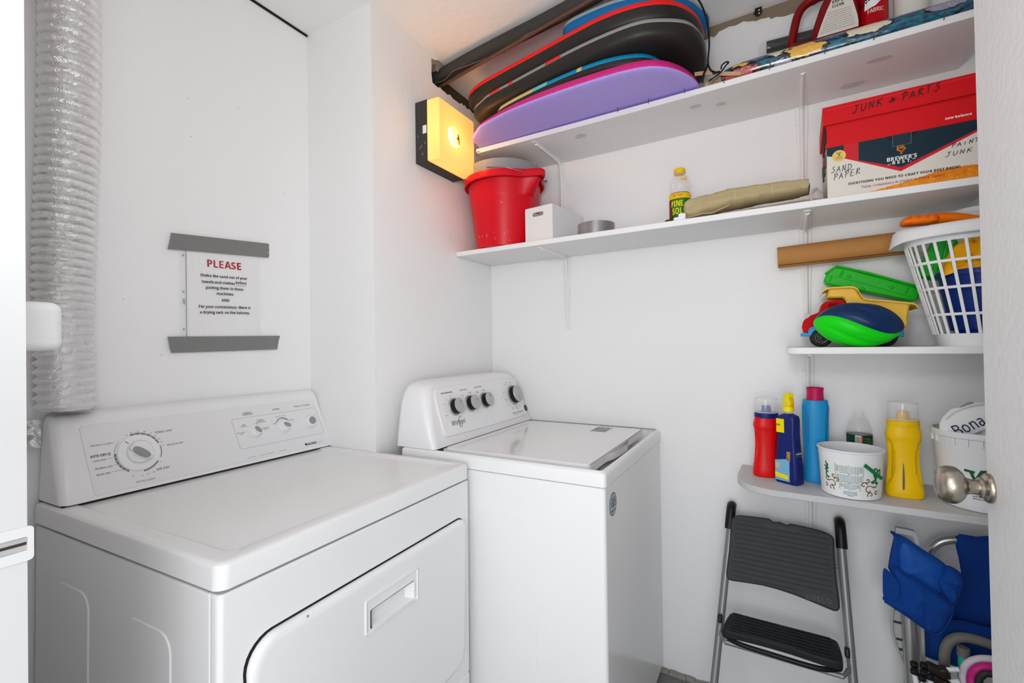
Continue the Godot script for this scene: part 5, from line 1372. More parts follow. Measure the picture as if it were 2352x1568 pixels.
func dump_truck() -> void:
	var t := wthing("toy_truck", "toy dump truck with a red cab, yellow bed and blue frame behind the football", "toy truck", 1.36, 1.244, -0.013)
	var yel := mat(rgb(238, 190, 62), 0.42)
	var red := mat(rgb(196, 0, 10), 0.5, 0.0, 0.2)
	var blu := mat(rgb(34, 150, 206), 0.4)
	var b := MB.new()
	b.prism(smooth2(pv([-0.0489, 0.1562, -0.046, 0.170, -0.040, 0.1735, 0.010, 0.172, 0.0205, 0.164, 0.0285, 0.146, 0.042, 0.1345, 0.10, 0.127, 0.1405, 0.118, 0.1380, 0.1107, 0.134, 0.08, 0.1287, 0.0508, 0.0773, 0.0484, 0.0, 0.0560, -0.0036, 0.10, -0.0036, 0.128, -0.007, 0.1375, -0.0135, 0.1443, -0.0473, 0.1465]), 2, true), 0.075, 0.186, 0.004)
	var bed := part("dump_bed", b.done(28.0), yel, t)
	b = MB.new()
	var rp := smooth(pv3([-0.0640, 0.160, 0, -0.0585, 0.1695, 0, -0.045, 0.1755, 0, -0.02, 0.1757, 0, 0.0107, 0.1745, 0, 0.0225, 0.166, 0, 0.0305, 0.1485, 0, 0.0435, 0.1370, 0, 0.09, 0.1292, 0, 0.1400, 0.1200, 0, 0.1500, 0.115, 0, 0.1545, 0.1075, 0]), 3)
	rows_strip(b, rp, 0.066, 0.194, 0.0045)
	part("bed_rim", b.done(40.0), yel, bed)
	b = MB.new()
	var cab := smooth2(pv([-0.1108, 0.046, -0.1103, 0.080, -0.100, 0.0885, -0.09, 0.0965, -0.070, 0.1052, -0.066, 0.118, -0.0625, 0.128, -0.054, 0.1348, -0.0378, 0.1374, -0.0136, 0.138, -0.0075, 0.134, -0.006, 0.10, -0.0066, 0.0425, -0.06, 0.043]), 2, true)
	var win := pv([-0.0468, 0.1199, -0.0199, 0.1225, -0.0198, 0.1290, -0.0467, 0.1306])
	holed(b, cab, win, 0.172)
	walls(b, win, 0.150, 0.172, true)
	walls(b, cab, 0.085, 0.172)
	b.prism(pv([-0.0668, 0.108, -0.060, 0.108, -0.057, 0.130, -0.064, 0.127]), 0.165, 0.1725)
	part("cab", b.done(25.0), red, t)
	b = MB.new()
	b.prism(pv([-0.047, 0.1195, -0.0195, 0.1225, -0.0195, 0.1293, -0.047, 0.131]), 0.148, 0.150)
	part("window", b.done(0.0), mat(rgb(190, 196, 198), 0.2), t)
	b = MB.new()
	for i in 7: b.rbox(Vector3(-0.1108, 0.048 + i * 0.0045, 0.13), Vector3(0.003, 0.0026, 0.075), 0.001, 1)
	part("grille", b.done(), red, t)
	b = MB.new()
	b.prism(pv([-0.1178, 0.0330, -0.092, 0.0330, -0.085, 0.045, -0.066, 0.055, -0.045, 0.045, -0.035, 0.026, 0.1261, 0.0255, 0.1262, 0.036, 0.1241, 0.050, 0.0, 0.056, -0.0566, 0.062, -0.0869, 0.062, -0.096, 0.0575, -0.0999, 0.0428, -0.1178, 0.0422]), 0.08, 0.178, 0.002)
	part("frame", b.done(25.0), blu, t)
	for q in [[-0.066, 0.166, "front"], [-0.066, 0.062, "front"], [0.085, 0.166, "rear"], [0.085, 0.062, "rear"]]:
		var wz: float = q[1]
		b = MB.new()
		b.lathe(pv([0.0235, 0.0, 0.0262, 0.003, 0.0266, 0.006, 0.0266, 0.018, 0.0262, 0.021, 0.0235, 0.024, 0.019, 0.0245, 0.0175, 0.0225]), 44)
		for i in 28:
			var a := TAU * i / 28.0
			b.T = Transform3D(Basis(Vector3.UP, -a), Vector3.ZERO)
			b.rbox(Vector3(0.0262, 0.012, 0.0), Vector3(0.0020, 0.0235, 0.0026), 0.0006, 1)
		b.T = Transform3D.IDENTITY
		var w := part("wheel", b.done(35.0), mat(rgb(22, 22, 23), 0.5), t, place(Vector3(q[0], 0.0272, wz), PI / 2))
		b = MB.new()
		b.lathe(pv([0.0165, 0.0225, 0.0165, 0.0235, 0.0145, 0.0238, 0.010, 0.0215, 0.004, 0.0245, 0.0015, 0.025]), 28)
		part("hubcap", b.done(40.0), mat(rgb(70, 70, 72), 0.25, 0.6), w)

# a strip of given thickness following a profile in x,y between two depths
func rows_strip(b: MB, path: PackedVector3Array, z0: float, z1: float, th: float) -> void:
	var rows := []
	for q in [[z0, 0.0], [z0, -th], [z1, -th], [z1, 0.0]]:
		var row := PackedVector3Array()
		for p in path: row.append(Vector3(p.x, p.y + q[1], q[0]))
		rows.append(row)
	b.grid(rows, false, true)
	for e in [0, path.size() - 1]:
		var c := [rows[0][e], rows[1][e], rows[2][e], rows[3][e]]
		if e == 0: c.reverse()
		b.quad(c[3], c[2], c[1], c[0])

func basket() -> void:
	var wm := mat(rgb(234, 235, 236), 0.35)
	var t := wthing("laundry_basket", "white slatted plastic laundry basket full of beach toys at the end of the short shelf", "basket", 1.668, 1.244, 0.208)
	var pw := 2.5
	var prof := func(y: float) -> Vector2:      # half widths along and across at a height
		var s := y / 0.30
		return Vector2(lerpf(0.119, 0.190, s), lerpf(0.092, 0.114, s))
	var pt := func(a: float, y: float, out := 0.0) -> Vector3:
		var h: Vector2 = prof.call(y)
		var q := pow(pow(absf(cos(a)), pw) + pow(absf(sin(a)), pw), -1.0 / pw)
		return Vector3(cos(a) * q * (h.x + out), y, sin(a) * q * (h.y + out))
	var band := func(y0: float, y1: float, out: float, th: float) -> ArrayMesh:
		var b := MB.new()
		var rows := []
		for q in [[y0, out - th], [y0, out], [y1, out], [y1, out - th]]:
			var row := PackedVector3Array()
			for j in 72: row.append(pt.call(-TAU * j / 72.0, q[0], q[1]))
			rows.append(row)
		b.grid(rows, true, true)
		return b.done(35.0)
	var b0 := MB.new()
	var rows := []
	for q in [[0.001, -0.004], [0.0, -0.001], [0.032, 0.0], [0.032, -0.003], [0.004, -0.004]]:
		var row := PackedVector3Array()
		for j in 72: row.append(pt.call(-TAU * j / 72.0, q[0], q[1]))
		rows.append(row)
	b0.grid(rows, true)
	b0.fan(rows[-1], Vector3(0, 0.004, 0))
	part("base", b0.done(35.0), wm, t)
	for y in [0.0805, 0.1475, 0.2135]:
		part("hoop", band.call(y - 0.0032, y + 0.0032, 0.001, 0.004), wm, t)
	part("upper_band", band.call(0.262, 0.292, 0.001, 0.003), wm, t)
	# rolled rim with a broad flat lip
	var b := MB.new()
	rows = []
	for q in [[0.286, 0.001], [0.281, 0.008], [0.276, 0.018], [0.273, 0.024], [0.276, 0.0255], [0.294, 0.018], [0.302, 0.011], [0.305, 0.005], [0.303, 0.0], [0.292, -0.002]]:
		var row := PackedVector3Array()
		for j in 96:
			var a := -TAU * j / 96.0
			var ends := exp(-pow(wrapf(a - PI, -PI, PI) / 0.42, 2.0)) + exp(-pow(wrapf(a, -PI, PI) / 0.42, 2.0))
			row.append(pt.call(a, 0.29, q[1] * (1.0 + 0.12 * ends)) + Vector3(0, q[0] - 0.29 + 0.012 * ends * (1.0 if q[0] > 0.29 else 0.2) - 0.010 * ends * (1.0 if q[1] > 0.02 else 0.0), 0))
		rows.append(row)
	b.grid(rows, true)
	part("rim", b.done(40.0), wm, t)
	for j in 38:
		var a := TAU * (j + 0.35) / 38.0
		b = MB.new()
		var c: Vector3 = pt.call(a, 0.03)
		var e: Vector3 = pt.call(a, 0.266)
		var d := (e - c).normalized()
		var tn: Vector3 = (pt.call(a + 0.01, 0.15) - pt.call(a - 0.01, 0.15)).normalized()
		var nm := d.cross(tn).normalized()
		b.T = Transform3D(Basis(tn, d, tn.cross(d)), (c + e) / 2.0)
		b.rbox(Vector3.ZERO, Vector3(0.0068, (e - c).length(), 0.0034), 0.0012, 1)
		part("slat", b.done(), wm, t)
	# the toys in it
	var grp := "beach toys in the laundry basket"
	var blue := mat(rgb(14, 66, 176), 0.4)
	for q in [["blue toy bucket with raised rings standing in the front of the basket", 1.66, 0.20, 0.0, 1.0, 0.0], ["dark navy toy bucket nested in the blue one, its rim showing above", 1.634, 0.210, 0.001, 0.88, 0.034]]:
		var k := wthing("toy_bucket", q[0], "toy bucket", q[1], 1.249 + q[5], q[2], 0.0, grp)
		k.scale = Vector3.ONE * q[4]
		b = MB.new()
		b.lathe(pv([0.066, 0.0, 0.069, 0.003, 0.089, 0.118, 0.0905, 0.121, 0.0905, 0.124, 0.0895, 0.127, 0.0915, 0.130, 0.0915, 0.133, 0.0905, 0.136, 0.096, 0.166]), 48, 1, 1, 2, Vector3.ZERO, 1)
		b.lathe(pv([0.094, 0.166, 0.067, 0.005, 0.0, 0.004]), 48, 1, 1, 2, Vector3.ZERO, false)
		part("body", b.done(30.0), blue if q[3] == 0.0 else mat(rgb(12, 48, 128), 0.4), k)
		b = MB.new()
		b.lathe(pv([0.0955, 0.158, 0.101, 0.158, 0.1015, 0.170, 0.099, 0.173, 0.094, 0.172]), 48, 1, 1, 2, Vector3.ZERO, false)
		part("rim", b.done(30.0), blue if q[3] == 0.0 else mat(rgb(12, 48, 128), 0.4), k)
	var k := wthing("sand_mould", "yellow bumpy sand mould resting in the blue toy bucket", "sand mould", 1.604, 1.425, 0.236, 0.0, grp)
	b = MB.new()
	rows = []
	for i in 17:
		var row := PackedVector3Array()
		var s := i / 16.0
		for j in 40:
			var a := -TAU * j / 40.0
			var r := 0.072 * 0.8 * pow(1.0 - pow(s, 2.4), 0.5) * (1.0 + 0.10 * cos(a * 5.0) + 0.06 * sin(a * 3.0 + s * 6.0))
			row.append(Vector3(cos(a) * r + 0.01 * s, s * 0.086 + 0.006 * sin(a * 4.0 + s * 5.0), sin(a) * r * 0.8))
		rows.append(row)
	b.grid(rows, true)
	part("shell", b.done(50.0), mat(rgb(250, 180, 10), 0.4), k)
	for q in [[-0.012, 0.036, 0.043, 0.9], [0.014, 0.028, 0.045, -0.3], [0.012, 0.050, 0.038, 0.5], [-0.03, 0.02, 0.040, 0.2]]:
		b = MB.new()
		b.rbox(Vector3.ZERO, Vector3(0.024, 0.006, 0.008), 0.003, 2)
		part("relief", b.done(), mat(rgb(250, 180, 10), 0.4), k, place(Vector3(q[0], q[1], q[2]), 0, 0, q[3]))
	k = wthing("sand_mould", "bright green fluted sand mould leaning inside the near corner of the basket", "sand mould", 1.552, 1.425, 0.178, 0.0, grp)
	k.rotation = Vector3(-0.1, WA, -0.22)
	k.scale = Vector3(0.66, 0.80, 0.55)
	b = MB.new()
	rows = []
	for i in 12:
		var row := PackedVector3Array()
		var s := i / 11.0
		for j in 48:
			var a := -TAU * j / 48.0
			var r := lerpf(0.064, 0.036, s) * (1.0 + 0.13 * cos(a * 7.0)) * (1.0 if s < 0.95 else 0.7)
			row.append(Vector3(cos(a) * r, s * 0.14, sin(a) * r * 0.7))
		rows.append(row)
	b.grid(rows, true)
	b.fan(rows[-1], Vector3(0, 0.14, 0))
	part("shell", b.done(40.0), mat(rgb(30, 182, 52), 0.35), k)
	for x in [-0.02, 0.004, 0.026]:
		b = MB.new()
		b.tube(pv3([x * 1.4, 0.012, 0.046, x * 1.1, 0.07, 0.038, x * 0.8, 0.125, 0.029]), 0.0032, 8)
		part("rib", b.done(), mat(rgb(60, 200, 80), 0.35), k)
	k = wthing("toy_dome", "clear blue plastic toy bowl tipped against the back of the basket", "toy bowl", 1.672, 1.51, 0.262, 0.0, grp)
	k.rotation = Vector3(0.5, WA, 0.55)
	k.scale = Vector3.ONE * 0.62
	b = MB.new()
	rows = []
	for i in 14:
		var row := PackedVector3Array()
		var s := i / 13.0
		for j in 40:
			var a := -TAU * j / 40.0
			row.append(Vector3(cos(a) * 0.105 * sin(0.06 + s * 1.5), -0.10 * cos(s * 1.5) + 0.01, sin(a) * 0.09 * sin(0.06 + s * 1.5)))
		rows.append(row)
	b.grid(rows, true)
	var bl := mat(Color(0.03, 0.33, 0.62, 0.86), 0.3)
	bl.transparency = BaseMaterial3D.TRANSPARENCY_ALPHA
	part("bowl", b.done(50.0), bl, k)
	# orange rake lying on the rim
	k = wthing("toy_rake", "orange plastic toy rake lying over the rim of the laundry basket", "toy rake", 1.518, 1.570, 0.205, 0.0, grp)
	k.rotation = Vector3(0.06, WA + 0.05, -0.03)
	k.scale = Vector3.ONE * 0.8
	var om := mat(rgb(255, 122, 6), 0.4)
	b = MB.new()
	stack(b, [[-0.046, -0.034, 0.036, 0.034, 0.018, 0.0], [-0.052, -0.04, 0.042, 0.04, 0.022, 0.006], [-0.050, -0.038, 0.044, 0.038, 0.022, 0.018], [-0.040, -0.03, 0.040, 0.030, 0.02, 0.027], [-0.026, -0.018, 0.034, 0.018, 0.014, 0.030]], 6)
	part("head", b.done(45.0), om, k)
	for i in 4:
		b = MB.new()
		b.rbox(Vector3(-0.036 + i * 0.022, 0.022 - i * 0.001, 0.031), Vector3(0.010, 0.012, 0.016), 0.003, 2)
		part("tooth", b.done(), mat(rgb(224, 92, 10), 0.4), k, place(Vector3.ZERO, 0, 0, 0.0))
	b = MB.new()
	b.tube(smooth(pv3([0.022, 0.014, 0.0, 0.06, 0.016, 0.004, 0.11, 0.008, 0.008, 0.17, -0.006, 0.01]), 5), [0.019, 0.0188, 0.0185, 0.018, 0.0175, 0.017, 0.0165, 0.016, 0.0155, 0.015, 0.014, 0.013, 0.012, 0.011, 0.0105, 0.01], 12)
	part("handle", b.done(), om, k)
	k = wthing("plastic_jar", "white threaded plastic jar standing among the toys at the back of the basket", "jar", 1.640, 1.498, 0.150, 0.0, grp)
	b = MB.new()
	b.lathe(pv([0.046, 0.0, 0.046, 0.075, 0.048, 0.078, 0.046, 0.081, 0.0485, 0.085, 0.046, 0.089, 0.0485, 0.093, 0.046, 0.097, 0.046, 0.106, 0.044, 0.107, 0.0435, 0.03, 0.0, 0.03]), 44, 1, 1, 2, Vector3.ZERO, 1)
	part("body", b.done(30.0), mat(rgb(226, 228, 230), 0.4), k)

# oval bottle body with sunken grips: [radius, height] profile; dents [angle, height, half angle, half height, depth]
func bottle_body(prof: PackedVector2Array, sx: float, sz: float, dents: Array, sub := 5) -> MB:
	var b := MB.new()
	var rows := []
	for p in smooth2(prof, sub):
		var row := PackedVector3Array()
		for j in 72:
			var a := TAU * j / 72.0
			var q := pow(pow(absf(cos(a)), 2.5) + pow(absf(sin(a)), 2.5), -1.0 / 2.5)
			var r := p.x * q
			for d in dents:
				var u := Vector2(wrapf(a - d[0], -PI, PI) / d[2], (p.y - d[1]) / d[3]).length()
				r -= d[4] * (1.0 - smoothstep(0.72, 1.0, u))
			row.append(Vector3(cos(a) * r * sx, p.y, sin(a) * r * sz))
		row.reverse()
		rows.append(row)
	b.grid(rows, true)
	b.fan(rows[-1], Vector3(0, prof[-1].y, 0))
	var r0: PackedVector3Array = rows[0].duplicate()
	r0.reverse()
	b.fan(r0, Vector3(0, prof[0].y, 0))
	return b

func detergent(label: String, u: float, n: float, turn: float, s: float, body: Color, collar: Color, spout: Color, dents: Array) -> Node3D:
	var t := wthing("detergent_bottle", label, "bottle", u, 0.8266, n, turn, "detergent bottles on the lowest shelf")
	var k := s
	var pm := mat(body, 0.34)
	var b := bottle_body(pv([0.039, 0.0, 0.0425, 0.004, 0.0425, 0.022, 0.0385, 0.05, 0.0355, 0.085, 0.0345, 0.115, 0.0365, 0.15, 0.0395, 0.164, 0.0395, 0.176, 0.0365, 0.188, 0.0355, 0.198]), 1.0, 0.72, dents)
	b.bend(0, func(p: Vector3) -> Vector3: return p * k)
	part("body", b.done(50.0), pm, t)
	b = MB.new()
	b.lathe(pv([0.0352, 0.196, 0.0362, 0.198, 0.0362, 0.2115, 0.034, 0.2125]), 36, 1, 0.82)
	b.bend(0, func(p: Vector3) -> Vector3: return p * k)
	part("collar", b.done(30.0), mat(collar, 0.35), t)
	b = MB.new()
	b.lathe(pv([0.0155, 0.212, 0.0135, 0.232, 0.0125, 0.236, 0.010, 0.2365]), 24)
	b.bend(0, func(p: Vector3) -> Vector3: return p * k)
	part("spout", b.done(30.0), mat(spout, 0.35), t)
	b = MB.new()
	b.lathe(pv([0.0338, 0.2125, 0.0345, 0.214, 0.0338, 0.259, 0.0325, 0.2605]), 36, 1, 0.82, 2, Vector3.ZERO, false)
	b.lathe(pv([0.0325, 0.2605, 0.001, 0.2605]), 36, 1, 0.82, 2, Vector3.ZERO, false)
	b.bend(0, func(p: Vector3) -> Vector3: return p * k)
	part("clear_cap", b.done(40.0), clear_plastic(0.22), t)
	b = MB.new()
	for q in [[0.2595, 0.0335], [0.2145, 0.0345]]:
		var ring := PackedVector3Array()
		for i in 36: ring.append(Vector3(cos(TAU * i / 36.0) * q[1], q[0], sin(TAU * i / 36.0) * q[1] * 0.82) * k)
		b.tube(ring, 0.0011, 6, true)
	part("cap_rim", b.done(), clear_plastic(0.55), t)
	return t

func bottle_shelf() -> void:
	var Y := 0.8266
	var red := detergent("bright red detergent bottle with a navy collar and a clear cap", 1.1425, 0.118, 0.25, 0.965, rgb(222, 8, 8), rgb(24, 38, 112), rgb(44, 62, 160), [[0.50, 0.095, 0.52, 0.062, 0.009], [2.75, 0.095, 0.45, 0.062, 0.009]])
	var b := MB.new()
	b.prism(smooth2(pv([-0.0015, 0.012, 0.0015, 0.012, 0.0025, 0.06, 0.0005, 0.112, -0.001, 0.06]), 3, true), 0, 0.0006)
	part("level_window", b.done(0.0), mat(rgb(196, 92, 84), 0.4), red, place(Vector3(-0.013, 0, 0.0262), 0.02))
	var yel := detergent("bright yellow detergent bottle with a yellow spout and a clear cap", 1.4795, 0.165, 0.0, 1.0, rgb(240, 194, 0), rgb(240, 194, 0), rgb(226, 178, 30), [[0.45, 0.098, 0.52, 0.066, 0.009], [2.69, 0.098, 0.52, 0.066, 0.009]])
	b = MB.new()
	b.prism(smooth2(pv([-0.0015, 0.012, 0.0015, 0.012, 0.0028, 0.055, 0.0005, 0.1, -0.0015, 0.055]), 3, true), 0, 0.0006)
	part("level_window", b.done(0.0), mat(rgb(104, 98, 62), 0.4), yel, place(Vector3(-0.006, 0, 0.0290), 0.03))
	# blue bottle with the magenta cap
	var t := wthing("softener_bottle", "tall sky blue bottle with a magenta cap behind the white tub", "bottle", 1.2770, Y, 0.112, 0.1)
	b = bottle_body(pv([0.0335, 0.0, 0.0362, 0.004, 0.0362, 0.02, 0.0338, 0.06, 0.033, 0.10, 0.0345, 0.15, 0.0355, 0.20, 0.0355, 0.232, 0.0335, 0.244, 0.0330, 0.2495, 0.0318, 0.2525]), 1.0, 0.85, [[0.45, 0.165, 0.52, 0.078, 0.007], [2.69, 0.165, 0.52, 0.078, 0.007]])
	part("body", b.done(50.0), mat(rgb(28, 146, 206), 0.36), t)
	b = MB.new()
	b.lathe(pv([0.0225, 0.252, 0.0232, 0.254, 0.0222, 0.278, 0.0236, 0.290, 0.0225, 0.291, 0.021, 0.285]), 32)
	part("cap", b.done(30.0), mat(rgb(190, 18, 88), 0.4), t)
	spray_bottle()
	# water bottle
	t = wthing("water_bottle", "capless clear plastic water bottle with a green label behind the white tub", "bottle", 1.3915, Y, 0.06)
	b = MB.new()
	b.lathe(smooth2(pv([0.027, 0.0, 0.0325, 0.006, 0.032, 0.03, 0.0312, 0.04, 0.0325, 0.05, 0.0312, 0.06, 0.0325, 0.07, 0.0325, 0.108, 0.0325, 0.154, 0.0318, 0.164, 0.024, 0.186, 0.0145, 0.199, 0.0128, 0.204]), 4), 40, 1, 1, 2, Vector3.ZERO, false)
	b.lathe(pv([0.0128, 0.204, 0.0150, 0.2045, 0.0150, 0.2062, 0.0128, 0.2066, 0.0140, 0.209, 0.0128, 0.2105, 0.0140, 0.213, 0.0128, 0.215, 0.0132, 0.2165, 0.0118, 0.2165]), 28, 1, 1, 2, Vector3.ZERO, false)
	part("body", b.done(50.0), clear_plastic(0.16), t)
	wrap_label(t, "label", 0.0325, 0.118, 0.148, -PI, PI, mat(rgb(22, 62, 44), 0.4), 0.0005, 48)
	wrap_label(t, "label_panel", 0.0325, 0.119, 0.147, -0.42, 0.04, mat(rgb(226, 226, 220), 0.4), 0.0008)
	wrap_label(t, "label_stripe", 0.0325, 0.119, 0.147, 0.05, 0.16, mat(rgb(178, 60, 50), 0.4), 0.0008)
	for i in 5: wrap_label(t, "barcode", 0.0325, 0.122, 0.144, -0.36 + i * 0.075, -0.325 + i * 0.075, M.ink, 0.001, 3)
	for i in 3: fit(t, "natural spring water", 0.008, 0.028, 0.138 - i * 0.007, 0.0026, mat(rgb(150, 170, 120), 0.5), place(Vector3(0, 0, 0.0010)), false, "Droid Sans", false, bend_on(0.0325))
	tub()
	pad_bucket()

func spray_bottle() -> void:
	var t := wthing("spray_bottle", "navy spray bottle with a bright yellow trigger head between the red and blue bottles", "spray bottle", 1.2055, 0.8266, 0.172, -0.55)
	var b := MB.new()
	stack(b, [[-0.032, -0.020, 0.032, 0.020, 0.008, 0.0], [-0.034, -0.022, 0.034, 0.022, 0.009, 0.004], [-0.034, -0.022, 0.034, 0.022, 0.010, 0.05], [-0.030, -0.020, 0.029, 0.020, 0.009, 0.10], [-0.0275, -0.019, 0.0265, 0.019, 0.009, 0.15], [-0.0275, -0.019, 0.0270, 0.019, 0.009, 0.195], [-0.025, -0.018, 0.025, 0.018, 0.010, 0.206], [-0.013, -0.012, 0.013, 0.012, 0.011, 0.2135]], 6)
	part("body", b.done(45.0), mat(rgb(24, 36, 108), 0.25), t)
	b = MB.new()
	b.lathe(pv([0.012, 0.212, 0.012, 0.224]), 20)
	part("neck", b.done(), clear_plastic(0.3), t)
	var ye := mat(rgb(246, 226, 8), 0.35)
	b = MB.new()
	b.lathe(pv([0.0150, 0.2195, 0.0155, 0.221, 0.0150, 0.234, 0.013, 0.2355]), 24)
	var hd := part("trigger_head", b.done(30.0), ye, t)
	b = MB.new()
	b.T = Transform3D(Basis(Vector3.UP, -0.5), Vector3.ZERO)
	b.prism(smooth2(pv([-0.016, 0.2355, 0.013, 0.2355, 0.0155, 0.246, 0.012, 0.256, 0.013, 0.272, 0.010, 0.276, -0.008, 0.2755, -0.011, 0.268, -0.013, 0.252, -0.0175, 0.243]), 3, true), -0.0095, 0.0095, 0.002)
	part("hood", b.done(35.0), ye, hd)
	b = MB.new()
	b.T = Transform3D(Basis(Vector3.UP, -0.5), Vector3.ZERO)
	b.tube(smooth(pv3([0.012, 0.262, 0, 0.0205, 0.256, 0, 0.022, 0.246, 0, 0.0185, 0.238, 0]), 4), 0.0035, 8)
	part("trigger", b.done(), mat(rgb(226, 152, 16), 0.4), hd)
	for q in [["label_top", [-0.0265, 0.155, -0.002, 0.155, -0.002, 0.197, -0.0265, 0.197], rgb(246, 226, 12), 0.0203], ["label_picture", [-0.031, 0.008, 0.014, 0.008, 0.014, 0.070, 0.004, 0.076, -0.031, 0.068], rgb(120, 180, 216), 0.0226], ["label_strip", [-0.031, 0.018, 0.010, 0.014, 0.010, 0.026, -0.031, 0.032], rgb(244, 226, 20), 0.0230], ["label_bowl", [-0.030, 0.062, -0.014, 0.060, -0.018, 0.042, -0.029, 0.044], rgb(206, 178, 150), 0.0230]]:
		b = MB.new()
		b.prism(pv(q[1]), 0, 0.0003)
		part(q[0], b.done(0.0), mat(q[2], 0.35), t, place(Vector3(0, 0, q[3])))
	fit(t, "NO", -0.025, -0.014, 0.178, 0.006, M.ink, place(Vector3(0, 0, 0.0208)), true)
	var lt := mat(rgb(150, 186, 220), 0.4)
	var sy := Transform3D(Basis(Vector3.UP, PI / 2), Vector3(0, 0, 0))
	b = MB.new()
	b.prism(pv([-0.016, 0.02, 0.016, 0.02, 0.015, 0.10, -0.014, 0.10]), 0, 0.0003)
	part("back_label", b.done(0.0), mat(rgb(30, 84, 160), 0.35), t, sy * place(Vector3(0, 0, 0.0344), -0.055))
	for i in 9: fit(t, "spray on and wipe clean surfaces", -0.013, 0.013, 0.094 - i * 0.0075, 0.0034, ye if i % 4 == 0 else lt, sy * place(Vector3(0, 0, 0.0349), -0.055))
	fit(t, "CLEANER", -0.031, 0.0, 0.118, 0.011, mat(rgb(240, 176, 30), 0.4), place(Vector3(0, 0, 0.0212), 0, 0, 1.5) * place(Vector3(0.10, -0.122, 0)), true)

# scroll ornament from spiral strokes
func scroll(parent: Node, c: Vector2, s: float, mir: float, m: Material, bendf) -> void:
	var b := MB.new()
	for q in [[0.0, 0.0, 0.012, 0.5, 1.0], [0.014, 0.010, 0.009, 2.4, -1.0], [-0.012, 0.012, 0.008, 0.2, 1.0], [0.004, -0.012, 0.008, 3.6, -1.0], [0.02, -0.008, 0.006, 1.0, 1.0], [-0.004, 0.024, 0.006, 4.0, 1.0]]:
		var p := PackedVector2Array()
		for i in 16:
			var a: float = q[3] + q[4] * i * 0.36
			var r: float = q[2] * (1.0 - i / 19.0) * s
			p.append(c + Vector2((q[0] * s + cos(a) * r) * mir, q[1] * s + sin(a) * r))
		stroke(b, p, 0.0021 * s)
	b.bend(0, bendf)
	part("scroll", b.done(0.0), m, parent)

func tub() -> void:
	var t := wthing("plastic_tub", "open white plastic tub with teal print and brown scrolls, a green strap on its side", "tub", 1.355, 0.8266, 0.204)
	var wm := mat(rgb(234, 235, 236), 0.32)
	var b := MB.new()
	b.lathe(pv([0.064, 0.0, 0.0690, 0.002, 0.0700, 0.008, 0.0755, 0.108, 0.0763, 0.110, 0.0766, 0.126, 0.0790, 0.1265, 0.0800, 0.129, 0.0790, 0.1315, 0.0765, 0.1315]), 64, 1, 1, 2, Vector3.ZERO, 1)
	b.lathe(pv([0.0766, 0.1315, 0.0735, 0.11, 0.067, 0.005, 0.0, 0.004]), 64, 1, 1, 2, Vector3.ZERO, false)
	part("body", b.done(30.0), wm, t)
	var f := func(p: Vector3) -> Vector3:
		var r := 0.0700 + 0.055 * (p.y - 0.008) + p.z + 0.0003
		var a := p.x / 0.0725 - 0.08
		return Vector3(sin(a) * r, p.y, cos(a) * r)
	var teal := mat(rgb(20, 120, 104), 0.5)
	var brown := mat(rgb(112, 84, 36), 0.5)
	b = MB.new()
	for q in [[-0.036, 0.070, 0.029, 0.094], [-0.034, 0.046, 0.028, 0.069], [-0.026, 0.027, 0.022, 0.045]]:
		stroke(b, pv([q[0], q[1], q[0] * 0.5 + q[2] * 0.5, q[1], q[2], q[1], q[2], q[3], q[0] * 0.5 + q[2] * 0.5, q[3], q[0], q[3], q[0], q[1]]), 0.0007)
	b.bend(0, f)
	part("text_frame", b.done(0.0), mat(rgb(150, 130, 90), 0.5), t)
	for q in [[-0.034, 0.027, 0.0905, 6], [-0.032, 0.026, 0.0655, 6], [-0.024, 0.020, 0.0415, 4], [-0.017, 0.014, 0.0215, 4]]:
		for i in q[3]:
			var w: float = 0.0 if i < q[3] - 1 else 0.009
			fit(t, "sugar, corn syrup, palm oil, cocoa, milk, soy lecithin", q[0] + w, q[1] - w, q[2] - i * 0.0036, 0.0023, teal, Transform3D.IDENTITY, false, "Droid Sans", false, f)
	scroll(t, Vector2(-0.044, 0.036), 1.0, -1.0, brown, f)
	scroll(t, Vector2(0.043, 0.030), 1.1, 1.0, brown, f)
	var gr := mat(rgb(16, 110, 64), 0.45)
	b = MB.new()
	for q in [[0.050, 0.052, 0.062, 0.060, 0.068, 0.078, 0.060, 0.088, 0.054, 0.078, 0.062, 0.056, 0.066, 0.046], [0.048, 0.052, 0.070, 0.048], [0.060, 0.068, 0.074, 0.066, 0.076, 0.084, 0.068, 0.080]]:
		stroke(b, smooth2(pv(q), 5), 0.004)
	for q in [[-0.062, 0.094, -0.058, 0.080, -0.064, 0.072, -0.056, 0.066], [-0.056, 0.088, -0.062, 0.060, -0.056, 0.050], [-0.066, 0.082, -0.054, 0.076]]:
		stroke(b, smooth2(pv(q), 5), 0.004)
	b.bend(0, f)
	part("emblem", b.done(0.0), gr, t)
	b = MB.new()
	b.T = place(Vector3(0.045, 0.081, 0.0635), 0, 0.62, -0.66)
	b.rbox(Vector3.ZERO, Vector3(0.062, 0.0095, 0.004), 0.0015, 1)
	part("strap", b.done(), mat(rgb(14, 122, 70), 0.4), t)

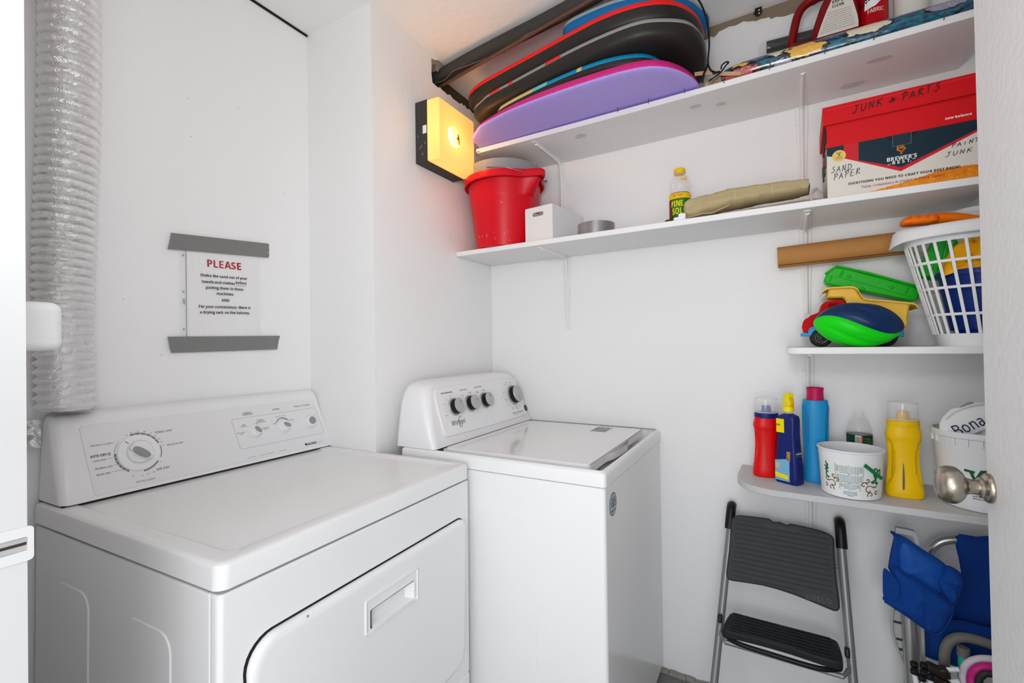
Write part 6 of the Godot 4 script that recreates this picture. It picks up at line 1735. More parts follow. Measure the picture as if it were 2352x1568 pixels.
func pad_bucket() -> void:
	var t := wthing("plastic_bucket", "white plastic bucket holding folded cleaning pads, beside the door knob", "bucket", 1.642, 0.8266, 0.165)
	var wm := mat(rgb(232, 233, 234), 0.32)
	var b := MB.new()
	b.lathe(pv([0.080, 0.0, 0.0850, 0.003, 0.0865, 0.012, 0.0975, 0.160, 0.0985, 0.162, 0.1000, 0.182, 0.1045, 0.184, 0.1055, 0.190, 0.1055, 0.197, 0.1035, 0.1985, 0.099, 0.198]), 64, 1, 1, 2, Vector3.ZERO, 1)
	b.lathe(pv([0.099, 0.198, 0.094, 0.12, 0.083, 0.005, 0.0, 0.004]), 64, 1, 1, 2, Vector3.ZERO, false)
	part("body", b.done(30.0), wm, t)
	for i in 24:
		b = MB.new()
		b.T = Transform3D(Basis(Vector3.UP, -TAU * i / 24.0), Vector3.ZERO)
		b.rbox(Vector3(0.1005, 0.174, 0), Vector3(0.005, 0.018, 0.0022), 0.0008, 1)
		part("rib", b.done(), wm, t)
	var f := func(p: Vector3) -> Vector3:
		var r := 0.0865 + 0.0743 * (p.y - 0.012) + p.z + 0.0003
		var a := p.x / 0.092 - 0.25
		return Vector3(sin(a) * r, p.y, cos(a) * r)
	b = MB.new()
	for q in [[-0.034, 0.104, -0.018, 0.102], [-0.024, 0.103, -0.016, 0.080], [-0.016, 0.080, -0.004, 0.106], [-0.004, 0.106, 0.008, 0.108], [-0.003, 0.106, 0.004, 0.084, 0.014, 0.082]]: stroke(b, pv(q), 0.0062)
	b.bend(0, f)
	part("emblem", b.done(0.0), mat(rgb(22, 92, 54), 0.5), t)
	for i in 4: fit(t, ["visit us for more product info", "or write us online at", "or call 1-800-337-3663", "www.store.com"][i], -0.022, 0.016 - i * 0.004, 0.052 - i * 0.0055, 0.0032, M.ink, Transform3D.IDENTITY, true, "Droid Sans", false, f)
	# printed pads bulging out of the bucket
	for q in [[-0.024, 0.212, 0.042, 0.5, "white printed cleaning pad folded at the front of the bucket", 1.15], [0.040, 0.214, -0.030, -0.35, "white printed cleaning pad with a navy edge behind the first pad", 1.15]]:
		var k := wthing("cleaning_pad", q[4], "pad", 1.642 + q[0], 0.8266 + q[1], 0.165 + q[2], 0.0, "cleaning pads in the white bucket")
		k.rotation.z = q[3]
		b = MB.new()
		var rows := []
		for i in 13:
			var row := PackedVector3Array()
			var s := i / 12.0
			for j in 32:
				var a := -TAU * j / 32.0
				var r := 0.062 * pow(sin(PI * (0.03 + 0.94 * s)), 0.45)
				row.append(Vector3(cos(a) * r * q[5] * (1.0 + 0.06 * sin(a * 3.0)), -0.045 + s * 0.10 + 0.004 * sin(a * 2.0 + s * 3.0), sin(a) * r * 0.42))
			rows.append(row)
		b.grid(rows, true)
		part("cloth", b.done(60.0), bump(mat(rgb(232, 232, 232), 0.85), M.fine, 9.0, 0.7), k)
		var nv := mat(rgb(22, 34, 66), 0.7)
		b = MB.new()
		b.tube(smooth(pv3([-0.045, 0.043, 0.014, -0.02, 0.052, 0.014, 0.02, 0.053, 0.014, 0.045, 0.044, 0.014]), 5), 0.0028 if q[3] > 0.0 else 0.005, 8)
		part("edge_binding", b.done(), nv if q[3] < 0.0 else mat(rgb(222, 222, 222), 0.8), k)
		var pf := func(p: Vector3) -> Vector3:
			var s := clampf((p.y + 0.045) / 0.10, 0.0, 1.0)
			var r := 0.062 * pow(sin(PI * (0.03 + 0.94 * s)), 0.45)
			var z := r * 0.42 * sqrt(maxf(0.05, 1.0 - pow(p.x / (r * q[5]), 2.0)))
			return Vector3(p.x, p.y, z + 0.0022 + p.z)
		fit(k, "Bona", -0.046, 0.016, 0.014, 0.026, nv, place(Vector3.ZERO, 0, 0, 0.08), false, "Droid Sans", false, pf)
		fit(k, "MICROFIBER CLEANING PAD", -0.030, 0.036, -0.010, 0.0055, nv, place(Vector3.ZERO, 0, 0, 0.08), false, "Droid Sans", false, pf)

# soft cushion over a star-shaped outline, swelling from z0 by h
func pillow(b: MB, o: PackedVector2Array, z0: float, h: float, wrinkle := 0.0, back := true) -> void:
	var c := Vector2.ZERO
	for p in o: c += p / o.size()
	if Geometry2D.is_polygon_clockwise(o):
		o = o.duplicate(); o.reverse()
	var nz := FastNoiseLite.new()
	nz.seed = 91
	nz.frequency = 22.0
	var rows := []
	for k in 9:
		var s := 1.0 - k / 8.6
		var row := PackedVector3Array()
		for p in o:
			var q := c + (p - c) * s
			row.append(Vector3(q.x, q.y, z0 + h * sqrt(maxf(0.0, 1.0 - pow(s, 3.0))) + wrinkle * nz.get_noise_2d(q.x, q.y) * (1.0 - s * s * 0.5)))
		rows.append(row)
	b.grid(rows, true)
	b.fan(rows[-1], Vector3(c.x, c.y, z0 + h))
	if back:
		var r: PackedVector3Array = rows[0].duplicate()
		r.reverse()
		b.fan(r, Vector3(c.x, c.y, z0 - 0.002))

func floor_things() -> void:
	step_stool()
	folded_chair()
	poles()
	door_and_latch()

func step_stool() -> void:
	var t := wthing("step_stool", "folded step stool with grey tube legs and two black ridged treads", "step stool", 1.18, 0.0, 0.312)
	t.rotation = Vector3(-0.345, WA, 0)
	var L := 0.722
	var gm := mat(rgb(136, 138, 141), 0.35, 0.35)
	var bm := mat(rgb(20, 20, 21), 0.4)
	var b := MB.new()
	var st := [[-0.205, -0.152], [0.183, 0.158]]
	for q in st:
		b = MB.new()
		b.tube(PackedVector3Array([Vector3(q[0], 0.012, 0), Vector3(q[1], L - 0.045, 0)]), 0.0118, 14)
		part("leg", b.done(), gm, t)
		b = MB.new()
		var d: float = (q[1] - q[0]) / (L - 0.06)
		b.tube(smooth(PackedVector3Array([Vector3(q[1] - d * 0.055, L - 0.062, 0), Vector3(q[1] - d * 0.02, L - 0.02, 0), Vector3(q[1], L + 0.002, -0.003), Vector3(q[1], L + 0.015, -0.014), Vector3(q[1], L + 0.018, -0.030)]), 4), 0.0150, 14)
		part("hand_grip", b.done(), bm, t)
		b = MB.new()
		b.tube(PackedVector3Array([Vector3(q[0], 0.0, 0.001), Vector3(q[0] + d * 0.03, 0.04, 0.001)]), 0.0145, 12)
		part("foot", b.done(), bm, t)
	# upper tread, flat in the frame, with raised ridges
	var tm := bump(mat(rgb(58, 61, 64), 0.62), M.fine, 8.0, 0.6)
	var o := smooth2(pv([-0.150, 0.070, -0.1428, 0.0870, -0.132, 0.0955, -0.1136, 0.0989, -0.0600, 0.1010, -0.0356, 0.1013, -0.0258, 0.0950, -0.0120, 0.0955, -0.0041, 0.0968, 0.0060, 0.0930, 0.0153, 0.0918, 0.0230, 0.0958, 0.0308, 0.0968, 0.0905, 0.0928, 0.125, 0.086, 0.1385, 0.076, 0.1404, 0.060, 0.1400, 0.0229, 0.1423, -0.0418, 0.1475, -0.10, 0.1460, -0.122, 0.1360, -0.1293, 0.120, -0.1283, 0.0313, -0.1111, -0.055, -0.1047, -0.1424, -0.1114, -0.156, -0.1062, -0.1615, -0.09, -0.1540, -0.0191]), 2, true)
	b = MB.new()
	b.prism(o, -0.006, 0.014, 0.005)
	var tr := part("upper_tread", b.done(25.0), tm, t, place(Vector3(0.0, 0.612, 0.006)))
	var edge := PackedVector3Array()
	for p in offset(o if not Geometry2D.is_polygon_clockwise(o) else o, 0.004): edge.append(Vector3(p.x, p.y, 0.0125))
	for i in 13:
		var y := 0.083 - i * 0.0148
		var x0 := -0.137 - maxf(0.0, 0.02 - y) * 0.06
		var x1 := 0.128 + maxf(0.0, -y) * 0.06
		if i == 0: x1 = -0.065
		if i == 0:
			b = MB.new()
			b.rbox(Vector3(0.092, y - 0.001, 0.0145), Vector3(0.075, 0.0032, 0.003), 0.0014, 1)
			part("ridge", b.done(), tm, tr)
		if i >= 12: x1 = 0.045
		b = MB.new()
		b.rbox(Vector3((x0 + x1) / 2.0, y, 0.0145), Vector3(x1 - x0, 0.0032, 0.003), 0.0014, 1)
		part("ridge", b.done(), tm, tr)
	text(tr, "PULL-AND-FOLD", 0.0088, mat(rgb(72, 75, 78), 0.5), place(Vector3(0.0, 0.0775, 0.0142)))
	text(tr, "COSCO", 0.0145, mat(rgb(72, 75, 78), 0.5), place(Vector3(0.095, -0.107, 0.0142)), true)
	b = MB.new()
	b.tube(PackedVector3Array([Vector3(-0.162, 0.605, -0.012), Vector3(0.162, 0.605, -0.012)]), 0.006, 8)
	part("hinge_rod", b.done(), gm, t)
	# lower tread, half folded, seen from above
	var X := place(Vector3(-0.0, 0.388, 0.0), 0.345) * place(Vector3(0, 0, 0.02))
	b = MB.new()
	b.T = X * Transform3D(Basis(Vector3.RIGHT, -PI / 2), Vector3.ZERO)
	var lo := smooth2(pv([-0.163, -0.055, -0.158, -0.066, -0.14, -0.070, -0.06, -0.064, 0.02, -0.064, 0.10, -0.072, 0.135, -0.070, 0.146, -0.055, 0.142, 0.03, 0.132, 0.046, 0.10, 0.052, 0.02, 0.046, -0.06, 0.048, -0.13, 0.054, -0.148, 0.046, -0.155, 0.02]), 3, true)
	b.prism(lo, -0.014, 0.006, 0.005)
	var tm2 := bump(mat(rgb(34, 36, 38), 0.5), M.fine, 8.0, 0.6)
	var tl := part("lower_tread", b.done(25.0), tm2, t)
	for i in 7:
		b = MB.new()
		b.rbox(Vector3(-0.008, 0.0068, 0.056 - i * 0.0165), Vector3(0.262, 0.003, 0.0034), 0.0014, 1)
		part("ridge", b.done(), tm2, tl, X)
	b = MB.new()
	b.T = X
	b.tube(smooth(pv3([-0.16, -0.020, 0.045, -0.12, -0.022, 0.07, -0.02, -0.024, 0.074, 0.09, -0.024, 0.074, 0.14, -0.022, 0.050]), 4), 0.007, 10)
	part("tread_lip", b.done(), bm, t)
	b = MB.new()
	b.T = X
	b.tube(pv3([-0.17, -0.032, 0.03, -0.155, -0.034, 0.062, 0.145, -0.034, 0.062, 0.16, -0.032, 0.03]), 0.0072, 10)
	part("support_tube", b.done(), gm, t)
	for x in [-0.176, 0.160]:
		b = MB.new()
		b.rbox(Vector3.ZERO, Vector3(0.012, 0.026, 0.03), 0.004, 2)
		part("pivot_block", b.done(), bm, t, place(Vector3(x, 0.382, 0.012)))

func folded_chair() -> void:
	var t := wthing("folding_chair", "folded blue canvas camping chair with silver tubes and a hanging pouch", "chair", 1.5, 0.0, 0.0)
	var canvas := mottle(bump(mat(rgb(14, 84, 186), 0.85), noise_tex(0.35, 512, 71, true, 9.0), 8.0, 0.9), 0.25, 9.0, 0.68)
	var canvas2 := bump(mat(rgb(10, 60, 140), 0.85), M.fine, 12.0, 0.8)
	var mesh := bump(mat(rgb(12, 76, 160), 0.55), M.fine, 14.0, 0.5)
	var al := mat(rgb(188, 188, 186), 0.32, 0.85)
	var gr := mat(rgb(118, 114, 108), 0.5)
	var lg := mat(rgb(170, 171, 172), 0.45)
	var b := MB.new()
	# back frame: a tall silver loop behind the fabric
	b.tube(smooth(pv3([0.005, 0.0, 0.16, 0.010, 0.25, 0.13, 0.022, 0.52, 0.10, 0.040, 0.640, 0.09, 0.058, 0.678, 0.09, 0.085, 0.698, 0.09, 0.13, 0.706, 0.09, 0.20, 0.706, 0.09]), 5), 0.0115, 14)
	part("back_tube", b.done(), al, t)
	b = MB.new()
	pillow(b, smooth2(pv([0.098, 0.713, 0.14, 0.722, 0.21, 0.727, 0.21, 0.60, 0.21, 0.470, 0.166, 0.474, 0.0816, 0.474, 0.098, 0.54, 0.108, 0.62]), 3, true), 0.098, 0.014, 0.004)
	part("back_fabric", b.done(60.0), canvas2, t)
	b = MB.new()
	pillow(b, smooth2(pv([0.02, 0.44, 0.031, 0.460, 0.049, 0.472, 0.0668, 0.490, 0.0947, 0.500, 0.148, 0.498, 0.20, 0.50, 0.205, 0.40, 0.12, 0.375, 0.0475, 0.376, 0.018, 0.386]), 3, true), 0.135, 0.035, 0.012)
	part("seat_fabric", b.done(60.0), canvas, t)
	b = MB.new()
	b.tube(pv3([-0.012, 0.0, 0.21, -0.016, 0.30, 0.205, -0.022, 0.525, 0.195]), 0.0165, 16)
	part("front_leg", b.done(), al, t)
	b = MB.new()
	b.tube(smooth(pv3([0.052, 0.33, 0.20, 0.049, 0.40, 0.20, 0.052, 0.445, 0.20, 0.064, 0.472, 0.20, 0.085, 0.486, 0.20, 0.115, 0.488, 0.20, 0.16, 0.480, 0.20, 0.20, 0.470, 0.20]), 5), 0.0118, 14)
	part("arm_tube", b.done(), gr, t)
	# slotted plastic rail
	b = MB.new()
	var rail := [[-0.042, 0.560], [-0.052, 0.52], [-0.056, 0.48], [-0.055, 0.45], [-0.049, 0.42], [-0.040, 0.39], [-0.033, 0.365], [-0.030, 0.33], [-0.030, 0.0]]
	var rp := PackedVector3Array()
	for q in rail: rp.append(Vector3(q[0], q[1], 0.185))
	b.tube(smooth(rp, 4), 0.0032, 8)
	part("rail_edge", b.done(), lg, t)
	b = MB.new()
	b.prism(pv([-0.044, 0.555, -0.053, 0.50, -0.054, 0.46, -0.048, 0.42, -0.034, 0.37, -0.020, 0.37, -0.020, 0.555]), 0.170, 0.182, 0.002)
	part("rail_plate", b.done(25.0), lg, t)
	for q in [[-0.040, 0.514], [-0.041, 0.478], [-0.036, 0.432], [-0.030, 0.405]]:
		b = MB.new()
		b.rbox(Vector3(q[0], q[1], 0.182), Vector3(0.022, 0.0065, 0.004), 0.0015, 1)
		part("rail_slot", b.done(), mat(rgb(58, 52, 46), 0.7), t)
	b = MB.new()
	b.prism(pv([0.006, 0.36, 0.014, 0.36, 0.012, 0.52, 0.004, 0.52]), 0.165, 0.190, 0.002)
	part("rear_bar", b.done(25.0), lg, t)
	# plastic clip at the top
	b = MB.new()
	var co := smooth2(pv([-0.046, 0.742, -0.042, 0.746, -0.010, 0.744, -0.002, 0.735, 0.001, 0.70, -0.044, 0.70]), 2, true)
	var ci := pv([-0.038, 0.705, -0.006, 0.705, -0.008, 0.730, -0.040, 0.732])
	holed(b, co, ci, 0.202)
	walls(b, co, 0.188, 0.202)
	walls(b, ci, 0.190, 0.202, true)
	part("clip", b.done(30.0), lg, t)
	b = MB.new()
	b.prism(pv([-0.041, 0.700, -0.005, 0.700, -0.007, 0.732, -0.041, 0.734]), 0.186, 0.190)
	part("clip_back", b.done(0.0), M.black, t)
	# pouch with flap, hanging over the front
	b = MB.new()
	b.prism(smooth2(pv([-0.0639, 0.6315, -0.0499, 0.7168, -0.058, 0.733, -0.045, 0.731, -0.028, 0.718, -0.034, 0.66, -0.042, 0.60]), 2, true), 0.196, 0.222, 0.004)
	var bag := part("pouch_side", b.done(35.0), canvas, t)
	b = MB.new()
	pillow(b, smooth2(pv([-0.0459, 0.722, -0.0268, 0.7248, 0.0103, 0.6996, 0.0545, 0.6702, 0.060, 0.63, 0.052, 0.59, 0.0217, 0.59, -0.0238, 0.6187, -0.0480, 0.625, -0.050, 0.67]), 3, true), 0.205, 0.026, 0.003)
	part("pouch_body", b.done(60.0), mesh, t)
	b = MB.new()
	pillow(b, smooth2(pv([0.030, 0.636, 0.0438, 0.6556, 0.0545, 0.6715, 0.0731, 0.6662, 0.0851, 0.6498, 0.0837, 0.6246, 0.0761, 0.595, 0.0654, 0.5727, 0.050, 0.583, 0.0388, 0.605]), 3, true), 0.213, 0.030, 0.016)
	part("pouch_fold", b.done(45.0), canvas, t)
	b = MB.new()
	pillow(b, smooth2(pv([-0.0585, 0.650, -0.0262, 0.6346, 0.002, 0.6245, 0.0314, 0.6013, 0.0640, 0.5764, 0.0575, 0.5414, 0.036, 0.4962, 0.0213, 0.4927, 0.0044, 0.5001, -0.039, 0.5281, -0.0785, 0.5492, -0.076, 0.565, -0.062, 0.60]), 3, true), 0.224, 0.026, 0.010)
	part("pocket", b.done(50.0), canvas, t)
	b = MB.new()
	b.tube(smooth(pv3([-0.057, 0.6505, 0.234, -0.0262, 0.6356, 0.236, 0.002, 0.6255, 0.238, 0.0314, 0.6023, 0.238, 0.0625, 0.5774, 0.236]), 5), 0.0016, 6)
	b.bend(0, func(p: Vector3) -> Vector3: return p)
	part("pocket_hem", b.done(), canvas2, t)
	b = MB.new()
	b.tube(smooth(pv3([-0.077, 0.549, 0.230, -0.039, 0.529, 0.232, 0.0044, 0.5015, 0.232, 0.0213, 0.494, 0.232, 0.036, 0.498, 0.230, 0.0565, 0.541, 0.230, 0.0625, 0.575, 0.230]), 5), 0.0022, 6)
	part("binding", b.done(), canvas2, t)
	b = MB.new()
	b.tube(pv3([0.0, 0.625, 0.2485, 0.001, 0.583, 0.2535, 0.0, 0.535, 0.2515, -0.001, 0.508, 0.243]), 0.0010, 6)
	part("seam", b.done(), canvas2, t)
	b = MB.new()
	b.prism(smooth2(pv([-0.0805, 0.6472, -0.0665, 0.6399, -0.0544, 0.6228, -0.0502, 0.6038, -0.0517, 0.5805, -0.0585, 0.5701, -0.0653, 0.5683, -0.0812, 0.5698, -0.0829, 0.607]), 3, true), 0.252, 0.2555, 0.0012)
	part("flap", b.done(30.0), canvas, t)
	b = MB.new()
	var fo := smooth(pv3([-0.0805, 0.6462, 0.2558, -0.0665, 0.639, 0.2558, -0.0550, 0.6228, 0.2558, -0.0508, 0.6038, 0.2558, -0.0523, 0.5805, 0.2558, -0.0590, 0.5708, 0.2558, -0.0653, 0.5690, 0.2558, -0.0800, 0.5700, 0.2558]), 4)
	b.tube(fo, 0.0014, 6)
	part("flap_binding", b.done(), canvas2, t)

func poles() -> void:
	var bk := mat(rgb(24, 24, 25), 0.4)
	var wh := mat(rgb(228, 229, 230), 0.35)
	# bundle of white rods with black joints
	var t := wthing("rod_frame", "folded frame of thin white rods with black joints and rubber tips", "frame", 1.5, 0.0, 0.0)
	for q in [[-0.024, 0.420, 0.0], [-0.005, 0.424, 0.0], [-0.026, 0.409, 0.012], [-0.007, 0.412, 0.012], [-0.012, 0.400, 0.018], [0.004, 0.407, 0.014]]:
		var b := MB.new()
		b.T = place(Vector3(q[0], q[1], 0.27 + q[2]), 0.5, 0, -0.2)
		b.rbox(Vector3.ZERO, Vector3(0.016, 0.014, 0.016), 0.005, 3)
		part("rubber_tip", b.done(), bk, t)
	for q in [[-0.024, 0.404, 0.27, 0.012, 0.0, 0.31], [-0.009, 0.40, 0.275, 0.035, 0.0, 0.315], [0.004, 0.404, 0.275, 0.062, 0.0, 0.32]]:
		var b := MB.new()
		b.tube(PackedVector3Array([Vector3(q[0], q[1], q[2]), Vector3(q[3], q[4], q[5])]), 0.0062, 10)
		part("rod", b.done(), wh, t)
	for q in [[0.041, 0.424, 0.064, 0.4335], [0.041, 0.395, 0.064, 0.404]]:
		var b := MB.new()
		b.tube(PackedVector3Array([Vector3(q[0], q[1], 0.262), Vector3(q[2], q[3], 0.262)]), 0.0058, 10)
		part("rod", b.done(), wh, t)
	for q in [[0.016, 0.418, 0.034, 0.020, -0.25], [0.035, 0.416, 0.020, 0.026, 0.3], [0.022, 0.394, 0.028, 0.020, -0.5], [0.038, 0.388, 0.022, 0.024, 0.1]]:
		var b := MB.new()
		b.T = place(Vector3(q[0], q[1], 0.262), 0, 0, q[4])
		b.rbox(Vector3.ZERO, Vector3(q[2], q[3], 0.026), 0.006, 2)
		part("joint", b.done(), mat(rgb(38, 32, 28), 0.4), t)
	t = wthing("teal_pole", "teal pole with a grey end cap standing between the blue chair and the pink frame", "pole", 1.577, 0.0, 0.238)
	var b := MB.new()
	b.tube(pv3([-0.012, 0.0, 0.04, 0.003, 0.456, -0.01]), 0.0105, 16)
	part("tube", b.done(), mat(rgb(26, 176, 146), 0.35), t)
	b = MB.new()
	b.tube(pv3([0.0028, 0.452, -0.0095, 0.0040, 0.474, -0.0115]), 0.0128, 18)
	part("end_cap", b.done(), mat(rgb(104, 102, 98), 0.5), t)
	t = wthing("pink_frame", "pink and white rounded plastic frame in front of the blue chair", "frame", 1.60, 0.0, 0.262)
	for q in [[0.010, 0.0, rgb(198, 36, 128), "pink_rim", 0.0], [0.0085, -0.014, rgb(214, 206, 212), "white_rim", 0.012], [0.008, 0.010, rgb(52, 46, 44), "dark_rim", -0.010]]:
		b = MB.new()
		var d: float = q[4]
		b.tube(smooth(PackedVector3Array([Vector3(-0.016 - d * 0.7, 0.0, 0.03 + q[1]), Vector3(-0.0145 - d, 0.36, 0.01 + q[1]), Vector3(-0.013 - d, 0.42, q[1]), Vector3(-0.004 - d * 0.8, 0.444 + d * 0.5, q[1]), Vector3(0.012, 0.456 + d, q[1]), Vector3(0.05, 0.462 + d, q[1]), Vector3(0.10, 0.464 + d, q[1])]), 5), q[0], 12)
		part(q[3], b.done(), mat(q[2], 0.35), t)

func door_and_latch() -> void:
	var dm := bump(mat(rgb(226, 226, 226), 0.55), noise_tex(0.03, 512, 81, true, 5.0), 3.0, 0.22)
	var t := thing("closet_door", "white roller-painted door standing open, with a brushed nickel round knob", "door", Vector3(0.315, 0.0, -0.175))
	t.rotation.x = -0.0160
	var b := MB.new()
	b.rbox(Vector3(0.0175, 1.025, -0.4465), Vector3(0.035, 2.03, 0.893), 0.0025, 2)
	part("leaf", b.done(), dm, t)
	var K := Transform3D(Basis(Vector3(0, 0, 1), Vector3(-1, 0, 0), Vector3(0, -1, 0)), Vector3(0, 1.026, -0.876))
	b = MB.new()
	b.lathe(smooth2(pv([0.0245, 0.0, 0.0245, 0.003, 0.0225, 0.007, 0.017, 0.010, 0.0145, 0.013]), 4), 40)
	var rose := part("rose", b.done(40.0), M.nickel, t, K)
	b = MB.new()
	b.lathe(smooth2(pv([0.0128, 0.011, 0.0118, 0.016, 0.0122, 0.024, 0.0150, 0.031, 0.0235, 0.036, 0.0300, 0.043, 0.0318, 0.051, 0.0300, 0.060, 0.0240, 0.067, 0.0130, 0.0705, 0.001, 0.0712]), 5), 48)
	part("knob", b.done(50.0), M.nickel, t, K)
	b = MB.new()
	b.lathe(pv([0.0168, 0.011, 0.0168, 0.014, 0.0150, 0.016]), 32)
	part("collar", b.done(30.0), M.nickel, rose)
	# latch plate on the near jamb, its lip bent into the room
	t = thing("strike_plate", "white painted metal strike plate with a slot on the door jamb", "strike plate", Vector3(-0.67, 1.067, -0.165), PI / 2)
	b = MB.new()      # x runs into the closet, z off the jamb
	var o := rrect(-0.028, -0.0175, 0.0105, 0.0175, 0.004, 4)
	var h := rrect(-0.024, -0.007, 0.0055, 0.007, 0.001, 2)
	holed(b, o, h, 0.0016)
	walls(b, o, 0.0, 0.0016)
	walls(b, h, -0.001, 0.0016, true)
	part("plate", b.done(30.0), mat(rgb(214, 214, 214), 0.4), t)
	b = MB.new()
	b.prism(pv([-0.024, -0.007, 0.0055, -0.007, 0.0055, 0.007, -0.024, 0.007]), 0.0001, 0.0003)
	part("slot", b.done(0.0), mat(rgb(176, 174, 172), 0.7), t)
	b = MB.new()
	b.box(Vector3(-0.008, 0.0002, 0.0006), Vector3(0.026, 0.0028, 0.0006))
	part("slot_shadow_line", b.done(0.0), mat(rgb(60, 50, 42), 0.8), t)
	t = thing("wall_box", "white rounded plastic box on the wall in front of the foil hose", "box", Vector3(-0.83, 1.295, -0.17))
	b = MB.new()
	b.rbox(Vector3(0, 0, -0.0350), Vector3(0.06, 0.0625, 0.0702), 0.0115, 5)
	part("cover", b.done(50.0), mat(rgb(240, 240, 240), 0.45), t)


# ---------------------------------------------------------------- helpers
const SKW := 0.0318
var WD := Vector3(1, 0, SKW).normalized()
var WN := Vector3(-SKW, 0, 1).normalized()
var WO := Vector3(-1.1586, 0, -1.8743)
var WA := -atan(SKW)              # turn of the shelf wall
var names := {}
var fonts := {}

func W(u: float, y: float, n: float) -> Vector3:      # a point by its place along, up and off the shelf wall
	return WO + WD * u + WN * n + Vector3(0, y, 0)

class MB:
	var P := PackedVector3Array()
	var U := PackedVector2Array()
	var T := Transform3D.IDENTITY
	func tri(a: Vector3, b: Vector3, c: Vector3, ua := Vector2.ZERO, ub := Vector2.ZERO, uc := Vector2.ZERO) -> void:
		P.append(T * a); P.append(T * b); P.append(T * c)
		U.append(ua); U.append(ub); U.append(uc)
	func quad(a: Vector3, b: Vector3, c: Vector3, d: Vector3, ua := Vector2(0, 1), ub := Vector2(1, 1), uc := Vector2(1, 0), ud := Vector2(0, 0)) -> void:
		tri(a, b, c, ua, ub, uc); tri(a, c, d, ua, uc, ud)
	# rows of points; outward when going along a row and then to the next row turns counter-clockwise seen from outside
	func grid(rows: Array, cu := false, cv := false) -> void:
		var m := rows.size()
		var n: int = rows[0].size()
		for i in (m if cv else m - 1):
			var r0: PackedVector3Array = rows[i]
			var r1: PackedVector3Array = rows[(i + 1) % m]
			for j in (n if cu else n - 1):
				var k := (j + 1) % n
				var dn := float(n if cu else n - 1)
				var dm := float(m if cv else m - 1)
				var u0 := j / dn
				var u1 := (j + 1) / dn
				var v0 := 1.0 - i / dm
				var v1 := 1.0 - (i + 1) / dm
				quad(r0[j], r0[k], r1[k], r1[j], Vector2(u0, v0), Vector2(u1, v0), Vector2(u1, v1), Vector2(u0, v1))
	func fan(ring: PackedVector3Array, c: Vector3) -> void:   # ring counter-clockwise seen from outside
		var n := ring.size()
		for j in n:
			tri(c, ring[j], ring[(j + 1) % n])
	func box(c: Vector3, s: Vector3) -> void:
		rbox(c, s, 0.0, 0)
	func rbox(c: Vector3, s: Vector3, r: float, k := 2) -> void:
		var h := s / 2.0
		r = minf(r, minf(h.x, minf(h.y, h.z)))
		var t := PackedFloat32Array()
		if r <= 0.0:
			t = PackedFloat32Array([-1, 1])
		else:
			for i in k + 1: t.append(-2.0 + i / float(k))
			for i in k + 1: t.append(1.0 + i / float(k))
		for f in 6:
			var ax := f % 3
			var sg := 1.0 if f < 3 else -1.0
			var rows := []
			for b in t:
				var row := PackedVector3Array()
				for a in t:
					var p := Vector3()
					var q := Vector3()
					p[ax] = h[ax] * sg
					q[ax] = (h[ax] - r) * sg
					var i1 := (ax + 1) % 3
					var i2 := (ax + 2) % 3
					var aa: float = a * sg
					for z in [[i1, aa], [i2, b]]:
						var ii: int = z[0]
						var v: float = z[1]
						if r <= 0.0:
							p[ii] = h[ii] * v; q[ii] = h[ii] * v
						else:
							var e := absf(v) - 1.0
							p[ii] = signf(v) * (h[ii] - r + r * tan(e * PI / 4.0))
							q[ii] = signf(v) * (h[ii] - r)
					if r > 0.0:
						p = q + (p - q).normalized() * r
					row.append(c + p)
				rows.append(row)
			grid(rows)
	func ring(y: float, r: float, seg: int, sx := 1.0, sz := 1.0, pw := 2.0, c := Vector3.ZERO) -> PackedVector3Array:
		var o := PackedVector3Array()
		for j in seg:
			var a := TAU * j / seg
			var ca := cos(a)
			var sa := sin(a)
			var q := 1.0
			if pw != 2.0:
				q = pow(pow(absf(ca), pw) + pow(absf(sa), pw), -1.0 / pw)
			o.append(c + Vector3(ca * r * q * sx, y, -sa * r * q * sz))
		return o
	# profile of (radius, height), bottom to top on the outside
	func lathe(prof: PackedVector2Array, seg := 32, sx := 1.0, sz := 1.0, pw := 2.0, c := Vector3.ZERO, caps = 3) -> void:
		if caps is bool: caps = 3 if caps else 0
		var rows := []
		for p in prof:
			rows.append(ring(p.y, maxf(p.x, 0.00001), seg, sx, sz, pw, c))
		grid(rows, true)
		if caps:
			if prof[0].x > 0.0005 and caps & 1:
				var r0: PackedVector3Array = rows[0]
				r0.reverse()
				fan(r0, c + Vector3(0, prof[0].y, 0))
			if prof[-1].x > 0.0005 and caps & 2:
				fan(rows[-1], c + Vector3(0, prof[-1].y, 0))
	func tube(path: PackedVector3Array, rad, seg := 10, closed := false, caps := true) -> void:
		var n := path.size()
		var rows := []
		var up := Vector3.ZERO
		for i in n:
			var a := path[(i - 1 + n) % n] if closed or i > 0 else path[0]
			var b := path[(i + 1) % n] if closed or i < n - 1 else path[n - 1]
			var d := (b - a).normalized()
			if up == Vector3.ZERO:
				up = d.cross(Vector3(0.31, 0.94, 0.13) if absf(d.y) < 0.9 else Vector3(1, 0.1, 0.2)).normalized()
			up = (up - d * up.dot(d)).normalized()
			var sd := d.cross(up)
			var r: float = rad[i] if rad is PackedFloat32Array or rad is Array else rad
			var row := PackedVector3Array()
			for j in seg:
				var t := TAU * j / seg
				row.append(path[i] + (up * cos(t) + sd * sin(t)) * r)
			rows.append(row)
		grid(rows, true, closed)
		if caps and not closed:
			var r0: PackedVector3Array = rows[0].duplicate()
			r0.reverse()
			fan(r0, path[0])
			fan(rows[-1], path[n - 1])
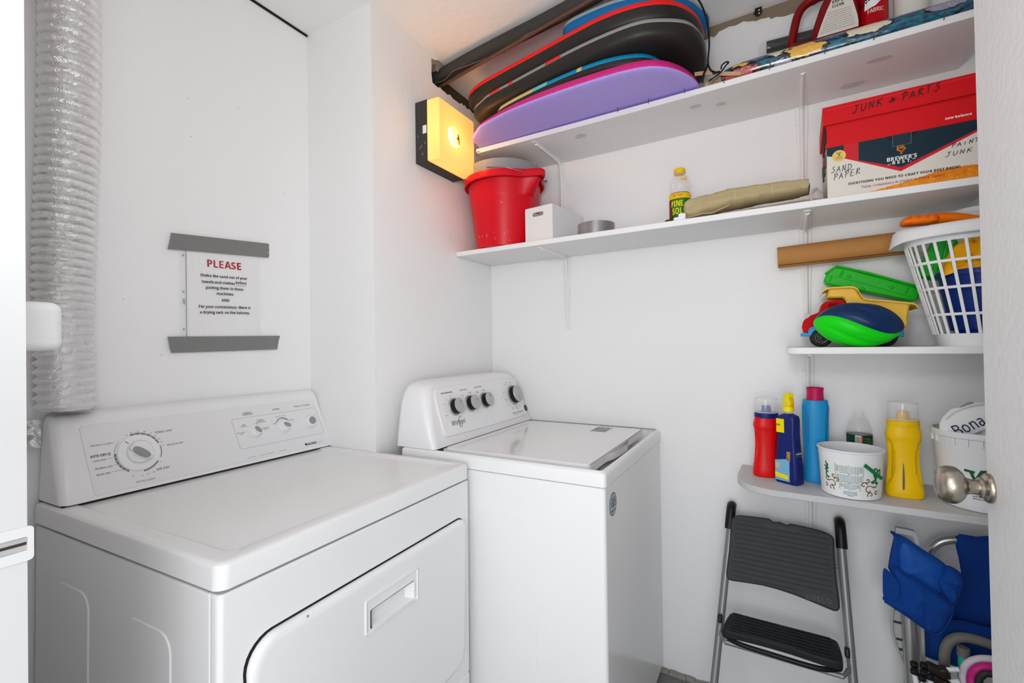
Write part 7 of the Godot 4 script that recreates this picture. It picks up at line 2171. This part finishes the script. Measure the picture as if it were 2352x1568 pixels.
	# polygon in x,y (counter-clockwise), pushed out from z0 to z1, its front edge bevelled
	func prism(poly: PackedVector2Array, z0: float, z1: float, bev := 0.0, back := true) -> void:
		var n := poly.size()
		var ar := 0.0
		for i in n: ar += poly[i].cross(poly[(i + 1) % n])
		if ar < 0.0:
			poly = poly.duplicate(); poly.reverse()
		var ins := poly.duplicate()
		if bev > 0.0:
			for i in n:
				var e0 := (poly[i] - poly[(i - 1 + n) % n]).normalized()
				var e1 := (poly[(i + 1) % n] - poly[i]).normalized()
				var m := Vector2(-e0.y, e0.x) + Vector2(-e1.y, e1.x)
				var l := m.length_squared()
				ins[i] = poly[i] + m * (2.0 * bev / maxf(l, 0.6))
		var ring0 := PackedVector3Array()
		var ring1 := PackedVector3Array()
		var ring2 := PackedVector3Array()
		for i in n:
			ring0.append(Vector3(poly[i].x, poly[i].y, z0))
			ring1.append(Vector3(poly[i].x, poly[i].y, z1 - bev))
			ring2.append(Vector3(ins[i].x, ins[i].y, z1))
		grid([ring0, ring1, ring2] if bev > 0.0 else [ring0, ring2], true)
		var ix := Geometry2D.triangulate_polygon(poly)
		for k in range(0, ix.size(), 3):
			var a := ix[k]
			var b := ix[k + 1]
			var c := ix[k + 2]
			if (poly[b] - poly[a]).cross(poly[c] - poly[a]) < 0.0:
				var t := b; b = c; c = t
			tri(ring2[a], ring2[b], ring2[c], ins[a], ins[b], ins[c])
			if back: tri(ring0[a], ring0[c], ring0[b], poly[a], poly[c], poly[b])
	func size() -> int: return P.size()
	func bend(from: int, f: Callable) -> void:
		for i in range(from, P.size()): P[i] = f.call(P[i])
	func done(ang := 40.0) -> ArrayMesh:
		var n := P.size()
		var fn := PackedVector3Array(); fn.resize(n / 3)
		for f in n / 3:
			fn[f] = (P[f * 3 + 1] - P[f * 3]).cross(P[f * 3 + 2] - P[f * 3])
		var N := PackedVector3Array(); N.resize(n)
		if ang <= 0.0:
			for i in n: N[i] = fn[i / 3].normalized()
		else:
			var at := {}
			for i in n:
				var key := Vector3i((P[i] * 40000.0).round())
				if at.has(key): at[key].append(i / 3)
				else: at[key] = [i / 3]
			var co := cos(deg_to_rad(ang))
			var un := PackedVector3Array(); un.resize(fn.size())
			for f in fn.size(): un[f] = fn[f].normalized()
			for i in n:
				var me := un[i / 3]
				var s := Vector3.ZERO
				for f in at[Vector3i((P[i] * 40000.0).round())]:
					if un[f].dot(me) >= co: s += fn[f]
				N[i] = s.normalized() if s.length_squared() > 0.0 else me
		# Godot's front faces run clockwise
		var V := PackedVector3Array(); V.resize(n)
		var NN := PackedVector3Array(); NN.resize(n)
		var UU := PackedVector2Array(); UU.resize(n)
		var w := 0
		for f in n / 3:
			if fn[f].length_squared() < 1e-22: continue
			for k in [0, 2, 1]:
				V[w] = P[f * 3 + k]; NN[w] = N[f * 3 + k]; UU[w] = U[f * 3 + k]
				w += 1
		V.resize(w); NN.resize(w); UU.resize(w)
		var arr := []
		arr.resize(Mesh.ARRAY_MAX)
		arr[Mesh.ARRAY_VERTEX] = V; arr[Mesh.ARRAY_NORMAL] = NN; arr[Mesh.ARRAY_TEX_UV] = UU
		var me := ArrayMesh.new()
		me.add_surface_from_arrays(Mesh.PRIMITIVE_TRIANGLES, arr)
		return me

func numbered(called: String) -> String:
	names[called] = names.get(called, -1) + 1
	return called if names[called] == 0 else "%s_%03d" % [called, names[called]]

func thing(called: String, label: String, cat: String, at := Vector3.ZERO, turn := 0.0, group := "") -> Node3D:
	var o := Node3D.new()
	o.name = numbered(called)
	add_child(o, true)
	o.position = at
	o.rotation.y = turn
	tag(o, label, cat, group)
	return o

func tag(o: Node, label: String, cat: String, group := "") -> Node:
	o.set_meta("label", label)
	o.set_meta("category", cat)
	if group: o.set_meta("group", group)
	return o

func part(called: String, mesh: Mesh, m: Material, parent: Node, at := Transform3D.IDENTITY, label := "") -> MeshInstance3D:
	var o := MeshInstance3D.new()
	o.name = called
	o.mesh = mesh
	o.material_override = m
	o.transform = at
	o.cast_shadow = GeometryInstance3D.SHADOW_CASTING_SETTING_ON
	parent.add_child(o, true)
	if label: o.set_meta("label", label)
	return o

func struct(called: String, mesh: Mesh, m: Material, label: String, at := Transform3D.IDENTITY) -> MeshInstance3D:
	var o := part(called, mesh, m, self, at)
	o.set_meta("kind", "structure")
	o.set_meta("label", label)
	o.set_meta("category", called.get_slice("_", 0))
	return o

func rgb(r: int, g: int, b: int) -> Color: return Color(r / 255.0, g / 255.0, b / 255.0)

func mat(c: Color, rough := 0.5, metal := 0.0, spec := 0.36) -> StandardMaterial3D:
	var m := StandardMaterial3D.new()
	m.albedo_color = c
	m.roughness = rough
	m.metallic = metal
	m.metallic_specular = spec
	return m

# mottled colour: a noise between a darker tone and the full one
func mottle(m: StandardMaterial3D, freq: float, scale: float, low: float, seed_ := 5) -> StandardMaterial3D:
	var t := noise_tex(freq, 256, seed_)
	var g := Gradient.new()
	g.set_color(0, Color(low, low, low))
	g.set_color(1, Color.WHITE)
	t.color_ramp = g
	m.albedo_texture = t
	m.uv1_triplanar = true
	m.uv1_scale = Vector3.ONE * scale
	return m

func round_poly(p: PackedVector2Array, r: float, k := 4) -> PackedVector2Array:
	var o := PackedVector2Array()
	var n := p.size()
	for i in n:
		var a := p[i] + (p[(i - 1 + n) % n] - p[i]).normalized() * r
		var b := p[i] + (p[(i + 1) % n] - p[i]).normalized() * r
		for j in k + 1:
			var t := j / float(k)
			o.append(a.lerp(p[i], t).lerp(p[i].lerp(b, t), t))
	return o

func noise_tex(freq: float, size := 512, seed_ := 1, normal := false, strength := 4.0, type := FastNoiseLite.TYPE_SIMPLEX_SMOOTH, oct := 4) -> NoiseTexture2D:
	var n := FastNoiseLite.new()
	n.seed = seed_
	n.noise_type = type
	n.frequency = freq
	n.fractal_octaves = oct
	var t := NoiseTexture2D.new()
	t.width = size
	t.height = size
	t.seamless = true
	t.noise = n
	t.as_normal_map = normal
	t.bump_strength = strength
	return t

func bump(m: StandardMaterial3D, t: Texture2D, scale: float, amount := 1.0, world := false) -> StandardMaterial3D:
	m.normal_enabled = true
	m.normal_texture = t
	m.normal_scale = amount
	m.uv1_triplanar = true
	m.uv1_world_triplanar = world
	m.uv1_scale = Vector3.ONE * scale
	return m

func font(bold := false, face := "Droid Sans", italic := false) -> Font:
	var k := "%s%s%s" % [face, bold, italic]
	if not fonts.has(k):
		var f := SystemFont.new()
		f.font_names = PackedStringArray([face])
		if bold: f.font_weight = 700
		var v := FontVariation.new()
		v.base_font = f
		if italic: v.variation_transform = Transform2D(Vector2(1, 0.0), Vector2(0.22, 1), Vector2.ZERO)
		fonts[k] = v
	return fonts[k]

# lettering: cap height h, facing +z of «at», centred (or from the left)
func text(parent: Node, s: String, h: float, m: Material, at: Transform3D, bold := false, left := false, face := "Droid Sans", italic := false, squeeze := 1.0, bendf = null) -> MeshInstance3D:
	var t := TextMesh.new()
	t.font = font(bold, face, italic)
	t.font_size = 24
	t.pixel_size = h / (24 * 0.714)
	t.depth = 0.0004
	t.curve_step = 3.0 if h < 0.006 else 1.5
	t.text = s
	t.horizontal_alignment = HORIZONTAL_ALIGNMENT_LEFT if left else HORIZONTAL_ALIGNMENT_CENTER
	var mesh: Mesh = t
	var x := at * Transform3D(Basis.from_scale(Vector3(squeeze, 1, 1)), Vector3.ZERO)
	if bendf != null:
		var src := t.get_mesh_arrays() if t is PrimitiveMesh else []
		var v: PackedVector3Array = src[Mesh.ARRAY_VERTEX]
		var ix: PackedInt32Array = src[Mesh.ARRAY_INDEX]
		var b := MB.new()
		for k in range(0, ix.size(), 3):
			b.tri(bendf.call(x * v[ix[k]]), bendf.call(x * v[ix[k + 2]]), bendf.call(x * v[ix[k + 1]]))
		mesh = b.done(0.0)
		x = Transform3D.IDENTITY
	return part("lettering", mesh, m, parent, x)

# lettering squeezed to run from x0 to x1 along the local x axis of «at», standing on height y
func fit(parent: Node, s: String, x0: float, x1: float, y: float, h: float, m: Material, at: Transform3D, bold := false, face := "Droid Sans", italic := false, bendf = null) -> MeshInstance3D:
	var t := TextMesh.new()
	t.font = font(bold, face, italic)
	t.font_size = 24
	t.pixel_size = h / (24 * 0.714)
	t.text = s
	var w := maxf(t.get_aabb().size.x, 0.0001)
	return text(parent, s, h, m, at * place(Vector3((x0 + x1) / 2.0, y, 0)), bold, false, face, italic, (x1 - x0) / w, bendf)

# rings of rounded rectangles [x0, z0, x1, z1, corner radius, height], bottom to top, in x,z
func stack(b: MB, list: Array, n := 5, cap := true, bottom := true) -> void:
	var rows := []
	for q in list:
		var row := PackedVector3Array()
		for p in rrect(q[0], -q[3], q[2], -q[1], q[4], n): row.append(Vector3(p.x, q[5], -p.y))
		rows.append(row)
	b.grid(rows, true)
	var c := func(q) -> Vector3: return Vector3((q[0] + q[2]) / 2.0, q[5], (q[1] + q[3]) / 2.0)
	if cap: b.fan(rows[-1], c.call(list[-1]))
	if bottom:
		var r: PackedVector3Array = rows[0].duplicate()
		r.reverse()
		b.fan(r, c.call(list[0]))

# a flat front face at height z with a hole, both as polygons in x,y (counter-clockwise)
func holed(b: MB, outer: PackedVector2Array, hole: PackedVector2Array, z: float) -> void:
	var best := 1e9
	var bi := 0
	var bj := 0
	for i in outer.size():
		for j in hole.size():
			var d := outer[i].distance_squared_to(hole[j])
			if d < best: best = d; bi = i; bj = j
	var pl := PackedVector2Array()
	for i in outer.size() + 1: pl.append(outer[(bi + i) % outer.size()])
	for j in hole.size() + 1: pl.append(hole[(bj - j + hole.size() * 2) % hole.size()])
	var e := Vector2(0.000013, 0.000017)
	pl[outer.size()] += e; pl[outer.size() + 1] += e
	var ix := Geometry2D.triangulate_polygon(pl)
	for k in range(0, ix.size(), 3):
		var p := pl[ix[k]]
		var q := pl[ix[k + 1]]
		var r := pl[ix[k + 2]]
		if (q - p).cross(r - p) < 0.0:
			var t := q; q = r; r = t
		b.tri(Vector3(p.x, p.y, z), Vector3(q.x, q.y, z), Vector3(r.x, r.y, z), p, q, r)

# a thing whose x runs along the shelf wall, standing at (u, y, n)
func wthing(called: String, label: String, cat: String, u: float, y: float, n: float, turn := 0.0, group := "") -> Node3D:
	return thing(called, label, cat, W(u, y, n), WA + turn, group)

func offset(o: PackedVector2Array, d: float) -> PackedVector2Array:      # counter-clockwise outline moved inwards by d
	var r := PackedVector2Array()
	var n := o.size()
	for i in n:
		var e := (o[(i + 1) % n] - o[(i - 1 + n) % n]).normalized()
		r.append(o[i] + Vector2(-e.y, e.x) * d)
	return r

# bands of a solid with plan outline o (x, -z), rings [inset, height] from bottom to top
func bands(b: MB, o: PackedVector2Array, list: Array, bottom := false, top := false, keep = null) -> void:
	var rows := []
	for q in list:
		var row := PackedVector3Array()
		for p in offset(o, q[0]): row.append(Vector3(p.x, q[1], -p.y))
		rows.append(row)
	if keep != null:
		var n := o.size()
		for i in rows.size() - 1:
			for j in n:
				var k := (j + 1) % n
				if keep.call(o[j]): b.quad(rows[i][j], rows[i][k], rows[i + 1][k], rows[i + 1][j])
	else: b.grid(rows, true)
	var mid := Vector2.ZERO
	for p in o: mid += p / o.size()
	if top: b.fan(rows[-1], Vector3(mid.x, list[-1][1], -mid.y))
	if bottom:
		var r: PackedVector3Array = rows[0].duplicate()
		r.reverse()
		b.fan(r, Vector3(mid.x, list[0][1], -mid.y))

# parts that keep their thing's own axes pushed back out of a wall
func clear_of(t: Node3D, f) -> void:
	for c in t.get_children():
		if c is MeshInstance3D and c.transform.is_equal_approx(Transform3D.IDENTITY) and c.mesh is ArrayMesh: c.mesh = reshaped(c.mesh, f)

func walls(b: MB, poly: PackedVector2Array, z0: float, z1: float, inward := false) -> void:
	var a := PackedVector3Array()
	var c := PackedVector3Array()
	for p in poly:
		a.append(Vector3(p.x, p.y, z0)); c.append(Vector3(p.x, p.y, z1))
	b.grid([c, a] if inward else [a, c], true)

func place(o := Vector3.ZERO, rx := 0.0, ry := 0.0, rz := 0.0) -> Transform3D:
	return Transform3D(Basis.from_euler(Vector3(rx, ry, rz)), o)

func arc(c: Vector2, r: float, a0: float, a1: float, n := 6) -> PackedVector2Array:
	var o := PackedVector2Array()
	for i in n + 1:
		var a := deg_to_rad(lerpf(a0, a1, i / float(n)))
		o.append(c + Vector2(cos(a), sin(a)) * r)
	return o

func rrect(x0: float, y0: float, x1: float, y1: float, r: float, n := 5) -> PackedVector2Array:
	var o := PackedVector2Array()
	o.append_array(arc(Vector2(x1 - r, y0 + r), r, -90, 0, n))
	o.append_array(arc(Vector2(x1 - r, y1 - r), r, 0, 90, n))
	o.append_array(arc(Vector2(x0 + r, y1 - r), r, 90, 180, n))
	o.append_array(arc(Vector2(x0 + r, y0 + r), r, 180, 270, n))
	return o

func pv(a: Array) -> PackedVector2Array:            # flat list of numbers to points
	var o := PackedVector2Array()
	for i in range(0, a.size(), 2): o.append(Vector2(a[i], a[i + 1]))
	return o

func pv3(a: Array) -> PackedVector3Array:
	var o := PackedVector3Array()
	for i in range(0, a.size(), 3): o.append(Vector3(a[i], a[i + 1], a[i + 2]))
	return o

func smooth(p: PackedVector3Array, k := 6, closed := false) -> PackedVector3Array:   # Catmull-Rom
	var o := PackedVector3Array()
	var n := p.size()
	for i in (n if closed else n - 1):
		var a := p[(i - 1 + n) % n] if closed else p[maxi(i - 1, 0)]
		var b := p[i]
		var c := p[(i + 1) % n]
		var d := p[(i + 2) % n] if closed else p[mini(i + 2, n - 1)]
		for j in k:
			o.append(b.cubic_interpolate(c, a, d, j / float(k)))
	if not closed: o.append(p[n - 1])
	return o

func smooth2(p: PackedVector2Array, k := 6, closed := false) -> PackedVector2Array:
	var q := PackedVector3Array()
	for v in p: q.append(Vector3(v.x, v.y, 0))
	var o := PackedVector2Array()
	for v in smooth(q, k, closed): o.append(Vector2(v.x, v.y))
	return o

# a flat stroke with rounded joints in x,y at height z
func stroke(b: MB, pts: PackedVector2Array, wd: float, z := 0.0) -> void:
	for i in pts.size() - 1:
		var d := (pts[i + 1] - pts[i]).normalized() * wd / 2.0
		var s := Vector2(-d.y, d.x)
		var a := pts[i] - d * 0.6
		var e := pts[i + 1] + d * 0.6
		b.prism(PackedVector2Array([a - s, e - s, e + s, a + s]), z, z + 0.0003)

func curve_on(prof: PackedVector2Array, y: float) -> float:
	for i in prof.size() - 1:
		if y >= prof[i].y and y <= prof[i + 1].y and prof[i + 1].y > prof[i].y:
			return lerpf(prof[i].x, prof[i + 1].x, (y - prof[i].y) / (prof[i + 1].y - prof[i].y))
	return prof[-1].x
